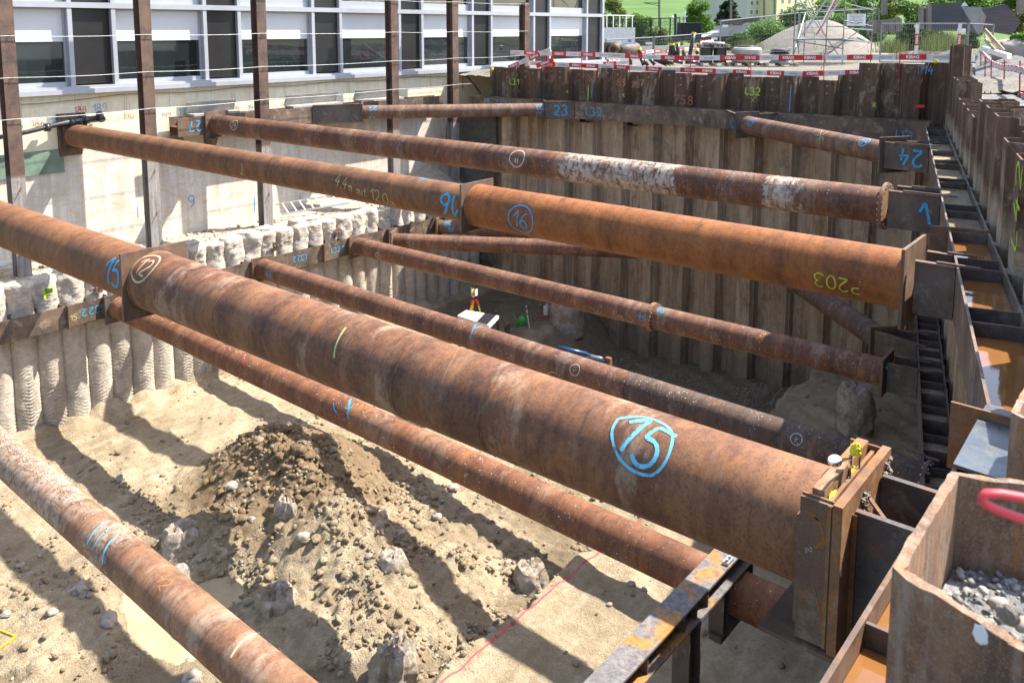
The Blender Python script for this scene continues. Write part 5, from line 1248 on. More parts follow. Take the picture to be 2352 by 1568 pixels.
# lime marks on right piles
def rmark(t, u, v, h, c_, ang=0):
    d0 = RN.dot(R0) - .015; p = PL(u, v, RN, d0); q = MB(); ribbons(placed(t, h, ang), lambda a, b_: p - RE*a + UPV*b_, h*.1, q, 3); q.build('painted_mark', M[c_], rw)
rmark('L42', 2335, 470, .42, 'lime', 90); rmark('x', 2330, 520, .15, 'lime')
p = PX(112, 668, -19.97); q = MB(); ribbons([[(-.1+.02*i, .16*(1 if i % 2 else -1)*(1-.05*i)) for i in range(10)]], lambda a, b_: p + Vector((.02, a, b_)), .05, q, 5); q.build('painted_mark', M['lime'], bw)
# ladder on the ledge
la = PZ(655, 491, -5.50); lb = PZ(795, 467, -5.42)
T = thing('ladder', 'aluminium ladder lying on the ledge against the basement wall', 'ladder', (la+lb)/2)
d_ = (lb-la).normalized(); la2 = la + Vector((-.30, -.02, .22))
for o_ in (Vector((0, 0, 0)), Vector((-.30, 0, .25))): q = MB(); q.bar(la+o_ - d_*.1, lb+o_ + d_*.1, .03, .05); q.build('rail', M['cable'], T)
for i in range(12): q = MB(); p = la + d_*(.1+.27*i); q.bar(p, p+Vector((-.30, 0, .25)), .028, .028); q.build('rung', M['cable'], T)
# black drain pipe along the wall and white pipe on the ledge
M['blackp'] = plain('black_plastic', (.022, .023, .026), .3, 0, .2, 5, .6)
q = MB(); q.tube([PX(-15, 318, -21.75), PX(60, 304, -21.75), PX(125, 288, -21.75), PX(160, 281, -21.8), PX(235, 271, -21.8)], [.055, .055, .06, .085, .085], 14)
for u, v in ((108, 293), (165, 281), (198, 276)): a = PX(u, v, -21.78); q.tube([a - Vector((0, .06, 0)), a + Vector((0, .06, .0))], .1, 14)
a = PX(232, 271, -21.75); q.tube([a + Vector((-.1, 0, .12)), a, a + Vector((.06, 0, -.05))], .09, 12); a = PX(195, 277, -21.75); q.tube([a + Vector((-.15, 0, .14)), a], .08, 12)
solo('drain_pipe', q, M['blackp'], 'black plastic drain pipe with elbows fixed to the basement wall', 'pipe', smooth=True)
q = MB(); q.tube([PX(-20, 608, -21.3), PX(55, 600, -21.3), PX(100, 592, -21.35), PX(170, 580, -21.5)], .06, 12); solo('pale_pipe', q, M['white'], 'pale grey plastic pipe lying on the ledge at the left edge', 'pipe', smooth=True)
q = MB(); q.tube([PX(1058, 171, -21.9), PX(1075, 178, -21.7), PX(1092, 198, -21.5), PX(1104, 216, -21.4)], .03, 8); solo('black_hose', q, M['blackp'], 'curved black hose arching over the wall beside the fifth post', 'hose', smooth=True)
# yellow frame bottom left
M['yellow'] = plain('worn_yellow_paint', (.45, .27, .04), .6, 0, .5, 14)
q = MB(); a = PZ(36, 1462, -9.0); b_ = PZ(-20, 1440, -9.0); c_ = PZ(-30, 1512, -9.0); q.bar(a, b_, .03, .04); q.bar(a, c_, .03, .04); solo('yellow_frame', q, M['yellow'], 'corner of a worn yellow steel frame at the bottom left edge', 'frame')

# ---------------- things on the far pit floor ----------------
# surveying instrument
tp = PZ(1090, 784, -9.3); TZ = fz(tp.x, tp.y); hd = PD(1090, 690, (tp @ Fw if False else tp.dot(Fw)))
T = thing('survey_tripod', 'yellow and red surveying tripod standing in the far puddle', 'tripod', (tp.x, tp.y, TZ)); top = PD(1090, 683, tp.dot(Fw)); top = Vector((tp.x, tp.y, top.z))
M['yelp'] = plain('yellow_plastic', (.75, .60, .03), .4); M['redpl'] = plain('red_plastic', (.70, .04, .03), .4)
for k in range(3):
    a = 2*math.pi*k/3 + .5; f_ = Vector((tp.x+.45*math.cos(a), tp.y+.45*math.sin(a), TZ)); st_ = top + Vector((.09*math.cos(a), .09*math.sin(a), -.04)); mid = st_.lerp(f_, .5)
    L_ = MB(); L_.bar(st_ + Vector((.02, 0, 0)), mid, .022, .03); L_.bar(st_ - Vector((.02, 0, 0)), mid, .022, .03); L_.bar(mid, f_, .03, .03); L_.build('leg', M['yelp'], T)
    h_ = MB(); h_.bar(st_ + Vector((0, 0, .03)), st_.lerp(f_, .12), .05, .05); h_.build('leg_clamp', M['redpl'], T)
q = MB(); q.lathe(top, [(.09, -.01), (.09, .02)], 18); q.build('head', M['redpl'], T)
T = thing('total_station', 'white and yellow surveying instrument mounted on the tripod', 'instrument', top + UPV*.02)
q = MB(); q.lathe(top + UPV*.02, [(.06, 0), (.06, .05)], 16); q.build('base', M['dpanel'], T)
q = MB(); q.box((top.x-.09, top.y-.05, top.z+.07), (top.x-.055, top.y+.05, top.z+.33)); q.box((top.x+.055, top.y-.05, top.z+.07), (top.x+.09, top.y+.05, top.z+.33)); q.box((top.x-.09, top.y-.05, top.z+.07), (top.x+.09, top.y+.05, top.z+.12)); q.build('yoke', M['white'], T)
q = MB(); q.lathe(top + Vector((0, -.1, .23)), [(.035, 0), (.05, .03), (.055, .1), (.045, .17), (.03, .2)], 14, (0, 1, 0)); q.build('telescope', M['yelp'], T)
q = MB(); q.bar(top + Vector((-.09, 0, .35)), top + Vector((.09, 0, .35)), .04, .03); q.build('handle', M['dpanel'], T)
# prism pole
a = PZ(1216, 770, -9.6); a.z = fz(a.x, a.y); dep = a.dot(Fw); b_ = PD(1209, 705, dep)
T = thing('prism_pole', 'thin white and red ranging pole standing near the watering can', 'pole', a); n_ = 4
q = MB(); q.tube([a, b_], .016, 8); q.build('pole', M['white'], T)
for t in (.62, .9): q = MB(); q.tube([a.lerp(b_, t), a.lerp(b_, t+.09)], .0175, 8); q.build('red_band', M['redpl'] if t < .7 else M['dpanel'], T)
q = MB(); q.lathe(b_, [(.03, 0), (.035, .01), (.03, .03)], 10); q.build('cap', M['white'], T)
# watering can
M['greenp'] = plain('green_plastic', (.05, .36, .08), .4); a = PZ(1199, 768, -9.7); a.z = fz(a.x, a.y)
T = thing('watering_can', 'green plastic watering can beside the ranging pole', 'watering can', a)
q = MB(); q.lathe(a, [(.10, 0), (.12, .02), (.125, .18), (.11, .27), (.08, .30)], 18); q.build('body', M['greenp'], T, True)
q = MB(); q.tube([a + Vector((-.09, -.05, .06)), a + Vector((-.22, -.12, .3)), a + Vector((-.27, -.15, .42))], [.03, .018, .014], 8); q.lathe(a + Vector((-.27, -.15, .42)), [(.014, 0), (.035, .03)], 10, (-.4, -.2, .6)); q.build('spout', M['greenp'], T)
q = MB(); q.tube([a + Vector((.02, .02, .30)), a + Vector((.05, .04, .40)), a + Vector((.13, .09, .34)), a + Vector((.13, .09, .12))], .012, 6); q.build('handle', M['greenp'], T)
# canisters
for i, (u, v, mt, lab) in enumerate([(1256, 762, 'white', 'white plastic canister half full beside the brown one'), (1268, 768, 'clod', 'mud stained brown plastic canister')]):
    a = PZ(u, v, -10.0); a.z = fz(a.x, a.y); T = thing('canister', lab, 'canister', a, .4, 'canisters on the trench edge')
    q = MB(); q.prism([(a.x-.09, a.y-.07), (a.x-.07, a.y-.09), (a.x+.07, a.y-.09), (a.x+.09, a.y-.07), (a.x+.09, a.y+.07), (a.x+.07, a.y+.09), (a.x-.07, a.y+.09), (a.x-.09, a.y+.07)], a.z, a.z+.30); q.build('body', M[mt], T)
    q = MB(); q.tube([a+Vector((-.07, 0, .3)), a+Vector((-.05, 0, .36)), a+Vector((.03, 0, .36)), a+Vector((.05, 0, .3))], .013, 6); q.build('handle', M[mt], T)
    q = MB(); q.lathe(a+Vector((.065, 0, .30)), [(.022, 0), (.022, .04)], 10); q.build('cap', M['redpl'], T)
# orange cable on the far floor
M['oran'] = plain('orange_cable', (.55, .13, .05), .6); pts = []
for u, v in [(1165, 655), (1172, 672), (1186, 683), (1210, 690), (1236, 697), (1260, 702), (1272, 716), (1290, 722), (1282, 732), (1262, 724), (1240, 730), (1232, 738), (1256, 740), (1280, 736), (1310, 742)]:
    a = PZ(u, v, -9.55); a.z = fz(a.x, a.y)+.03; pts.append(a)
q = MB(); q.tube(pts, .014, 6); solo('orange_cable', q, M['oran'], 'orange cable snaking over the shaded far pit floor', 'cable', smooth=True)

# ---------------- mini excavator with its driver ----------------
M['navy'] = plain('navy_paint', (.02, .06, .16), .35, 0, .1, 5, .6); M['rubber'] = plain('black_rubber', (.025, .024, .023), .8)
ex = Vector((-13.35, 14.85, 0)); ex.z = fz(ex.x, ex.y) + .05; ET = thing('mini_excavator', 'small blue excavator with white canopy roof working below the struts', 'excavator', ex, None)
ha = Vector((1.15, 2.0, 0)).normalized(); hb = Vector((ha.y, -ha.x, 0))     # forward and right
def E_(f, r_, z): return ex + ha*f + hb*r_ + UPV*z
ra = [PZ(*p, ex.z+2.25) for p in ((1051, 724), (1071, 712), (1146, 725), (1124, 748))]
cen = sum(ra, Vector())/4; exo = cen - ex; exo.z = 0
def slab(P4, z0, z1, dz=0):
    q = MB(); n = 4; vs = [Vector((p.x, p.y, z0)) for p in P4] + [Vector((p.x, p.y, z1)) for p in P4]; ar = (P4[1]-P4[0]).cross(P4[2]-P4[1]).z
    fs = [(0, 3, 2, 1), (4, 5, 6, 7), (0, 1, 5, 4), (1, 2, 6, 5), (2, 3, 7, 6), (3, 0, 4, 7)]
    return q.add(vs, fs if ar > 0 else [f[::-1] for f in fs])
zr = ex.z + 2.25
slab(ra, zr-.07, zr).build('roof', M['white'], ET)
rb = [ra[1].lerp(ra[2], .58)*.97 + cen*.03, ra[1].lerp(ra[2], .95)*.95 + cen*.05, ra[0].lerp(ra[3], .95)*.95 + cen*.05, ra[0].lerp(ra[3], .62)*.97 + cen*.03]
slab(rb, zr+.001, zr+.012).build('roof_window', M['dpanel'], ET)
bc = cen.copy(); bc.z = 0
for p in ra: pp = p*.93 + cen*.07; q = MB(); q.bar((pp.x, pp.y, ex.z+.7), (pp.x, pp.y, zr-.07), .05, .05); q.build('pillar', M['dpanel'], ET)
q = MB(); m_ = ra[2]*.9+ra[1]*.1; q.bar((m_.x, m_.y, zr-.1), (m_.x+.25, m_.y+.12, zr-.35), .02, .02); q.box((m_.x+.22, m_.y+.08, zr-.48), (m_.x+.26, m_.y+.24, zr-.2)); q.build('mirror', M['dpanel'], ET)
# upper body, tracks, seat
def ob(nm, mt, f0, f1, r0, r1, z0, z1, c=bc): q = MB(); q.obox(c + ha*f0 + hb*r0 + UPV*(ex.z+z0), ha*(f1-f0), hb*(r1-r0), UPV*(z1-z0)); return q.build(nm, M[mt], ET)
ob('engine_cover', 'navy', -.85, -.35, -.55, .55, .55, 1.15); ob('deck', 'navy', -.35, .6, -.55, .55, .5, .62); ob('seat', 'rubber', -.3, .1, -.22, .22, .62, .85); ob('seat_back', 'rubber', -.36, -.28, -.22, .22, .85, 1.3)
for s_ in (-1, 1): ob('track', 'rubber', -.8, .85, .36*s_-.14, .36*s_+.14, .0, .38)
ob('control_console', 'dpanel', .32, .42, -.1, .1, .62, 1.2)
# boom, stick, rams
p0 = bc + ha*.7 + UPV*(ex.z+.75); pt = PZ(1268, 806, ex.z+1.15); pe = PZ(1398, 836, ex.z+.90); pe2 = pe
q = MB(); q.bar(p0, pt + Vector((0, 0, -.1)), .16, .2); q.bar(pt, pe, .10, .10); q.build('boom', M['navy'], ET)
d_ = (pe-pt).normalized(); u_ = UPV*.13
q = MB(); q.tube([pt + d_*.15 + u_, pt.lerp(pe, .62) + u_], .055, 12); q.build('ram_cylinder', M['navy'], ET, True)
q = MB(); q.tube([pt.lerp(pe, .62) + u_, pe + u_*.8], .032, 12); q.build('ram_rod', M['chrome'], ET, True)
q = MB(); q.bar(pe + u_*1.3, pe - UPV*.9, .10, .14); q.build('stick', M['stumpc'] if False else M['steelo'], ET)
q = MB(); q.prism([(pe.x-.3, pe.y-.2), (pe.x+.2, pe.y-.25), (pe.x+.25, pe.y+.2), (pe.x-.25, pe.y+.2)], pe.z-1.25, pe.z-.85); q.build('bucket', M['steel'], ET)

# driver: skinned body
M['skin'] = plain('skin', (.50, .30, .21), .6, 0, .05); M['orangecl'] = plain('orange_workwear', (.85, .13, .02), .8, 0, .08, 9); M['trous'] = plain('dark_trousers', (.04, .045, .06), .85)
def skin_mesh(nm, P, Eg, Rd, mt, parent, sub=2, root=0):
    me = bpy.data.meshes.new(nm); me.from_pydata([tuple(p) for p in P], Eg, []); o = bpy.data.objects.new(nm, me); C.objects.link(o)
    sk = o.modifiers.new('s', 'SKIN'); su = o.modifiers.new('u', 'SUBSURF'); su.levels = su.render_levels = sub
    me.skin_vertices.new() if hasattr(me.skin_vertices, 'new') and len(me.skin_vertices) == 0 else None
    for i, r_ in enumerate(Rd):
        me.skin_vertices[0].data[i].radius = (r_, r_)
        me.skin_vertices[0].data[i].use_root = (i == root)
    dg = bpy.context.evaluated_depsgraph_get(); m2 = bpy.data.meshes.new_from_object(o.evaluated_get(dg)); bpy.data.objects.remove(o)
    m2.name = nm; m2.materials.clear(); m2.materials.append(M[mt]); m2.polygons.foreach_set('use_smooth', [True]*len(m2.polygons))
    o = bpy.data.objects.new(nm, m2); C.objects.link(o)
    if parent: m2.transform(INV[parent.name]); o.parent = parent
    return o
def person_seated(base, f, r_, label):
    """base = point on the seat; f forward, r_ right"""
    T = thing('person', label, 'person', base); U = UPV
    def w(a, b_, c): return base + f*a + r_*b_ + U*c
    J = {'pel': w(0, 0, .10), 'w': w(.0, 0, .28), 'ch': w(.05, 0, .47), 'nk': w(.06, 0, .60), 'hd': w(.09, 0, .70), 'tp': w(.09, 0, .80),
         'hl': w(.06, -.10, .08), 'hr': w(.06, .10, .08), 'kl': w(.46, -.13, .14), 'kr': w(.46, .13, .14), 'al': w(.50, -.13, -.26), 'ar': w(.50, .13, -.26), 'tl': w(.63, -.14, -.29), 'tr': w(.63, .14, -.29),
         'sl': w(.05, -.17, .53), 'sr': w(.05, .17, .53), 'el': w(.16, -.24, .30), 'er': w(.16, .24, .30), 'wl': w(.38, -.16, .30), 'wr': w(.38, .16, .30), 'pl': w(.44, -.15, .31), 'pr': w(.44, .15, .31)}
    K = list(J); ix = {k: i for i, k in enumerate(K)}
    Eg = [(ix[a], ix[b_]) for a, b_ in [('pel', 'w'), ('w', 'ch'), ('ch', 'nk'), ('nk', 'hd'), ('hd', 'tp'), ('pel', 'hl'), ('pel', 'hr'), ('hl', 'kl'), ('hr', 'kr'), ('kl', 'al'), ('kr', 'ar'), ('al', 'tl'), ('ar', 'tr'), ('ch', 'sl'), ('ch', 'sr'), ('sl', 'el'), ('sr', 'er'), ('el', 'wl'), ('er', 'wr'), ('wl', 'pl'), ('wr', 'pr')]]
    rad = {'pel': .13, 'w': .12, 'ch': .135, 'nk': .055, 'hd': .085, 'tp': .06, 'hl': .085, 'hr': .085, 'kl': .06, 'kr': .06, 'al': .04, 'ar': .04, 'tl': .03, 'tr': .03, 'sl': .06, 'sr': .06, 'el': .042, 'er': .042, 'wl': .026, 'wr': .026, 'pl': .03, 'pr': .03}
    P_ = [J[k] for k in K]; Eg2 = list(Eg); Rd = [rad[k] for k in K]
    for s_, h_ in ((-1, 'pl'), (1, 'pr')):      # fingers and thumb rooted in the palm
        for j, L_ in enumerate((.07, .08, .075, .06)):
            b0 = J[h_] + r_*s_*(.02*(1.5-j)) ; k0 = len(P_); P_ += [b0 + f*.035, b0 + f*(.035+L_*.5) - U*.01, b0 + f*(.03+L_*.75) - U*.04]; Rd += [.009, .009, .008]; Eg2 += [(ix[h_], k0), (k0, k0+1), (k0+1, k0+2)]
        k0 = len(P_); b0 = J[h_] - r_*s_*.035 ; P_ += [b0 + f*.0, b0 + f*.03 - U*.02]; Rd += [.010, .009]; Eg2 += [(ix[h_], k0), (k0, k0+1)]
    skin_mesh('body', P_, Eg2, Rd, 'skin', T)
    def part(nm, ks, es, add, mt, ends=()):
        ii = {k: i for i, k in enumerate(ks)}; skin_mesh(nm, [J[k] for k in ks], [(ii[a], ii[b_]) for a, b_ in es], [rad[k]+add for k in ks], mt, T)
    part('jacket', ['pel', 'w', 'ch', 'sl', 'sr', 'el', 'er', 'wl', 'wr'], [('pel', 'w'), ('w', 'ch'), ('ch', 'sl'), ('ch', 'sr'), ('sl', 'el'), ('sr', 'er'), ('el', 'wl'), ('er', 'wr')], .016, 'orangecl')
    part('trousers', ['pel', 'hl', 'hr', 'kl', 'kr', 'al', 'ar'], [('pel', 'hl'), ('pel', 'hr'), ('hl', 'kl'), ('hr', 'kr'), ('kl', 'al'), ('kr', 'ar')], .014, 'trous')
    q = MB(); q.lathe(J['hd'] + U*.045, [(.108, 0), (.105, .03), (.085, .075), (.04, .1), (.005, .105)], 18); q.build('helmet', M['orangecl'], T, True)
    for s_ in (-1, 1):
        q = MB(); q.lathe(J['hd'] + f*.088 + r_*s_*.032 + U*.01, [(.008, -.004), (.006, .002)], 8, f); q.build('eye', M['dpanel'], T)
    q = MB(); q.tube([J['hd'] + f*.085 + U*.0, J['hd'] + f*.108 - U*.02, J['hd'] + f*.088 - U*.025], [.006, .011, .008], 6); q.build('nose', M['skin'], T, True)
person_seated(bc + ha*(-.08) + UPV*(ex.z+.80), ha, hb, 'driver in orange workwear and helmet seated in the small blue excavator')
# ---------------- outer ground ----------------
def gravel(name, a=(.095, .085, .070), b=(.23, .205, .17)):
    n = NT(name, .95, 0, .15); v = n.pos(); sp = n.sep(v)
    f = n.noise(v, 2.2, 8, .78); mic = n.noise(v, 18, 5, .8); vr = n.voro(v, 22); vc = n.sep(n.voro(v, 22, 'Color'))[0]
    c = n.mix(n.mask(f, .35, .65), a, b); c = n.mix(n.math('MULTIPLY', n.mask(vc, .2, .8), .5), c, tuple(min(1, x*1.3) for x in b)); c = n.mix(n.math('MULTIPLY', n.mask(mic, .5, .65), .5), c, tuple(x*.5 for x in a))
    n.bump(n.math('ADD', n.math('MULTIPLY', vr, -.6), mic), .8, .03); return n, c, v, sp
n_, c_, v_, sp_ = gravel('yard_gravel')
far_d = n_.math('MULTIPLY', n_.math('ADD', sp_[1], -48), .04)
g1 = n_.noise(v_, .12, 5, .6); k_ = n_.mask(n_.math('ADD', far_d, n_.math('MULTIPLY', n_.math('SUBTRACT', g1, .5), 1.2)), .2, .55)
c_ = n_.mix(n_.math('MULTIPLY', n_.mask(n_.noise(v_, .8, 7, .75), .48, .6), .5), c_, (.10, .088, .07))
c_ = n_.mix(k_, c_, n_.mix(n_.mask(n_.noise(v_, 1.4, 5, .7), .4, .6), (.17, .14, .075), (.10, .115, .04)))
M['yard'] = n_.col(c_)
n_, c_, _, _ = gravel('grey_gravel', (.11, .105, .10), (.22, .215, .205)); M['ggrav'] = n_.col(c_)
n_, c_, _, _ = gravel('mound_gravel', (.17, .15, .12), (.27, .24, .20)); M['mgrav'] = n_.col(c_)
n_, c_, _, _ = gravel('dark_gravel', (.085, .085, .085), (.19, .19, .19)); M['dgrav'] = n_.col(c_)
xs = np.concatenate([np.arange(-140, -24, 4), np.arange(-24, 0, .12), np.arange(0, 120, 4)]); tt = np.concatenate([np.arange(.36, 16, .12), 16 + np.cumsum(np.linspace(.3, 12, 60))])
X, Tt = np.meshgrid(xs, tt); Y = 24.44 + .09*X + Tt
Z = -1.74 + .16*fbm(X*1.1, Y*1.1, 5, .6)*sstep(18, 3, Tt) + .10*fbm(X*5, Y*5, 3)*sstep(14, 2, Tt) + .18*sstep(.0, 2.5, Tt)*sstep(9, 4, Tt) - .010*np.clip(Tt-30, 0, 400)
Z = Z + .15*sstep(-12, -6, X)*sstep(9, 2, Tt)
sheet('yard_ground', X, Y, Z, M['yard'], 'structure')
ss = np.arange(-8, 20, .15); tt = np.concatenate([np.arange(.42, 6, .15), 6 + np.cumsum(np.linspace(.3, 4, 25))]); Sg, Tg = np.meshgrid(ss, tt)
X = R0.x + RE.x*Sg + RN.x*Tg; Y = R0.y + RE.y*Sg + RN.y*Tg
Z = -1.38 - .30*sstep(4, 12, Sg) + .1*fbm(X*2, Y*2, 4) + .55*sstep(1.6, 5, Tg)*sstep(7, 14, Sg) + .06*fbm(X*8, Y*8, 3)
sheet('bank_ground', X, Y, Z, M['ggrav'], 'structure')
q = MB(); q.add([(.02, -6, -1.3), (30, -6, -1.3), (30, 5.2, -1.3), (.02, 5.2, -1.3)], [(0, 1, 2, 3)]); o = q.build('near_ground', M['ggrav']); o['kind'] = 'structure'
# gravel in and behind the nearest pile heads
xs = np.arange(-.375, .25, .01); ysg = np.arange(.9, 2.8, .01); X, Y = np.meshgrid(xs, ysg); Z = -1.215 + .03*fbm(X*9, Y*9, 4) + .02*fbm(X*30, Y*30, 3)
Zi = -.06*(np.abs(Y-1.82) > .42 + .0*X);
inside = ((Y > 1.63-.5*(X+.39)) & (Y < 2.01+.5*(X+.39))) | (X > .03)
X2 = np.where(inside, X, X); o = None
def inpoly(x, y): return (y > 1.64 - .51*(x+.39)) and (y < 2.0 + .51*(x+.39)) and x > -.375
ok_rows = []
vsx = np.stack([X, Y, Z], -1).reshape(-1, 3); nx_ = len(xs); fsx = []
for r in range(len(ysg)-1):
    for c in range(nx_-1):
        if inpoly(xs[c]+.005, ysg[r]+.005): a = r*nx_+c; fsx.append((a, a+1, a+nx_+1, a+nx_))
q = MB().add(vsx, fsx); o = q.build('gravel_fill', M['ggrav'], None, True); tag(o, 'grey gravel filling the nearest torn sheet pile head', 'gravel', kind='stuff')
rgn = np.random.default_rng(31); P = []; Sz = []
while len(P) < 1500:
    x, y = rgn.uniform(-.37, .22), rgn.uniform(1.3, 2.4)
    if inpoly(x-.015, y): P.append((x, y, -1.205+rgn.uniform(-.01, .01))); Sz.append(.003+.010*rgn.random()**2)
def pebmat(name):
    n = NT(name, .8, 0, .3); v = n.pos(); cc = n.n('ShaderNodeNewGeometry').outputs['Random Per Island']
    f = n.noise(v, 60, 4, .7); c = n.ramp(cc, [(0, (.05, .06, .07)), (.35, (.13, .125, .12)), (.6, (.22, .21, .18)), (.9, (.38, .35, .30)), (1, (.17, .11, .09))]); return n.col(n.mix(n.math('MULTIPLY', n.mask(f, .4, .7), .3), c, (.5, .48, .44)))
M['peb'] = pebmat('mixed_pebbles')
o = rocks('pebble_fill', P, Sz, M['peb'], 'stuff', .8, 33, .08, 2); tag(o, 'small mixed pebbles heaped in the nearest sheet pile head', 'pebbles'); o.data.polygons.foreach_set('use_smooth', [True]*len(o.data.polygons))
for i, (x, y, r_) in enumerate([(-.265, 1.90, .021), (-.215, 1.865, .023), (-.25, 1.855, .012), (-.16, 1.86, .011), (-.12, 1.75, .013), (-.30, 1.93, .012), (-.1, 1.93, .022), (-.19, 1.78, .012)]):
    boulder('pebble', (x, y, -1.185), (r_, r_*.72, r_*.65), 60+i, 'peb' if i > 1 else 'stone', 'rounded pebble on the gravel inside the nearest sheet pile', 'stone', .08, 3, group='rounded pebbles in the nearest pile head', zrot=i*1.1)

# ---------------- foliage ----------------
def leafmat(name, a, b, c3):
    n = NT(name, .6, 0, .25); cc = n.n('ShaderNodeNewGeometry').outputs['Random Per Island']; v = n.pos(); f = n.noise(v, .9, 4, .6)
    c = n.ramp(cc, [(0, a), (.6, b), (1, c3)]); c = n.mix(n.math('MULTIPLY', n.mask(f, .4, .65), .4), c, tuple(x*.55 for x in a))
    tr = n.n('ShaderNodeBsdfTranslucent'); n.ln(c, tr.inputs[0]); mx = n.n('ShaderNodeMixShader'); mx.inputs[0].default_value = .3
    n.ln(n.b.outputs[0], mx.inputs[1]); n.ln(tr.outputs[0], mx.inputs[2]); n.ln(mx.outputs[0], n.t.nodes['Material Output'].inputs[0]); return n.col(c)
M['leafy'] = leafmat('yellow_green_leaves', (.07, .12, .02), (.16, .22, .04), (.30, .34, .10)); M['leafg'] = leafmat('green_leaves', (.035, .09, .012), (.085, .17, .025), (.16, .26, .05))
M['leafd'] = leafmat('conifer_needles', (.012, .03, .012), (.03, .06, .02), (.06, .10, .04)); M['leafb'] = leafmat('bright_leaves', (.06, .15, .015), (.13, .26, .03), (.22, .36, .07))
M['bark'] = plain('bark', (.09, .07, .05), .9)
M['grassl'] = leafmat('grass_blades', (.10, .13, .03), (.20, .24, .06), (.36, .34, .15))
def leaves(P, ls, seed, up=.4):
    rg = np.random.default_rng(seed); n = len(P); N_ = rg.normal(0, 1, (n, 3)); N_[:, 2] = np.abs(N_[:, 2]) + up; N_ /= np.linalg.norm(N_, axis=1)[:, None]
    A = np.cross(N_, rg.normal(0, 1, (n, 3))); A /= np.linalg.norm(A, axis=1)[:, None]; B_ = np.cross(N_, A); s_ = (ls*rg.uniform(.6, 1.3, n))[:, None]
    V = np.stack([P - A*s_, P - B_*s_*.55, P + A*s_, P + B_*s_*.55], 1).reshape(-1, 3); F = np.arange(4*n).reshape(n, 4); return V, F
def mesh_np(name, V, F, mat, smooth=False):
    me = bpy.data.meshes.new(name); me.vertices.add(len(V)); me.vertices.foreach_set('co', V.astype(np.float32).ravel()); me.loops.add(F.size); me.loops.foreach_set('vertex_index', F.astype(np.int32).ravel())
    me.polygons.add(len(F)); k = F.shape[1]; me.polygons.foreach_set('loop_start', np.arange(len(F), dtype=np.int32)*k); me.polygons.foreach_set('loop_total', np.full(len(F), k, dtype=np.int32)); me.materials.append(mat); me.update(calc_edges=True)
    o = bpy.data.objects.new(name, me); C.objects.link(o); return o
def tree(name, label, base, h, r, mt, n=5000, ls=.12, kind='round', cat='tree', seed=1, trunk=True, low=.12, group=None, clumps=26):
    rg = np.random.default_rng(seed); base = Vector(base); T = thing(name, label, cat, base, None, group)
    cs = []
    for i in range(clumps):
        t = rg.uniform(low, 1);
        if kind == 'cone': w_ = (1-t)**.8*1.05; rr = .32*(1-t)+.06
        elif kind == 'poplar': w_ = math.sin(math.pi*min(1, t*.75+.18))**.8*.75; rr = .30
        else: w_ = math.sqrt(max(0, 1-((t-.55)/.52)**2))*.72; rr = .36
        a = rg.uniform(0, 6.28); d = w_*math.sqrt(rg.uniform(.1, 1)); cs.append((math.cos(a)*d*r, math.sin(a)*d*r, t*h, rr*r*rg.uniform(.7, 1.25)))
    cs = np.array(cs); pick = rg.integers(0, len(cs), n); D = rg.normal(0, 1, (n, 3)); D /= np.linalg.norm(D, axis=1)[:, None]; rad = cs[pick, 3]*rg.uniform(.35, 1.05, n)**.6
    P = cs[pick, :3] + D*rad[:, None]*np.array([1, 1, .85]); P[:, 2] = np.clip(P[:, 2], .02*h, None)
    V, F = leaves(P, ls, seed+1); o = mesh_np('crown', V, F, M[mt]); o.parent = T
    if trunk:
        q = MB(); q.tube([base, base + Vector((.05*r, 0, h*.35)), base + Vector((0, .05*r, h*.8))], [h*.028+.03, h*.02+.02, .01], 8)
        for i in range(6): c_ = cs[i]; q.tube([base + Vector((0, 0, h*.25+c_[2]*.2)), base + Vector(c_[:3])], [.035+.006*h, .01], 6)
        q.build('trunk', M['bark'], T)
    return T
def tpx(u, vtop, vbot, wpx, dep, **k):
    b_ = PD(u, vbot, dep); t = PD(u, vtop, dep); tree(base=b_, h=(t-b_).length, r=wpx/2*dep/1973*1.0, **k)
tpx(1408, 4, 108, 84, 82, name='deciduous_tree', label='pale yellow green pointed tree right of the office building', mt='leafy', kind='poplar', n=9000, ls=.10, seed=3, clumps=40)
tpx(1468, 42, 108, 96, 86, name='deciduous_tree', label='round bright green tree behind the black fence', mt='leafb', n=8000, ls=.11, seed=5)
tpx(1606, 13, 100, 94, 92, name='deciduous_tree', label='round bright green tree left of the conifer', mt='leafb', n=9000, ls=.11, seed=7)
tpx(1674, -10, 88, 90, 110, name='conifer_tree', label='dark conifer in front of the green hillside', mt='leafd', kind='cone', n=9000, ls=.14, seed=9, clumps=60, low=.05)
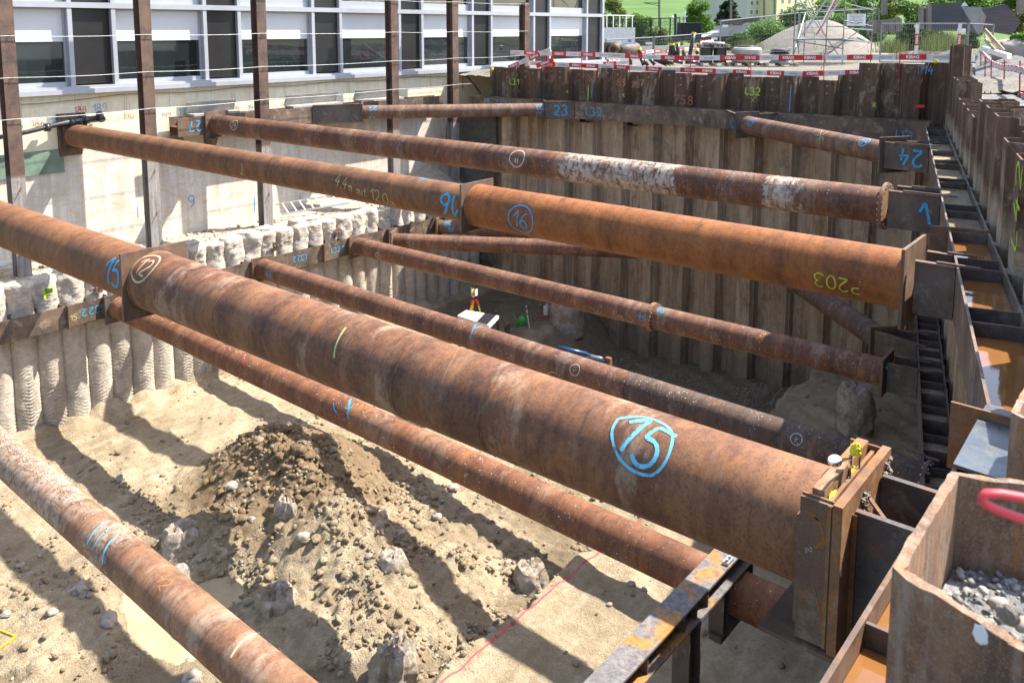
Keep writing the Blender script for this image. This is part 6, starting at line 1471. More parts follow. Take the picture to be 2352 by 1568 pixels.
for i, (u, vt, vb, w_, d, mt, lab) in enumerate([
  (1512, 68, 104, 70, 78, 'leafy', 'loose pale bush with white blossom behind the black fence'), (1556, 84, 108, 34, 80, 'leafb', 'low bush beside the camera mast'), (1440, 92, 108, 50, 90, 'leafg', 'small shadowed bush behind the grey shed'),
  (1762, 62, 108, 120, 66, 'leafb', 'wide bright shrub climbing behind the gravel mound'), (1700, 84, 122, 66, 62, 'leafg', 'green shrub left of the gravel mound'), (1830, 20, 90, 90, 100, 'leafg', 'shrub below the yellow block seen through the scaffold'),
  (1905, 8, 95, 110, 88, 'leafb', 'tall bright shrub behind the scaffold stair'), (1985, -20, 90, 130, 92, 'leafg', 'dark green tree behind the notice board'), (2040, -15, 80, 90, 85, 'leafy', 'pale flowering shrub left of the grey hoarding'),
  (2092, 0, 130, 92, 58, 'leafg', 'tall creeper covered bush beside the timber posts'), (2130, 66, 122, 110, 57, 'leafg', 'creeper mass below the left hoarding'), (2180, -10, 30, 120, 66, 'leafb', 'leafy branches above the grey hoarding'),
  (2262, -30, 40, 140, 64, 'leafb', 'bright tree above the folded grey sheets'), (2330, -10, 80, 80, 60, 'leafg', 'green tree at the top right corner'), (2230, 60, 112, 60, 56, 'leafg', 'creeper at the right end of the hoarding'),
  (2316, 100, 146, 80, 34, 'leafb', 'bright green plants on the bank by the right barrier'), (2345, 84, 140, 60, 33, 'leafb', 'taller green plant at the right edge above the barrier'), (1935, 40, 100, 60, 80, 'leafb', 'bright shrub right behind the scaffold'), (2010, 62, 96, 50, 70, 'leafb', 'bright shrub between mound and hoarding'), (1660, 92, 116, 60, 76, 'leafg', 'shrub by the concrete ramp')]):
    tpx(u, vt, vb, w_, d, name='shrub', label=lab, mt=mt, n=6500, ls=.055*d/50+.03, seed=40+i, cat='shrub', trunk=True, low=.0, clumps=30)
for i, (u, v, d, lab) in enumerate([(2152, 118, 46, 'tall dry grass tuft behind the mesh fence'), (2050, 122, 52, 'grass tuft at the foot of the gravel mound'), (2170, 112, 47, 'pale seeding grass tuft behind the mesh fence'), (1715, 122, 60, 'grass tuft left of the gravel mound')]):
    b_ = PD(u, v, d); b_.z = max(b_.z, -2.0); rg = np.random.default_rng(i); n = 350; Pb = np.stack([b_.x + rg.normal(0, .45, n), b_.y + rg.normal(0, .45, n), np.full(n, b_.z)], -1); Tt_ = Pb + np.stack([rg.normal(0, .22, n), rg.normal(0, .22, n), rg.uniform(.5, 1.2, n)], -1)
    sd = np.array([.012, .009, 0]); V = np.stack([Pb-sd, Pb+sd, Tt_], 1).reshape(-1, 3); F = np.arange(3*n).reshape(n, 3); o = mesh_np('grass_tuft', V, F, M['grassl']); tag(o, lab, 'grass', kind='stuff')
# ---------------- hill ----------------
def hillmat():
    n = NT('green_field', .9, 0, .1); v = n.pos(); f = n.noise(v, .05, 5, .6); s_ = n.noise(n.map(v, (.03, .5, .5)), 1.0, 3, .5); g = n.noise(v, .8, 5, .7)
    c = n.mix(n.mask(f, .4, .6), (.065, .118, .030), (.095, .15, .042)); c = n.mix(n.math('MULTIPLY', n.mask(s_, .5, .6), .35), c, (.12, .19, .05)); c = n.mix(n.math('MULTIPLY', n.mask(g, .5, .7), .25), c, (.03, .10, .015)); return n.col(c)
M['hill'] = hillmat(); us = np.linspace(900, 2800, 60); ds = np.linspace(115, 900, 60); V = []
hx = np.zeros((60, 60)); hy = hx.copy(); hz = hx.copy()
for j, d in enumerate(ds):
    for i, u in enumerate(us):
        p = PD(u, 300, d); hx[j, i], hy[j, i] = p.x, p.y; t = (d-115)/785; hz[j, i] = -2.6 + 66*t**1.45 + (u-1500)*.003*t*4 + 1.5*float(fbm(np.array([[p.x*.01]]), np.array([[p.y*.01]]), 3)[0, 0])
sheet('hill', hx, hy, hz, M['hill'], 'structure')

# ---------------- apartment blocks ----------------
M['beige'] = plain('beige_render', (.50, .47, .40), .9, 0, .08, 1); M['yellowr'] = plain('yellow_render', (.62, .55, .30), .9, 0, .06, 1); M['winf'] = plain('white_window_frame', (.7, .7, .7), .5); M['wing'] = plain('far_window_glass', (.06, .07, .08), .1)
def block(label, u0, u1, dep, mt, wins, vbot=86, depth=12, h=16, seed=0):
    a = PD(u0, vbot, dep); b_ = PD(u1, vbot, dep+(u1-u0)/1973*dep*1.1); a.z = b_.z = min(a.z, b_.z)-1; d_ = (b_-a); L = d_.length; d_.normalize(); n_ = Vector((-d_.y, d_.x, 0)); T = thing('apartment_block', label, 'building', a)
    q = MB(); q.obox(a, d_*L, n_*depth, UPV*h); q.build('wall', M[mt], T)
    for (u, v) in wins:
        t = (u-u0)/(u1-u0)*L; zc = PD(u, v, dep+(u-u0)/1973*dep*1.1).z; p = a + d_*t; p.z = zc
        q = MB(); q.obox(p - d_*.40 - n_*.03 - UPV*.42, d_*.8, n_*.029, UPV*.84); f_ = q.build('window', M['winf'], T)
        for sgn in (-1, 1): q = MB(); q.obox(p + d_*(.18*sgn-.14) - n_*.04 - UPV*.35, d_*.28, n_*.009, UPV*.70); q.build('pane', M['wing'], f_)
    return T
def zb(x, y): return (1550.4 + .1953*x, .1953*y)
block('beige apartment block with small white framed windows behind the conifer', 1713, 1780, 150, 'beige', [zb(887, 42), zb(950, 40), zb(885, 146), zb(947, 144), zb(1105, 32), zb(1103, 138), zb(880, 245), zb(942, 243), zb(1165, 30)])
block('yellow apartment block behind the scaffold', 1781, 1900, 149, 'yellowr', [zb(1245, 17), zb(1322, 16), zb(1398, 14), zb(1240, 130), zb(1318, 126), zb(1393, 124), zb(1590, 10), zb(1660, 8), zb(1500, 45), zb(1590, 105), zb(1500, 110)])
# concrete ramp with low wall
M['conc'] = concrete('plain_concrete', (.34, .33, .30), (.46, .45, .41), 0, .3, .5, .03)
a = PZ(1630, 112, -1.9); rp = thing('underpass_ramp', 'low grey concrete underpass with sloping parapet left of the gravel mound', 'ramp', PD(1680, 100, 70))
q = MB(); P = [PD(1612, 88, 72), PD(1650, 73, 72), PD(1672, 58, 72), PD(1738, 58, 72), PD(1740, 84, 72), PD(1612, 90, 72)]; n_ = Vector((-Hh.x, -Hh.y, 0))
vs = P + [p - n_*3 for p in P]; k = len(P); q.add(vs, [tuple(range(k)), tuple(range(k, 2*k))[::-1]] + [(i, k+i, k+(i+1) % k, (i+1) % k) for i in range(k)]); q.build('parapet', M['conc'], rp)
q = MB(); a, b_ = PD(1672, 56, 71.8), PD(1745, 52, 71.8); q.obox(a, b_-a, -n_*3.4, UPV*.4); q.build('roof_slab', M['steel'], rp)
q = MB(); a, b_ = PD(1680, 82, 71.7), PD(1689, 82, 71.7); q.obox(a, b_-a, -n_*.1, UPV*.5); q.build('door', M['board'], rp)

# ---------------- low walls, shed, black fence ----------------
q = MB(); a, b_ = PZ(1385, 124, -1.8), PZ(1458, 122, -1.8); d_ = b_-a; hn = Vector((-d_.y, d_.x, 0)).normalized()
T = thing('utility_shed', 'pale grey flat roofed shed right beside the office building', 'shed', a)
M['shed'] = plain('pale_grey_render', (.26, .275, .30), .8); q.obox(a - d_*1.2, d_*2.2, hn*4, UPV*1.85); q.build('wall', M['shed'], T)
q = MB();
for i in range(6): p = a + d_*(-.1+.2*i) + UPV*1.85; q.bar(p, p + UPV*.85, .05)
q.bar(a - d_*.2 + UPV*2.7, a + d_*.95 + UPV*2.7, .07); q.build('railing', M['white'], T)
q = MB(); a, b_ = PD(1385, 118, 56), PD(1608, 116, 60); a.z = b_.z = -2.2; dd_ = b_-a; q.obox(a, dd_, Vector((-dd_.y, dd_.x, 0)).normalized()*.3, UPV*1.0); solo('low_wall', q, M['conc'], 'long low pale concrete wall behind the stored pipes', 'wall')
# blue sign with white lettering
def font_mesh(txt, size, bold=.0):
    cu = bpy.data.curves.new('t', 'FONT'); cu.body = txt; cu.size = size; cu.offset = bold; cu.align_x = 'CENTER'; cu.align_y = 'CENTER'; cu.resolution_u = 3
    o = bpy.data.objects.new('t', cu); C.objects.link(o); dg = bpy.context.evaluated_depsgraph_get(); me = bpy.data.meshes.new_from_object(o.evaluated_get(dg)); bpy.data.objects.remove(o)
    V = [v.co.copy() for v in me.vertices]; F = [tuple(p.vertices) for p in me.polygons]; return V, F
FM = {}
def put_text(q, txt, size, o, ux, uy, bold=0, sx=1):
    k = (txt, size, bold)
    if k not in FM: FM[k] = font_mesh(txt, size, bold)
    V, F = FM[k]; q.add([Vector(o) + Vector(ux)*v.x*sx + Vector(uy)*v.y for v in V], F)
M['signb'] = plain('blue_sign', (.02, .30, .62), .5); M['refl'] = plain('dull_reflector', (.42, .41, .40), .5, 0, .1, 9); M['redb'] = plain('barrier_red', (.52, .030, .028), .55, 0, .12, 8); M['whiteb'] = plain('barrier_white', (.62, .60, .56), .7, 0, .16, 9); M['ltr'] = plain('white_lettering', (.72, .72, .70), .6, 0, .1, 30)
a = PD(1446, 98, 47); T = thing('blue_sign', 'small square blue sign with white BIZ on the grey shed wall', 'sign', a); ux = Rt;
q = MB(); q.obox(a - ux*.10 - UPV*.16, ux*.20, Hh*.02, UPV*.32); q.build('panel', M['signb'], T); q = MB(); put_text(q, 'BIZ', .11, a - Hh*.004 - UPV*.03, ux, UPV, .004); q.build('lettering', M['ltr'], T)
# black mesh fence
M['blackm'] = plain('black_metal', (.02, .022, .025), .5)
def meshfence(name, label, a, b_, h, nx, nz, mt, post_mt=None, r=.012, pr=.035, posts=2, group=None, z0=0.0, cat='fence', frame=True, tilt=None):
    a, b_ = Vector(a), Vector(b_); d_ = b_-a; T = thing(name, label, cat, (a+b_)/2, None, group); up = UPV
    q = MB()
    for i in range(nx+1): p = a + d_*i/nx + up*z0; q.bar(p, p + up*h, r)
    for j in range(nz+1): q.bar(a + up*(z0 + h*j/nz), b_ + up*(z0 + h*j/nz), r)
    q.build('mesh', M[mt], T)
    if frame:
        q = MB(); q.tube([a + up*(z0+h), b_ + up*(z0+h)], pr*.6, 8); q.tube([a + up*z0, b_ + up*z0], pr*.6, 8); q.build('rail', M[post_mt or mt], T)
    for i in range(posts): p = a + d_*i/(posts-1); q = MB(); q.tube([p, p + up*(h+z0+.04)], pr*.7, 8); q.build('post', M[post_mt or mt], T)
    return T
meshfence('mesh_fence', 'tall black mesh fence in front of the trees', PD(1385, 112, 64), PD(1560, 106, 64), 2.1, 60, 8, 'blackm', None, .018, .06, 9)
meshfence('screen_fence', 'dense dark screened fence right of the camera mast', PD(1556, 92, 72), PD(1610, 92, 72), 1.4, 60, 20, 'blackm', None, .03, .06, 4)
q = MB(); a, b_ = PD(1608, 96, 63), PD(1697, 93, 63); q.obox(a - UPV*.5, b_-a, Hh*.1, UPV*.82); solo('timber_fence', q, M['timberd'] if 'timberd' in M else M['blackm'], 'dark low board fence behind the stacked rings', 'fence')
# galvanised site fence panels
M['galv'] = plain('galvanised_tube', (.22, .23, .235), .4, .5)
GF = 'galvanised mesh fence panels round the yard'
def gf(label, u0, vt0, u1, vt1, zb_, dep0, dep1, nx=36, nz=8):
    a, b_ = PD(u0, vt0, dep0), PD(u1, vt1, dep1); h = (a.z + b_.z)/2 - zb_; a.z -= h; b_.z -= h; meshfence('site_fence', label, a, b_, h, nx, nz, 'galv', None, .007, .05, 2, GF)
gf('galvanised mesh fence panel nearest the office building', 1392, 92, 1500, 86, -1.75, 43, 47); gf('galvanised mesh fence panel second from the office building', 1503, 86, 1655, 75, -1.75, 47, 53, 44)
gf('galvanised mesh fence panel with blue end post left of the scaffold', 1655, 49, 1835, 30, -1.5, 52, 55, 50); gf('galvanised mesh fence panel behind the scaffold', 1838, 30, 2020, 20, -1.5, 56, 60, 50)
gf('galvanised mesh fence panel below the grey hoarding', 2025, 55, 2224, 55, -1.5, 38, 37, 40, 7)
gf('galvanised mesh fence panel at the right in front of the creepers', 2226, 55, 2282, 58, -1.5, 37, 37, 12, 7)
# boards with lettering hung upright on the right panel
for i, u in enumerate((2108, 2206)):
    a = PD(u, 55, 36.4); T = thing('upright_board', ['upright red and white board on the left of the mesh panel', 'upright red and white board on the right of the mesh panel'][i], 'board', a - UPV*1.35, None, 'upright boards on the mesh fence')
    for z0_, z1_, mt in ((-.42, 0, 'whiteb'), (-.93, -.42, 'redb'), (-1.35, -.93, 'whiteb')): q = MB(); q.obox(a - Rt*.075 + UPV*z0_, Rt*.15, Hh*.03, UPV*(z1_-z0_)); q.build('red_field' if mt == 'redb' else 'white_field', M[mt], T)
    q = MB(); put_text(q, 'KIBAG', .13, a - UPV*.67 - Hh*.004, UPV, -Rt, .004); q.build('lettering', M['ltr'], T)

# ---------------- red and white barrier boards ----------------
def board(label, a, b_, h=.15, group='red and white barrier boards', cell=.62, seed=0, nm='barrier_board', start=0):
    a, b_ = Vector(a), Vector(b_); d_ = b_-a; L = d_.length; d_.normalize(); nrm = d_.cross(UPV).normalized(); up = nrm.cross(d_)*-1 if nrm.cross(d_).z < 0 else nrm.cross(d_)
    T = thing(nm, label, 'barrier', (a+b_)/2, None, group); n = max(1, round(L/cell)); c_ = L/n; W_, R_, Lt = MB(), MB(), MB(); th = .03; G_ = MB()
    front = nrm if nrm.dot(-a) > 0 else -nrm
    for i in range(n):
        red = (i+start) % 2 == 1; w0, w1 = (i*c_, (i+1)*c_)
        W_ = MB(); W_.obox(a + d_*w0 - front*th - up*h/2, d_*c_, front*th, up*h); fo_ = W_.build('red_field' if red else 'white_field', M['redb' if red else 'whiteb'], T); W_ = MB()
        if red: Lt = MB(); put_text(Lt, 'KIBAG', h*.72, a + d_*(w0+c_/2) + front*.004, d_ if d_.dot(Rt) > 0 else -d_, up, h*.03, 1.05); Lt.build('lettering', M['ltr'], fo_); Lt = MB()
        else:
            G_ = MB(); G_.obox(a + d_*(w0+c_*.25) + up*(-h*.16), d_*c_*.5, front*.003, up*h*.32); G_.build('reflector', M['refl'], fo_); G_ = MB()
    if W_.v: W_.build('board', M['whiteb'], T)
    if R_.v: R_.build('red_field', M['redb'], T)
    if Lt.v: Lt.build('lettering', M['ltr'], T)
    if G_.v: G_.build('reflector', M['refl'], T)
    return T
def wallp(u, v, off=.30): return PL(u, v, (-.09, 1, 0), 24.44+off)
U1 = [(1194, 124), (1396, 127), (1560, 134), (1702, 133), (1833, 133), (2193, 131)]
ul = ['upper barrier board at the left above the sheet piles', 'upper barrier board second from the left', 'upper barrier board in front of the stacked barrels', 'upper barrier board in front of the black covers', 'upper barrier board at the right in front of the scaffold']
for i in range(5):
    (u0, v0), (u1, v1) = U1[i], U1[i+1]
    if i == 0: board(ul[i], PD(1172, 121, 30), PD(1402, 127, 28.4), seed=i, cell=.55, start=0)
    else: board(ul[i], wallp(u0, v0, .30+.035*(i % 2)), wallp(u1, v1-(.0), .30+.035*(i % 2)), seed=i, cell=.60 if i < 4 else .62, start=[0, 0, 1, 1, 1][i])
U2 = [(1213, 145), (1340, 151), (1520, 160), (1606, 162), (1723, 167), (1842, 170), (1992, 166)]
ll = ['lower barrier board at the left end', 'lower barrier board second from the left', 'lower barrier board third from the left', 'lower barrier board above the lime L32 mark', 'lower barrier board fourth run, partly sunk behind the piles', 'lower barrier board rightmost above the sheet piles']
for i in range(6):
    (u0, v0), (u1, v1) = U2[i], U2[i+1]; board(ll[i], wallp(u0, v0, .36+.035*(i % 2)), wallp(u1, v1, .36+.035*(i % 2)), cell=.55, start=i % 2)
board('slanting barrier board leaning at the left end of the barrier', wallp(1168, 156, .1), wallp(1264, 114, .15), cell=.5, start=1)
board('short slanting barrier board leaning below the first', wallp(1232, 152, .05), wallp(1271, 138, .12), cell=.5, start=1)
for i, (p, q_) in enumerate([((1385, 147), (1446, 143)), ((1465, 121), (1520, 117)), ((1530, 118), (1612, 110)), ((1390, 140), (1430, 141)), ((1608, 98), (1640, 94))]):
    board('distant barrier board in the yard, number %s from the left group' % ['one', 'two', 'three', 'four', 'five'][i] if False else ['fallen barrier board in the yard near the office building', 'distant barrier board left of the black tubes', 'distant barrier board behind the black tubes', 'small barrier board leaning behind the sheet piles', 'far barrier board before the concrete underpass'][i], PD(*p, 36+2*i), PD(*q_, 36+3*i), cell=.5, start=1)
# barrier posts
M['redm'] = plain('red_painted_steel', (.42, .035, .03), .5)
for i, (u, vt, vb) in enumerate([(1252, 113, 160), (1336, 116, 160), (1446, 118, 166), (1586, 126, 168), (1725, 124, 168), (1893, 122, 168), (2067, 119, 157)]):
    a, b_ = wallp(u, vb, .27), wallp(u, vt, .27); q = MB(); q.tube([a - UPV*.3, b_], .012, 6)
    for f_ in (.3, .95): p = a.lerp(b_, f_); q.tube([p, p + Rt*.0 - Vector((0, .05, 0)), p + Vector((-.08, -.05, 0)), p + Vector((-.08, 0, 0)), p + Vector((-.08, 0, -.2))], .007, 5)
    solo('barrier_post', q, M['redm'], ['leftmost slanting red barrier rod', 'second red barrier rod from the left', 'third red barrier rod from the left', 'fourth red barrier rod, before the barrels', 'fifth red barrier rod, before the rings', 'sixth red barrier rod, before the scaffold', 'rightmost red barrier rod on the far wall'][i], 'rod', 'red rods holding the far barrier')
# right curved barrier
Ru = [(2248, 117), (2256, 122), (2268, 137), (2280, 148), (2303, 156), (2330, 158), (2362, 168)]; Rl = [(2247, 160), (2256, 176), (2268, 188), (2284, 200), (2310, 210), (2335, 218), (2364, 228)]
dps = [38, 33, 28.5, 26.5, 24, 21.5, 19.5]
for nm_, Lp, zz_ in (('upper', Ru, -.9), ('lower', Rl, -1.4)):
    pts = [PD(u, v, d) for (u, v), d in zip(Lp, dps)]
    for i in range(6):
        board('%s board of the curved right barrier, %s' % (nm_, ['farthest', 'second farthest', 'third farthest', 'middle', 'second nearest', 'nearest'][i]), pts[i], pts[i+1], h=.17, cell=.42, start=i % 2, group='boards of the curved right barrier')
for i, (u, vt, vb, d) in enumerate([(2253, 120, 190, 33.5), (2263, 131, 196, 29), (2277, 137, 205, 26.6), (2307, 138, 232, 23.6), (2343, 140, 246, 20.8)]):
    a, b_ = PD(u, vb, d), PD(u, vt, d); q = MB(); q.tube([a - UPV*.3, b_], .02, 6)
    for f_ in (.35, .93): p = a.lerp(b_, f_); q.tube([p, p - Hh*.06, p - Hh*.06 + Rt*.15, p + Rt*.15], .011, 5)
    solo('barrier_post', q, M['redm'], ['farthest red rod of the curved right barrier', 'second farthest red rod of the curved right barrier', 'middle red rod of the curved right barrier', 'second nearest red rod of the curved right barrier', 'nearest red rod of the curved right barrier'][i], 'rod', 'red rods of the curved right barrier')
# blurred red rod loop close to the lens
M['redc'] = plain('bright_red_rod', (.62, .05, .06), .45, 0, .06, 10)
dn = .80; pts = [PD(u, v, dn) for u, v in [(2420, 1160), (2352, 1143), (2300, 1134), (2266, 1133), (2254, 1140), (2258, 1152), (2280, 1166), (2320, 1182), (2370, 1198), (2440, 1222)]]
pts = [p + Vector((0, 0, 0)) for p in pts]; q = MB(); q.tube(pts, .0042, 12); solo('rod_loop', q, M['redc'], 'blurred bright red rod loop close to the camera above the nearest sheet pile', 'rod', smooth=True)

# ---------------- yard goods ----------------
M['wood'] = plain('pallet_wood', (.36, .29, .19), .85, 0, .25, 5); M['timber'] = plain('grey_timber', (.20, .17, .14), .9, 0, .25, 5); M['ring'] = plain('concrete_ring', (.34, .33, .30), .85, 0, .1, 3)
def pallet(label, c, w_=1.2, d_=.8, ang=0.0):
    T = thing('pallet', label, 'pallet', c, None, 'wooden pallets in the yard'); X_, Y_ = Rt*1.0, Hh*1.0
    q = MB()
    for i in range(6): q.obox(c - X_*w_/2 + X_*(w_-.1)*i/5 - Y_*d_/2 + UPV*.12, X_*.1, Y_*d_, UPV*.022)
    q.build('deck', M['wood'], T); q = MB()
    for i in range(3):
        for j in range(3): q = MB(); q.obox(c - X_*w_/2 + X_*(w_-.12)*i/2 - Y_*d_/2 + Y_*(d_-.1)*j/2, X_*.12, Y_*.1, UPV*.12); q.build('block', M['wood'], T)
    return T
b1 = PZ(1637, 151, -1.72); pallet('wooden pallet under the black barrels', b1, 1.35, 1.1);
for s_, lab in ((-1, 'left black plastic barrel on the pallet'), (1, 'right black plastic barrel on the pallet')):
    q = MB(); c = b1 + Rt*.32*s_ + UPV*.145; q.lathe(c, [(.28, 0), (.30, .02), (.30, .60), (.31, .62), (.31, .66)], 20); autosmooth(solo('barrel', q, M['blackp'], lab, 'barrel', 'black barrels'))
q = MB(); q.obox(b1 - Rt*.72 - Hh*.4 + UPV*.81, Rt*1.44, Hh*.8, UPV*.03); solo('lid_sheet', q, M['blackp'], 'flat black sheet lying over the two barrels', 'sheet')
pallet('wooden pallet on top of the black barrels', b1 + UPV*.845, 1.35, .9); q = MB(); c = b1 + UPV*.99 - Rt*.0; q.lathe(c, [(.5, 0), (.52, .03), (.50, .09), (.35, .10)], 28); solo('concrete_ring', q, M['ring'], 'flat pale ring lying on the upper pallet', 'ring', 'concrete shaft rings')
b2 = PZ(1713, 151, -1.72); pallet('wooden pallet under the concrete rings', b2, 1.3, 1.1)
for j, lab in enumerate(('lower pale concrete shaft ring of the stack', 'upper pale concrete shaft ring of the stack')):
    q = MB(); c = b2 + UPV*(.15+.36*j) + Rt*.03*j; q.lathe(c, [(.58, 0), (.66, .04), (.68, .22), (.60, .32), (.50, .34), (.36, .345)], 36); autosmooth(solo('concrete_ring', q, M['ring'], lab, 'ring', 'concrete shaft rings'))
q = MB(); q.lathe(b2 + UPV*.86, [(.44, 0), (.46, .03), (.44, .05)], 30); solo('manhole_cover', q, M['blackm'], 'thin black cover on top of the concrete rings', 'cover')
b3 = PZ(1790, 152, -1.72); pallet('half hidden wooden pallet under the black covers', b3, 1.5, 1.0)
for j in range(5):
    q = MB(); c = b3 + UPV*(.15+.13*j) + Rt*(.03*math.sin(j*2)); q.lathe(c, [(.42, 0), (.46, .02), (.46, .05), (.40, .07), (.38, .10)], 28); autosmooth(solo('manhole_cover', q, M['blackm'] if j else M['ring'], ['lowest pale round cover in the black stack', 'second black round cover from the bottom of the stack', 'middle black round cover of the stack', 'second black round cover from the top of the stack', 'topmost black round cover of the stack'][j], 'cover', 'stacked round covers'))
# black tubes with yellow caps
M['ycap'] = plain('yellow_cap', (.80, .66, .03), .5)
def bt(label, u0, v0, u1, v1, dep, r=.075, cap=True, dep1=None):
    a, b_ = PD(u0, v0, dep), PD(u1, v1, dep1 or dep); T = thing('plastic_tube', label, 'tube', a, None, 'black plastic tubes with yellow caps'); q = MB(); q.tube([a, b_], r, 14); q.build('tube', M['blackp'], T, True)
    if cap: q = MB(); d_ = (b_-a).normalized(); q.tube([b_ - d_*.02, b_ + d_*.06], r*1.12, 14); q.build('cap', M['ycap'], T)
def za(x, y): return 1148.4+.1953*x, .1953*y
for i, (p0, p1, cap, lab) in enumerate([((2232, 650), (2280, 400), 1, 'tallest leaning black tube with yellow cap'), ((1990, 700), (2016, 530), 1, 'steep black tube left of the crossing pair'), ((2050, 660), (2030, 530), 1, 'black tube crossing behind the steep one'), ((2088, 690), (2092, 518), 1, 'upright black tube with yellow cap'), ((2164, 700), (2163, 592), 1, 'short upright black tube'), ((1650, 640), (1637, 582), 1, 'short leaning black tube on the left'), ((1790, 690), (1955, 762), 1, 'lying black tube nearest the barrier'), ((1860, 690), (2000, 756), 1, 'second lying black tube with yellow end'), ((1900, 688), (2040, 752), 1, 'third lying black tube with yellow end'), ((1680, 690), (1740, 775), 0, 'open black tube leaning down on the left'), ((1660, 690), (1690, 772), 0, 'second open black tube leaning down on the left'), ((2180, 735), (2330, 735), 0, 'open black tube lying before the barrels'), ((2040, 720), (2150, 738), 0, 'open black tube lying across the gravel'), ((1760, 690), (1820, 765), 0, 'open black tube leaning in the middle'), ((1535, 680), (1535, 765), 0, 'dark upright tube end beside the rod'), ((2325, 640), (2312, 595), 1, 'short black tube behind the tallest one')]):
    bt(lab, *za(*p0), *za(*p1), 37-.1*i, .085 if i < 6 else .075, cap)
# big insulated pipes
for i, (p0, p1, r_, lab) in enumerate([((1205, 575), (1340, 590), .24, 'big dark pipe at the left of the stored pipes'), ((1390, 600), (1600, 570), .28, 'big dark insulated pipe with orange open end'), ((1210, 550), (1560, 545), .2, 'long dark pipe lying behind the others'), ((1330, 585), (1400, 545), .26, 'short dark pipe end between the others')]):
    a, b_ = PD(*za(*p0), 42-i*.3), PD(*za(*p1), 43.5-i*.3); T = thing('insulated_pipe', lab, 'pipe', a, None, 'big dark pipes stored by the building'); q = MB(); q.tube([a, b_], r_, 22); q.build('casing', M['steel'] if i % 2 else M['blackp'], T, True)
    d_ = (a-b_).normalized(); q = MB(); q.lathe(a, [(r_*.92, 0), (r_*.92, .015), (r_*.6, .02)], 22, d_); q.build('insulation', M['steelo'], T); q = MB(); q.lathe(a + d_*.021, [(r_*.55, 0), (r_*.55, .004)], 18, d_); q.build('bore', M['dpanel'], T)
# gravel mound
mc = PZ(1880, 104, -1.9); mc = PD(1880, 118, 62); n_a = 90; rr_ = np.linspace(0, 1.15, 60); aa = np.linspace(0, 2*math.pi, n_a); Rg, Ag = np.meshgrid(rr_, aa)
hgt = 2.75; Xp = Rg*5.3*np.cos(Ag)*(1+.08*np.sin(3*Ag)); Yp = Rg*4.6*np.sin(Ag); prof = np.clip(1 - Rg**1.35, -.1, 1)
X = mc.x + Rt.x*Xp + Hh.x*Yp; Y = mc.y + Rt.y*Xp + Hh.y*Yp; Z = -2.0 + hgt*prof*(1+.10*fbm(Xp*.4+3, Yp*.4, 4)) + .10*fbm(X*1.5, Y*1.5, 5, .6)*np.clip(Rg*3, 0, 1)
Z = np.minimum(Z, -2.0 + hgt*.93 + .08*fbm(X, Y, 3))
o = sheet('gravel_mound', X, Y, Z, M['mgrav']); tag(o, 'large heap of pale gravel behind the scaffold', 'gravel heap')
# dark gravel heap right
mc2 = PD(2195, 128, 44); Rg, Ag = np.meshgrid(np.linspace(0, 1.1, 30), np.linspace(0, 2*math.pi, 50)); X = mc2.x + Rg*1.9*np.cos(Ag); Y = mc2.y + Rg*1.6*np.sin(Ag); Z = -1.9 + .85*np.clip(1-Rg**1.3, -.1, 1) + .05*fbm(X*4, Y*4, 3)
tag(sheet('gravel_heap', X, Y, Z, M['dgrav']), 'small heap of dark blue grey gravel behind the mesh fence', 'gravel heap')
M['dirt'] = soil('brown_bank', (.12, .085, .055), (.22, .165, .11)); Rg, Ag = np.meshgrid(np.linspace(0, 1.1, 30), np.linspace(0, 2*math.pi, 50)); mc3 = PD(2130, 124, 48); X = mc3.x + Rt.x*Rg*3.3*np.cos(Ag) + Hh.x*Rg*1.6*np.sin(Ag); Y = mc3.y + Rt.y*Rg*3.3*np.cos(Ag) + Hh.y*Rg*1.6*np.sin(Ag); Z = -1.9 + .75*np.clip(1-Rg**1.5, -.1, 1) + .15*fbm(X*2, Y*2, 4)
o = sheet('earth_bank', X, Y, Z, M['dirt'], 'structure')

# ---------------- scaffold stair tower ----------------
sc = thing('scaffold_tower', 'galvanised scaffold tower with a zigzag stair and red couplers on the yard', 'scaffold', PD(1890, 140, 43)); tb = MB();
def tubepx(a, b_, r=.028, q=None): (q or tb).tube([a, b_], r, 8)
corners = {}
Lp = {'fl': (1822, 41.0), 'bl': (1846, 44.2), 'fr': (1935, 40.0), 'br': (2000, 43.5), 'ml': (1896, 43.5)}
for k, (u, d) in Lp.items():
    a = PD(u, 130, d); a.z = -1.75; corners[k] = a; q = MB(); q.tube([a, a + UPV*4.6], .026, 10); q.build('standard', M['galv'], sc)
    for z_ in (-.9, -.35, .25, .85, 1.4):
        p = Vector((a.x, a.y, z_)); q = MB(); q.tube([p, p + UPV*.05], .036, 10); q.build('coupler', M['redc'], sc)
def at_z(k, z_): a = corners[k]; return Vector((a.x, a.y, z_))
for (k1, z1_, k2, z2_) in [('fl', -1.45, 'fr', -1.45), ('fl', -.55, 'fr', -.5), ('fl', -.55, 'bl', -.5), ('fr', -.5, 'br', -.75), ('bl', -.5, 'br', -.7), ('fl', .3, 'fl', .3), ('fr', .35, 'br', .1), ('fr', 1.15, 'br', .9), ('fl', .9, 'bl', .95), ('bl', .9, 'br', 1.0), ('bl', -1.4, 'br', -1.4), ('ml', .1, 'fr', .05), ('fl', 1.25, 'bl', 1.2), ('fr', -.1+.1, 'br', -.1)]:
    if k1 == k2: continue
    q = MB(); q.tube([at_z(k1, z1_), at_z(k2, z2_)], .026, 8); q.build('ledger', M['galv'], sc)
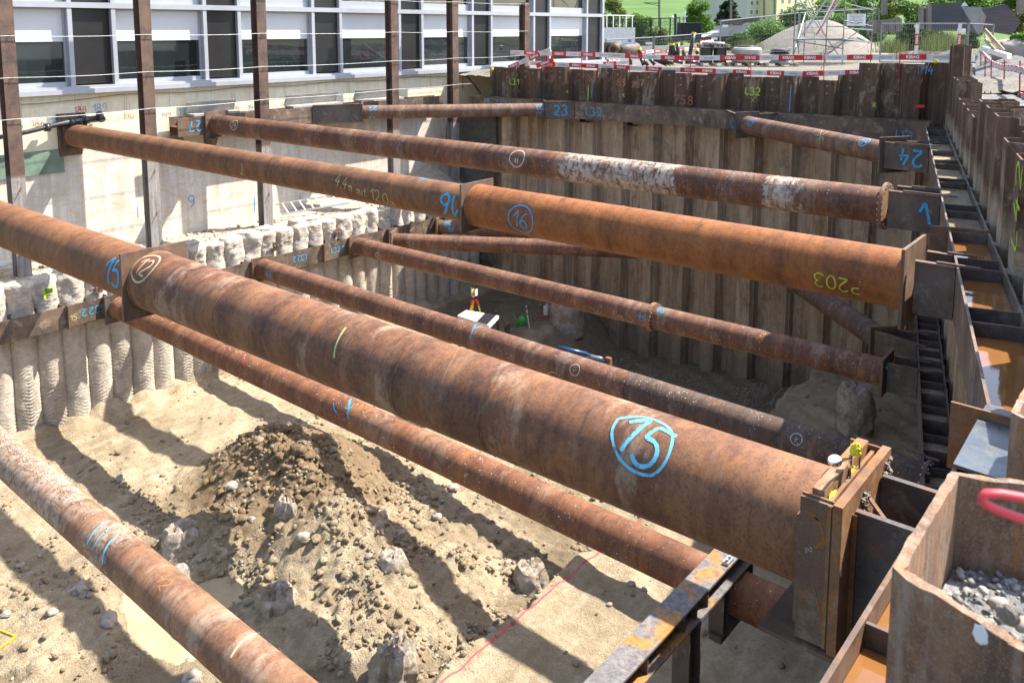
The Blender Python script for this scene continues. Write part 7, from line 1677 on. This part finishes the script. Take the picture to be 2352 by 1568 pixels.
for (k1, z1_, k2, z2_) in [('fl', 1.6, 'fr', -1.5), ('br', -.7, 'fr', 2.2), ('fl', -1.3, 'bl', .8), ('fr', -1.4, 'br', -.7), ('ml', -1.4, 'br', .4), ('bl', 1.6, 'ml', -.5), ('fl', -.6, 'fr', -.95)]:
    q = MB(); q.tube([at_z(k1, z1_), at_z(k2, z2_)], .024, 8); q.build('brace', M['galv'], sc)
# platform and stair
q = MB();
P4 = [at_z('fl', -.56), at_z('fr', -.52), at_z('br', -.74), at_z('bl', -.56)]
for i in range(4): a = P4[0].lerp(P4[3], (i+.1)/4); b_ = P4[1].lerp(P4[2], (i+.1)/4); w_ = (P4[3]-P4[0])*.2; q.obox(a, b_-a, w_, UPV*.05)
q.build('platform', M['galv'], sc)
s0, s1_ = at_z('fl', -.5).lerp(at_z('fr', -.5), .35), at_z('fl', 2.4).lerp(at_z('fr', 2.4), 1.25)
off = (corners['bl']-corners['fl'])*.35
s0 = PD(1842, 82, 42); s1_ = PD(1925, -40, 42); wv = Hh*.2 + Rt*.75
for o_ in (Vector(), wv): q = MB(); q.bar(s0+o_, s1_+o_, .03, .08); q.build('stair_stringer', M['cable'], sc)
for i in range(10): p = s0.lerp(s1_, (i+.5)/10); q = MB(); q.obox(p - UPV*.02 - Hh*.1, wv, Hh*.22, UPV*.035); q.build('tread', M['wood'] if i > 5 else M['cable'], sc)
q = MB(); q.bar(PD(1878, 78, 41.2), PD(1922, -4, 41.2), .03, .05); q.build('handrail', M['redc'], sc); q = MB(); q.bar(PD(1885, 60, 41.1), PD(1926, -20, 41.1), .04, .07); q.build('handrail', M['white'], sc)
M['strap'] = plain('green_strap', (.02, .28, .09), .6); q = MB()
pp = [PD(u, v, 40.8) for u, v in [(1846, -5), (1851, 14), (1857, 45), (1866, 66), (1871, 82), (1872, 98), (1869, 108), (1873, 116), (1877, 112), (1872, 98)]]
for a, b_ in zip(pp[:-1], pp[1:]): q.bar(a, b_, .05 if b_.z > -.3 else .02, .012)
solo('lashing_strap', q, M['strap'], 'green lashing strap hanging from the scaffold tower', 'strap')
# notice board on scaffold
a = PD(1967, 46, 41.5); T = thing('notice_board', 'white notice board with lines of small red and black text behind the scaffold', 'sign', a - UPV*.3)
q = MB(); q.obox(a - Rt*.46 - UPV*.29, Rt*.92, Hh*.02, UPV*.58); q.build('panel', M['white'], T)
q = MB(); put_text(q, 'Zulässige Nutzlast  2.0 kN/m2', .055, a + UPV*.23 - Hh*.004, Rt, UPV, .001); put_text(q, 'Gerüstkarte', .12, a - UPV*.13 - Hh*.004, Rt, UPV, .003); q.build('lettering', M['redb'], T)
q = MB()
for j, t_ in enumerate(['Das Betreten des Gerüstes durch', 'Unbefugte ist verboten.', 'Bei Unfällen ist jede Haftung ab', 'Änderungen am Gerüst dürfen nur']): put_text(q, t_, .05, a + UPV*(.16-.065*j) - Hh*.004, Rt, UPV, .0005)
q.build('lettering', M['blackm'], T)
# masts
def mast(label, u, v0, v1, dep, w_=.12, arm=None):
    a, b_ = PD(u, v1, dep), PD(u, v0, dep); T = thing('mast', label, 'mast', a); q = MB(); q.bar(a, b_, w_, w_); q.build('pole', M['timber'] if w_ > .14 else M['blackm'], T)
    if arm: q = MB(); q.bar(PD(*arm[0], dep), PD(*arm[1], dep), .07, .07); q.bar(PD(*arm[0], dep), PD(arm[1][0], arm[1][1]+6, dep), .05, .05); q.build('arm', M['blackm'], T)
mast('railway mast with a side arm before the green hill', 1514, -5, 84, 90, .2, ((1478, 7), (1514, 8))); mast('thin dark mast on the hill left of the conifer', 1594, -5, 20, 95, .14); mast('dark mast in front of the conifer', 1679, -5, 86, 85, .2); mast('dark mast before the beige block', 1755, -5, 45, 90, .2); mast('dark mast at the corner of the yellow block', 1779, -5, 35, 90, .17); mast('thick dark mast behind the scaffold', 2031, -5, 34, 60, .3)
a = PD(1551, 58, 60); T = thing('camera_mast', 'black mast carrying a white surveillance camera', 'mast', PD(1551, 100, 60)); q = MB(); q.bar(PD(1551, 105, 60), PD(1551, 33, 60), .16, .16); q.build('pole', M['blackm'], T)
c = PD(1545, 39, 60); q = MB(); q.lathe(c - UPV*.12, [(.04, 0), (.12, .03), (.13, .12), (.05, .2)], 14); q.bar(c + UPV*.06, PD(1551, 36, 60), .07, .07); q.build('camera', M['white'], T)
T = thing('sensor_mast', 'thin pale mast with a white cross arm beside the round tree', 'mast', PD(1573, 90, 75)); q = MB(); q.tube([PD(1573, 92, 75), PD(1573, 26, 75)], .05, 8); q.bar(PD(1566, 38, 75), PD(1579, 38, 75), .1, .1); q.build('pole', M['white'], T)
# ---------------- hoarding of grey sheets, timber posts, rebar mats ----------------
M['hoard'] = plain('grey_hoarding_sheet', (.055, .055, .06), .65, 0, .12, 2); M['hoard2'] = plain('worn_grey_sheet', (.10, .10, .09), .6, 0, .2, 3)
def zc(x, y): return 1952.3+.1699*x, .1699*y
def panel(label, pts, dep, mt, th=.05, nm='hoarding_sheet', deps=None):
    P = [PD(*zc(*p), (deps[i] if deps else dep)) for i, p in enumerate(pts)]; k = len(P); q = MB(); vs = P + [p + Hh*th for p in P]
    q.add(vs, [tuple(range(k)), tuple(range(k, 2*k))[::-1]] + [(i, k+i, k+(i+1) % k, (i+1) % k) for i in range(k)]); solo(nm, q, M[mt], label, 'hoarding', 'grey hoarding sheets')
panel('large upright dark grey hoarding sheet', [(1090, 60), (1550, 30), (1600, 200), (1580, 420), (1100, 420)], 50, 'hoard'); panel('grey sheet folded over at the middle of the hoarding', [(1510, 90), (1760, 95), (1930, 290), (1740, 470), (1580, 420)], 48, 'hoard2', deps=[49.5, 48, 46, 46, 48])
panel('tilted grey sheet at the right of the hoarding', [(1780, 130), (2100, 55), (2310, 290), (2200, 480), (1800, 420), (1850, 220)], 46, 'hoard'); panel('small pale flap on top of the hoarding', [(1505, 90), (1550, 25), (1600, 85)], 49, 'whiteb')
panel('narrow grey sheet between the timber posts', [(990, 120), (1040, 120), (1040, 420), (985, 420)], 50, 'hoard')
for i, (x, y0, y1, w_) in enumerate([(960, 95, 400, .32), (1065, 65, 420, .32), (640, 235, 430, .25), (560, 265, 450, .2), (440, 270, 450, .2), (330, 280, 450, .2), (2300, 0, 190, .4)]):
    a, b_ = PD(*zc(x, y1), 49.6), PD(*zc(x, y0), 49.6); q = MB(); q.bar(a, b_, w_*.7, w_*.7); solo('timber_post', q, M['timber'], ['left tall timber post of the hoarding', 'right tall timber post of the hoarding', 'short timber post at the creeper', 'second short timber post', 'third short timber post', 'leftmost short timber post', 'weathered timber post at the top right corner'][i], 'post', 'timber posts of the hoarding')
panel('dark low board panel left of the creeper', [(240, 290), (700, 250), (700, 430), (240, 440)], 50.2, 'timber', nm='board_panel')
M['rmat'] = plain('rusty_mesh', (.30, .09, .04), .8)
a, b_ = PD(*zc(1740, 600), 40), PD(*zc(2400, 560), 36); meshfence('rebar_mat', 'rust red reinforcing mesh leaning at the top right', a, b_, 1.45, 26, 9, 'rmat', None, .0045, .008, 2, frame=False, cat='mesh')
for i, (p0, p1, lab) in enumerate([((1820, 400), (2080, 690), 'long pale plank leaning on the bank'), ((1830, 540), (1960, 680), 'short pale plank leaning on the bank')]):
    q = MB(); q.bar(PD(*zc(*p0), 33), PD(*zc(*p1), 32), .05, .13); solo('plank', q, M['wood'], lab, 'plank', 'planks on the right bank')
for i, (p0, p1) in enumerate([((1830, 410), (1870, 570)), ((1960, 540), (1985, 690))]): q = MB(); q.bar(PD(*zc(*p0), 33.1), PD(*zc(*p1), 33), .2, .04); solo('plank', q, M['wood'], ['upper cross board on the leaning plank', 'lower cross board on the leaning plank'][i], 'plank', 'planks on the right bank')
q = MB(); q.obox(PD(*zc(1755, 690), 33), PD(*zc(2120, 800), 31)-PD(*zc(1755, 690), 33), Vector((.1, .3, 0)), UPV*.18); solo('steel_section', q, M['white'], 'pale steel section lying on the bank above the right barrier', 'steel section')
boulder('covered_heap', PD(*zc(2330, 700), 33), (1.1, .8, .55), 77, 'stone', 'sand heap under pale cloth on the right bank', 'heap', .2, 4)
# bank of grey gravel behind the curved barrier
Sg, Tg = np.meshgrid(np.linspace(0, 1, 60), np.linspace(0, 1, 30)); A0, A1 = PD(2240, 190, 30), PD(2420, 250, 18); B0, B1 = PD(2240, 120, 40), PD(2420, 138, 27)
A0.z = A1.z = -1.75; X = (A0.x*(1-Sg)+A1.x*Sg)*(1-Tg) + (B0.x*(1-Sg)+B1.x*Sg)*Tg; Y = (A0.y*(1-Sg)+A1.y*Sg)*(1-Tg) + (B0.y*(1-Sg)+B1.y*Sg)*Tg; Z = -1.78*(1-Tg) + (B0.z*(1-Sg)+B1.z*Sg)*Tg + .12*fbm(X*2, Y*2, 4)
sheet('gravel_bank', X, Y, Z, M['ggrav'], 'structure')
# small signs on site fences
for i, (u, v, d) in enumerate([(1491, 100, 46), (1666, 60, 52), (1641, 89, 52), (2209, 70, 36.5)]):
    a = PD(u, v, d); q = MB(); q.obox(a - Rt*.18 - UPV*.07, Rt*.36, Hh*.02, UPV*.14); solo('fence_sign', q, M['white'], ['small white sign on the mesh fence near the tubes', 'small white sign on the tall mesh fence beside the underpass', 'small white sign on the low mesh fence before the underpass', 'small white sign behind the right upright board'][i], 'sign', 'small white fence signs')
# foreign bits: yellow lamp on the far piles
for i, (u, v) in enumerate([(2149, 141), (1130, 159)]):
    a = PL(u, v, (-.09, 1, 0), 24.35); q = MB(); q.lathe(a, [(.03, -.03), (.055, -.02), (.055, .02), (.03, .03)], 14, -FN); solo('warning_lamp', q, M['ycap'], ['small yellow warning lamp above the blue T14', 'small yellow warning lamp at the left end of the far piles'][i], 'lamp')
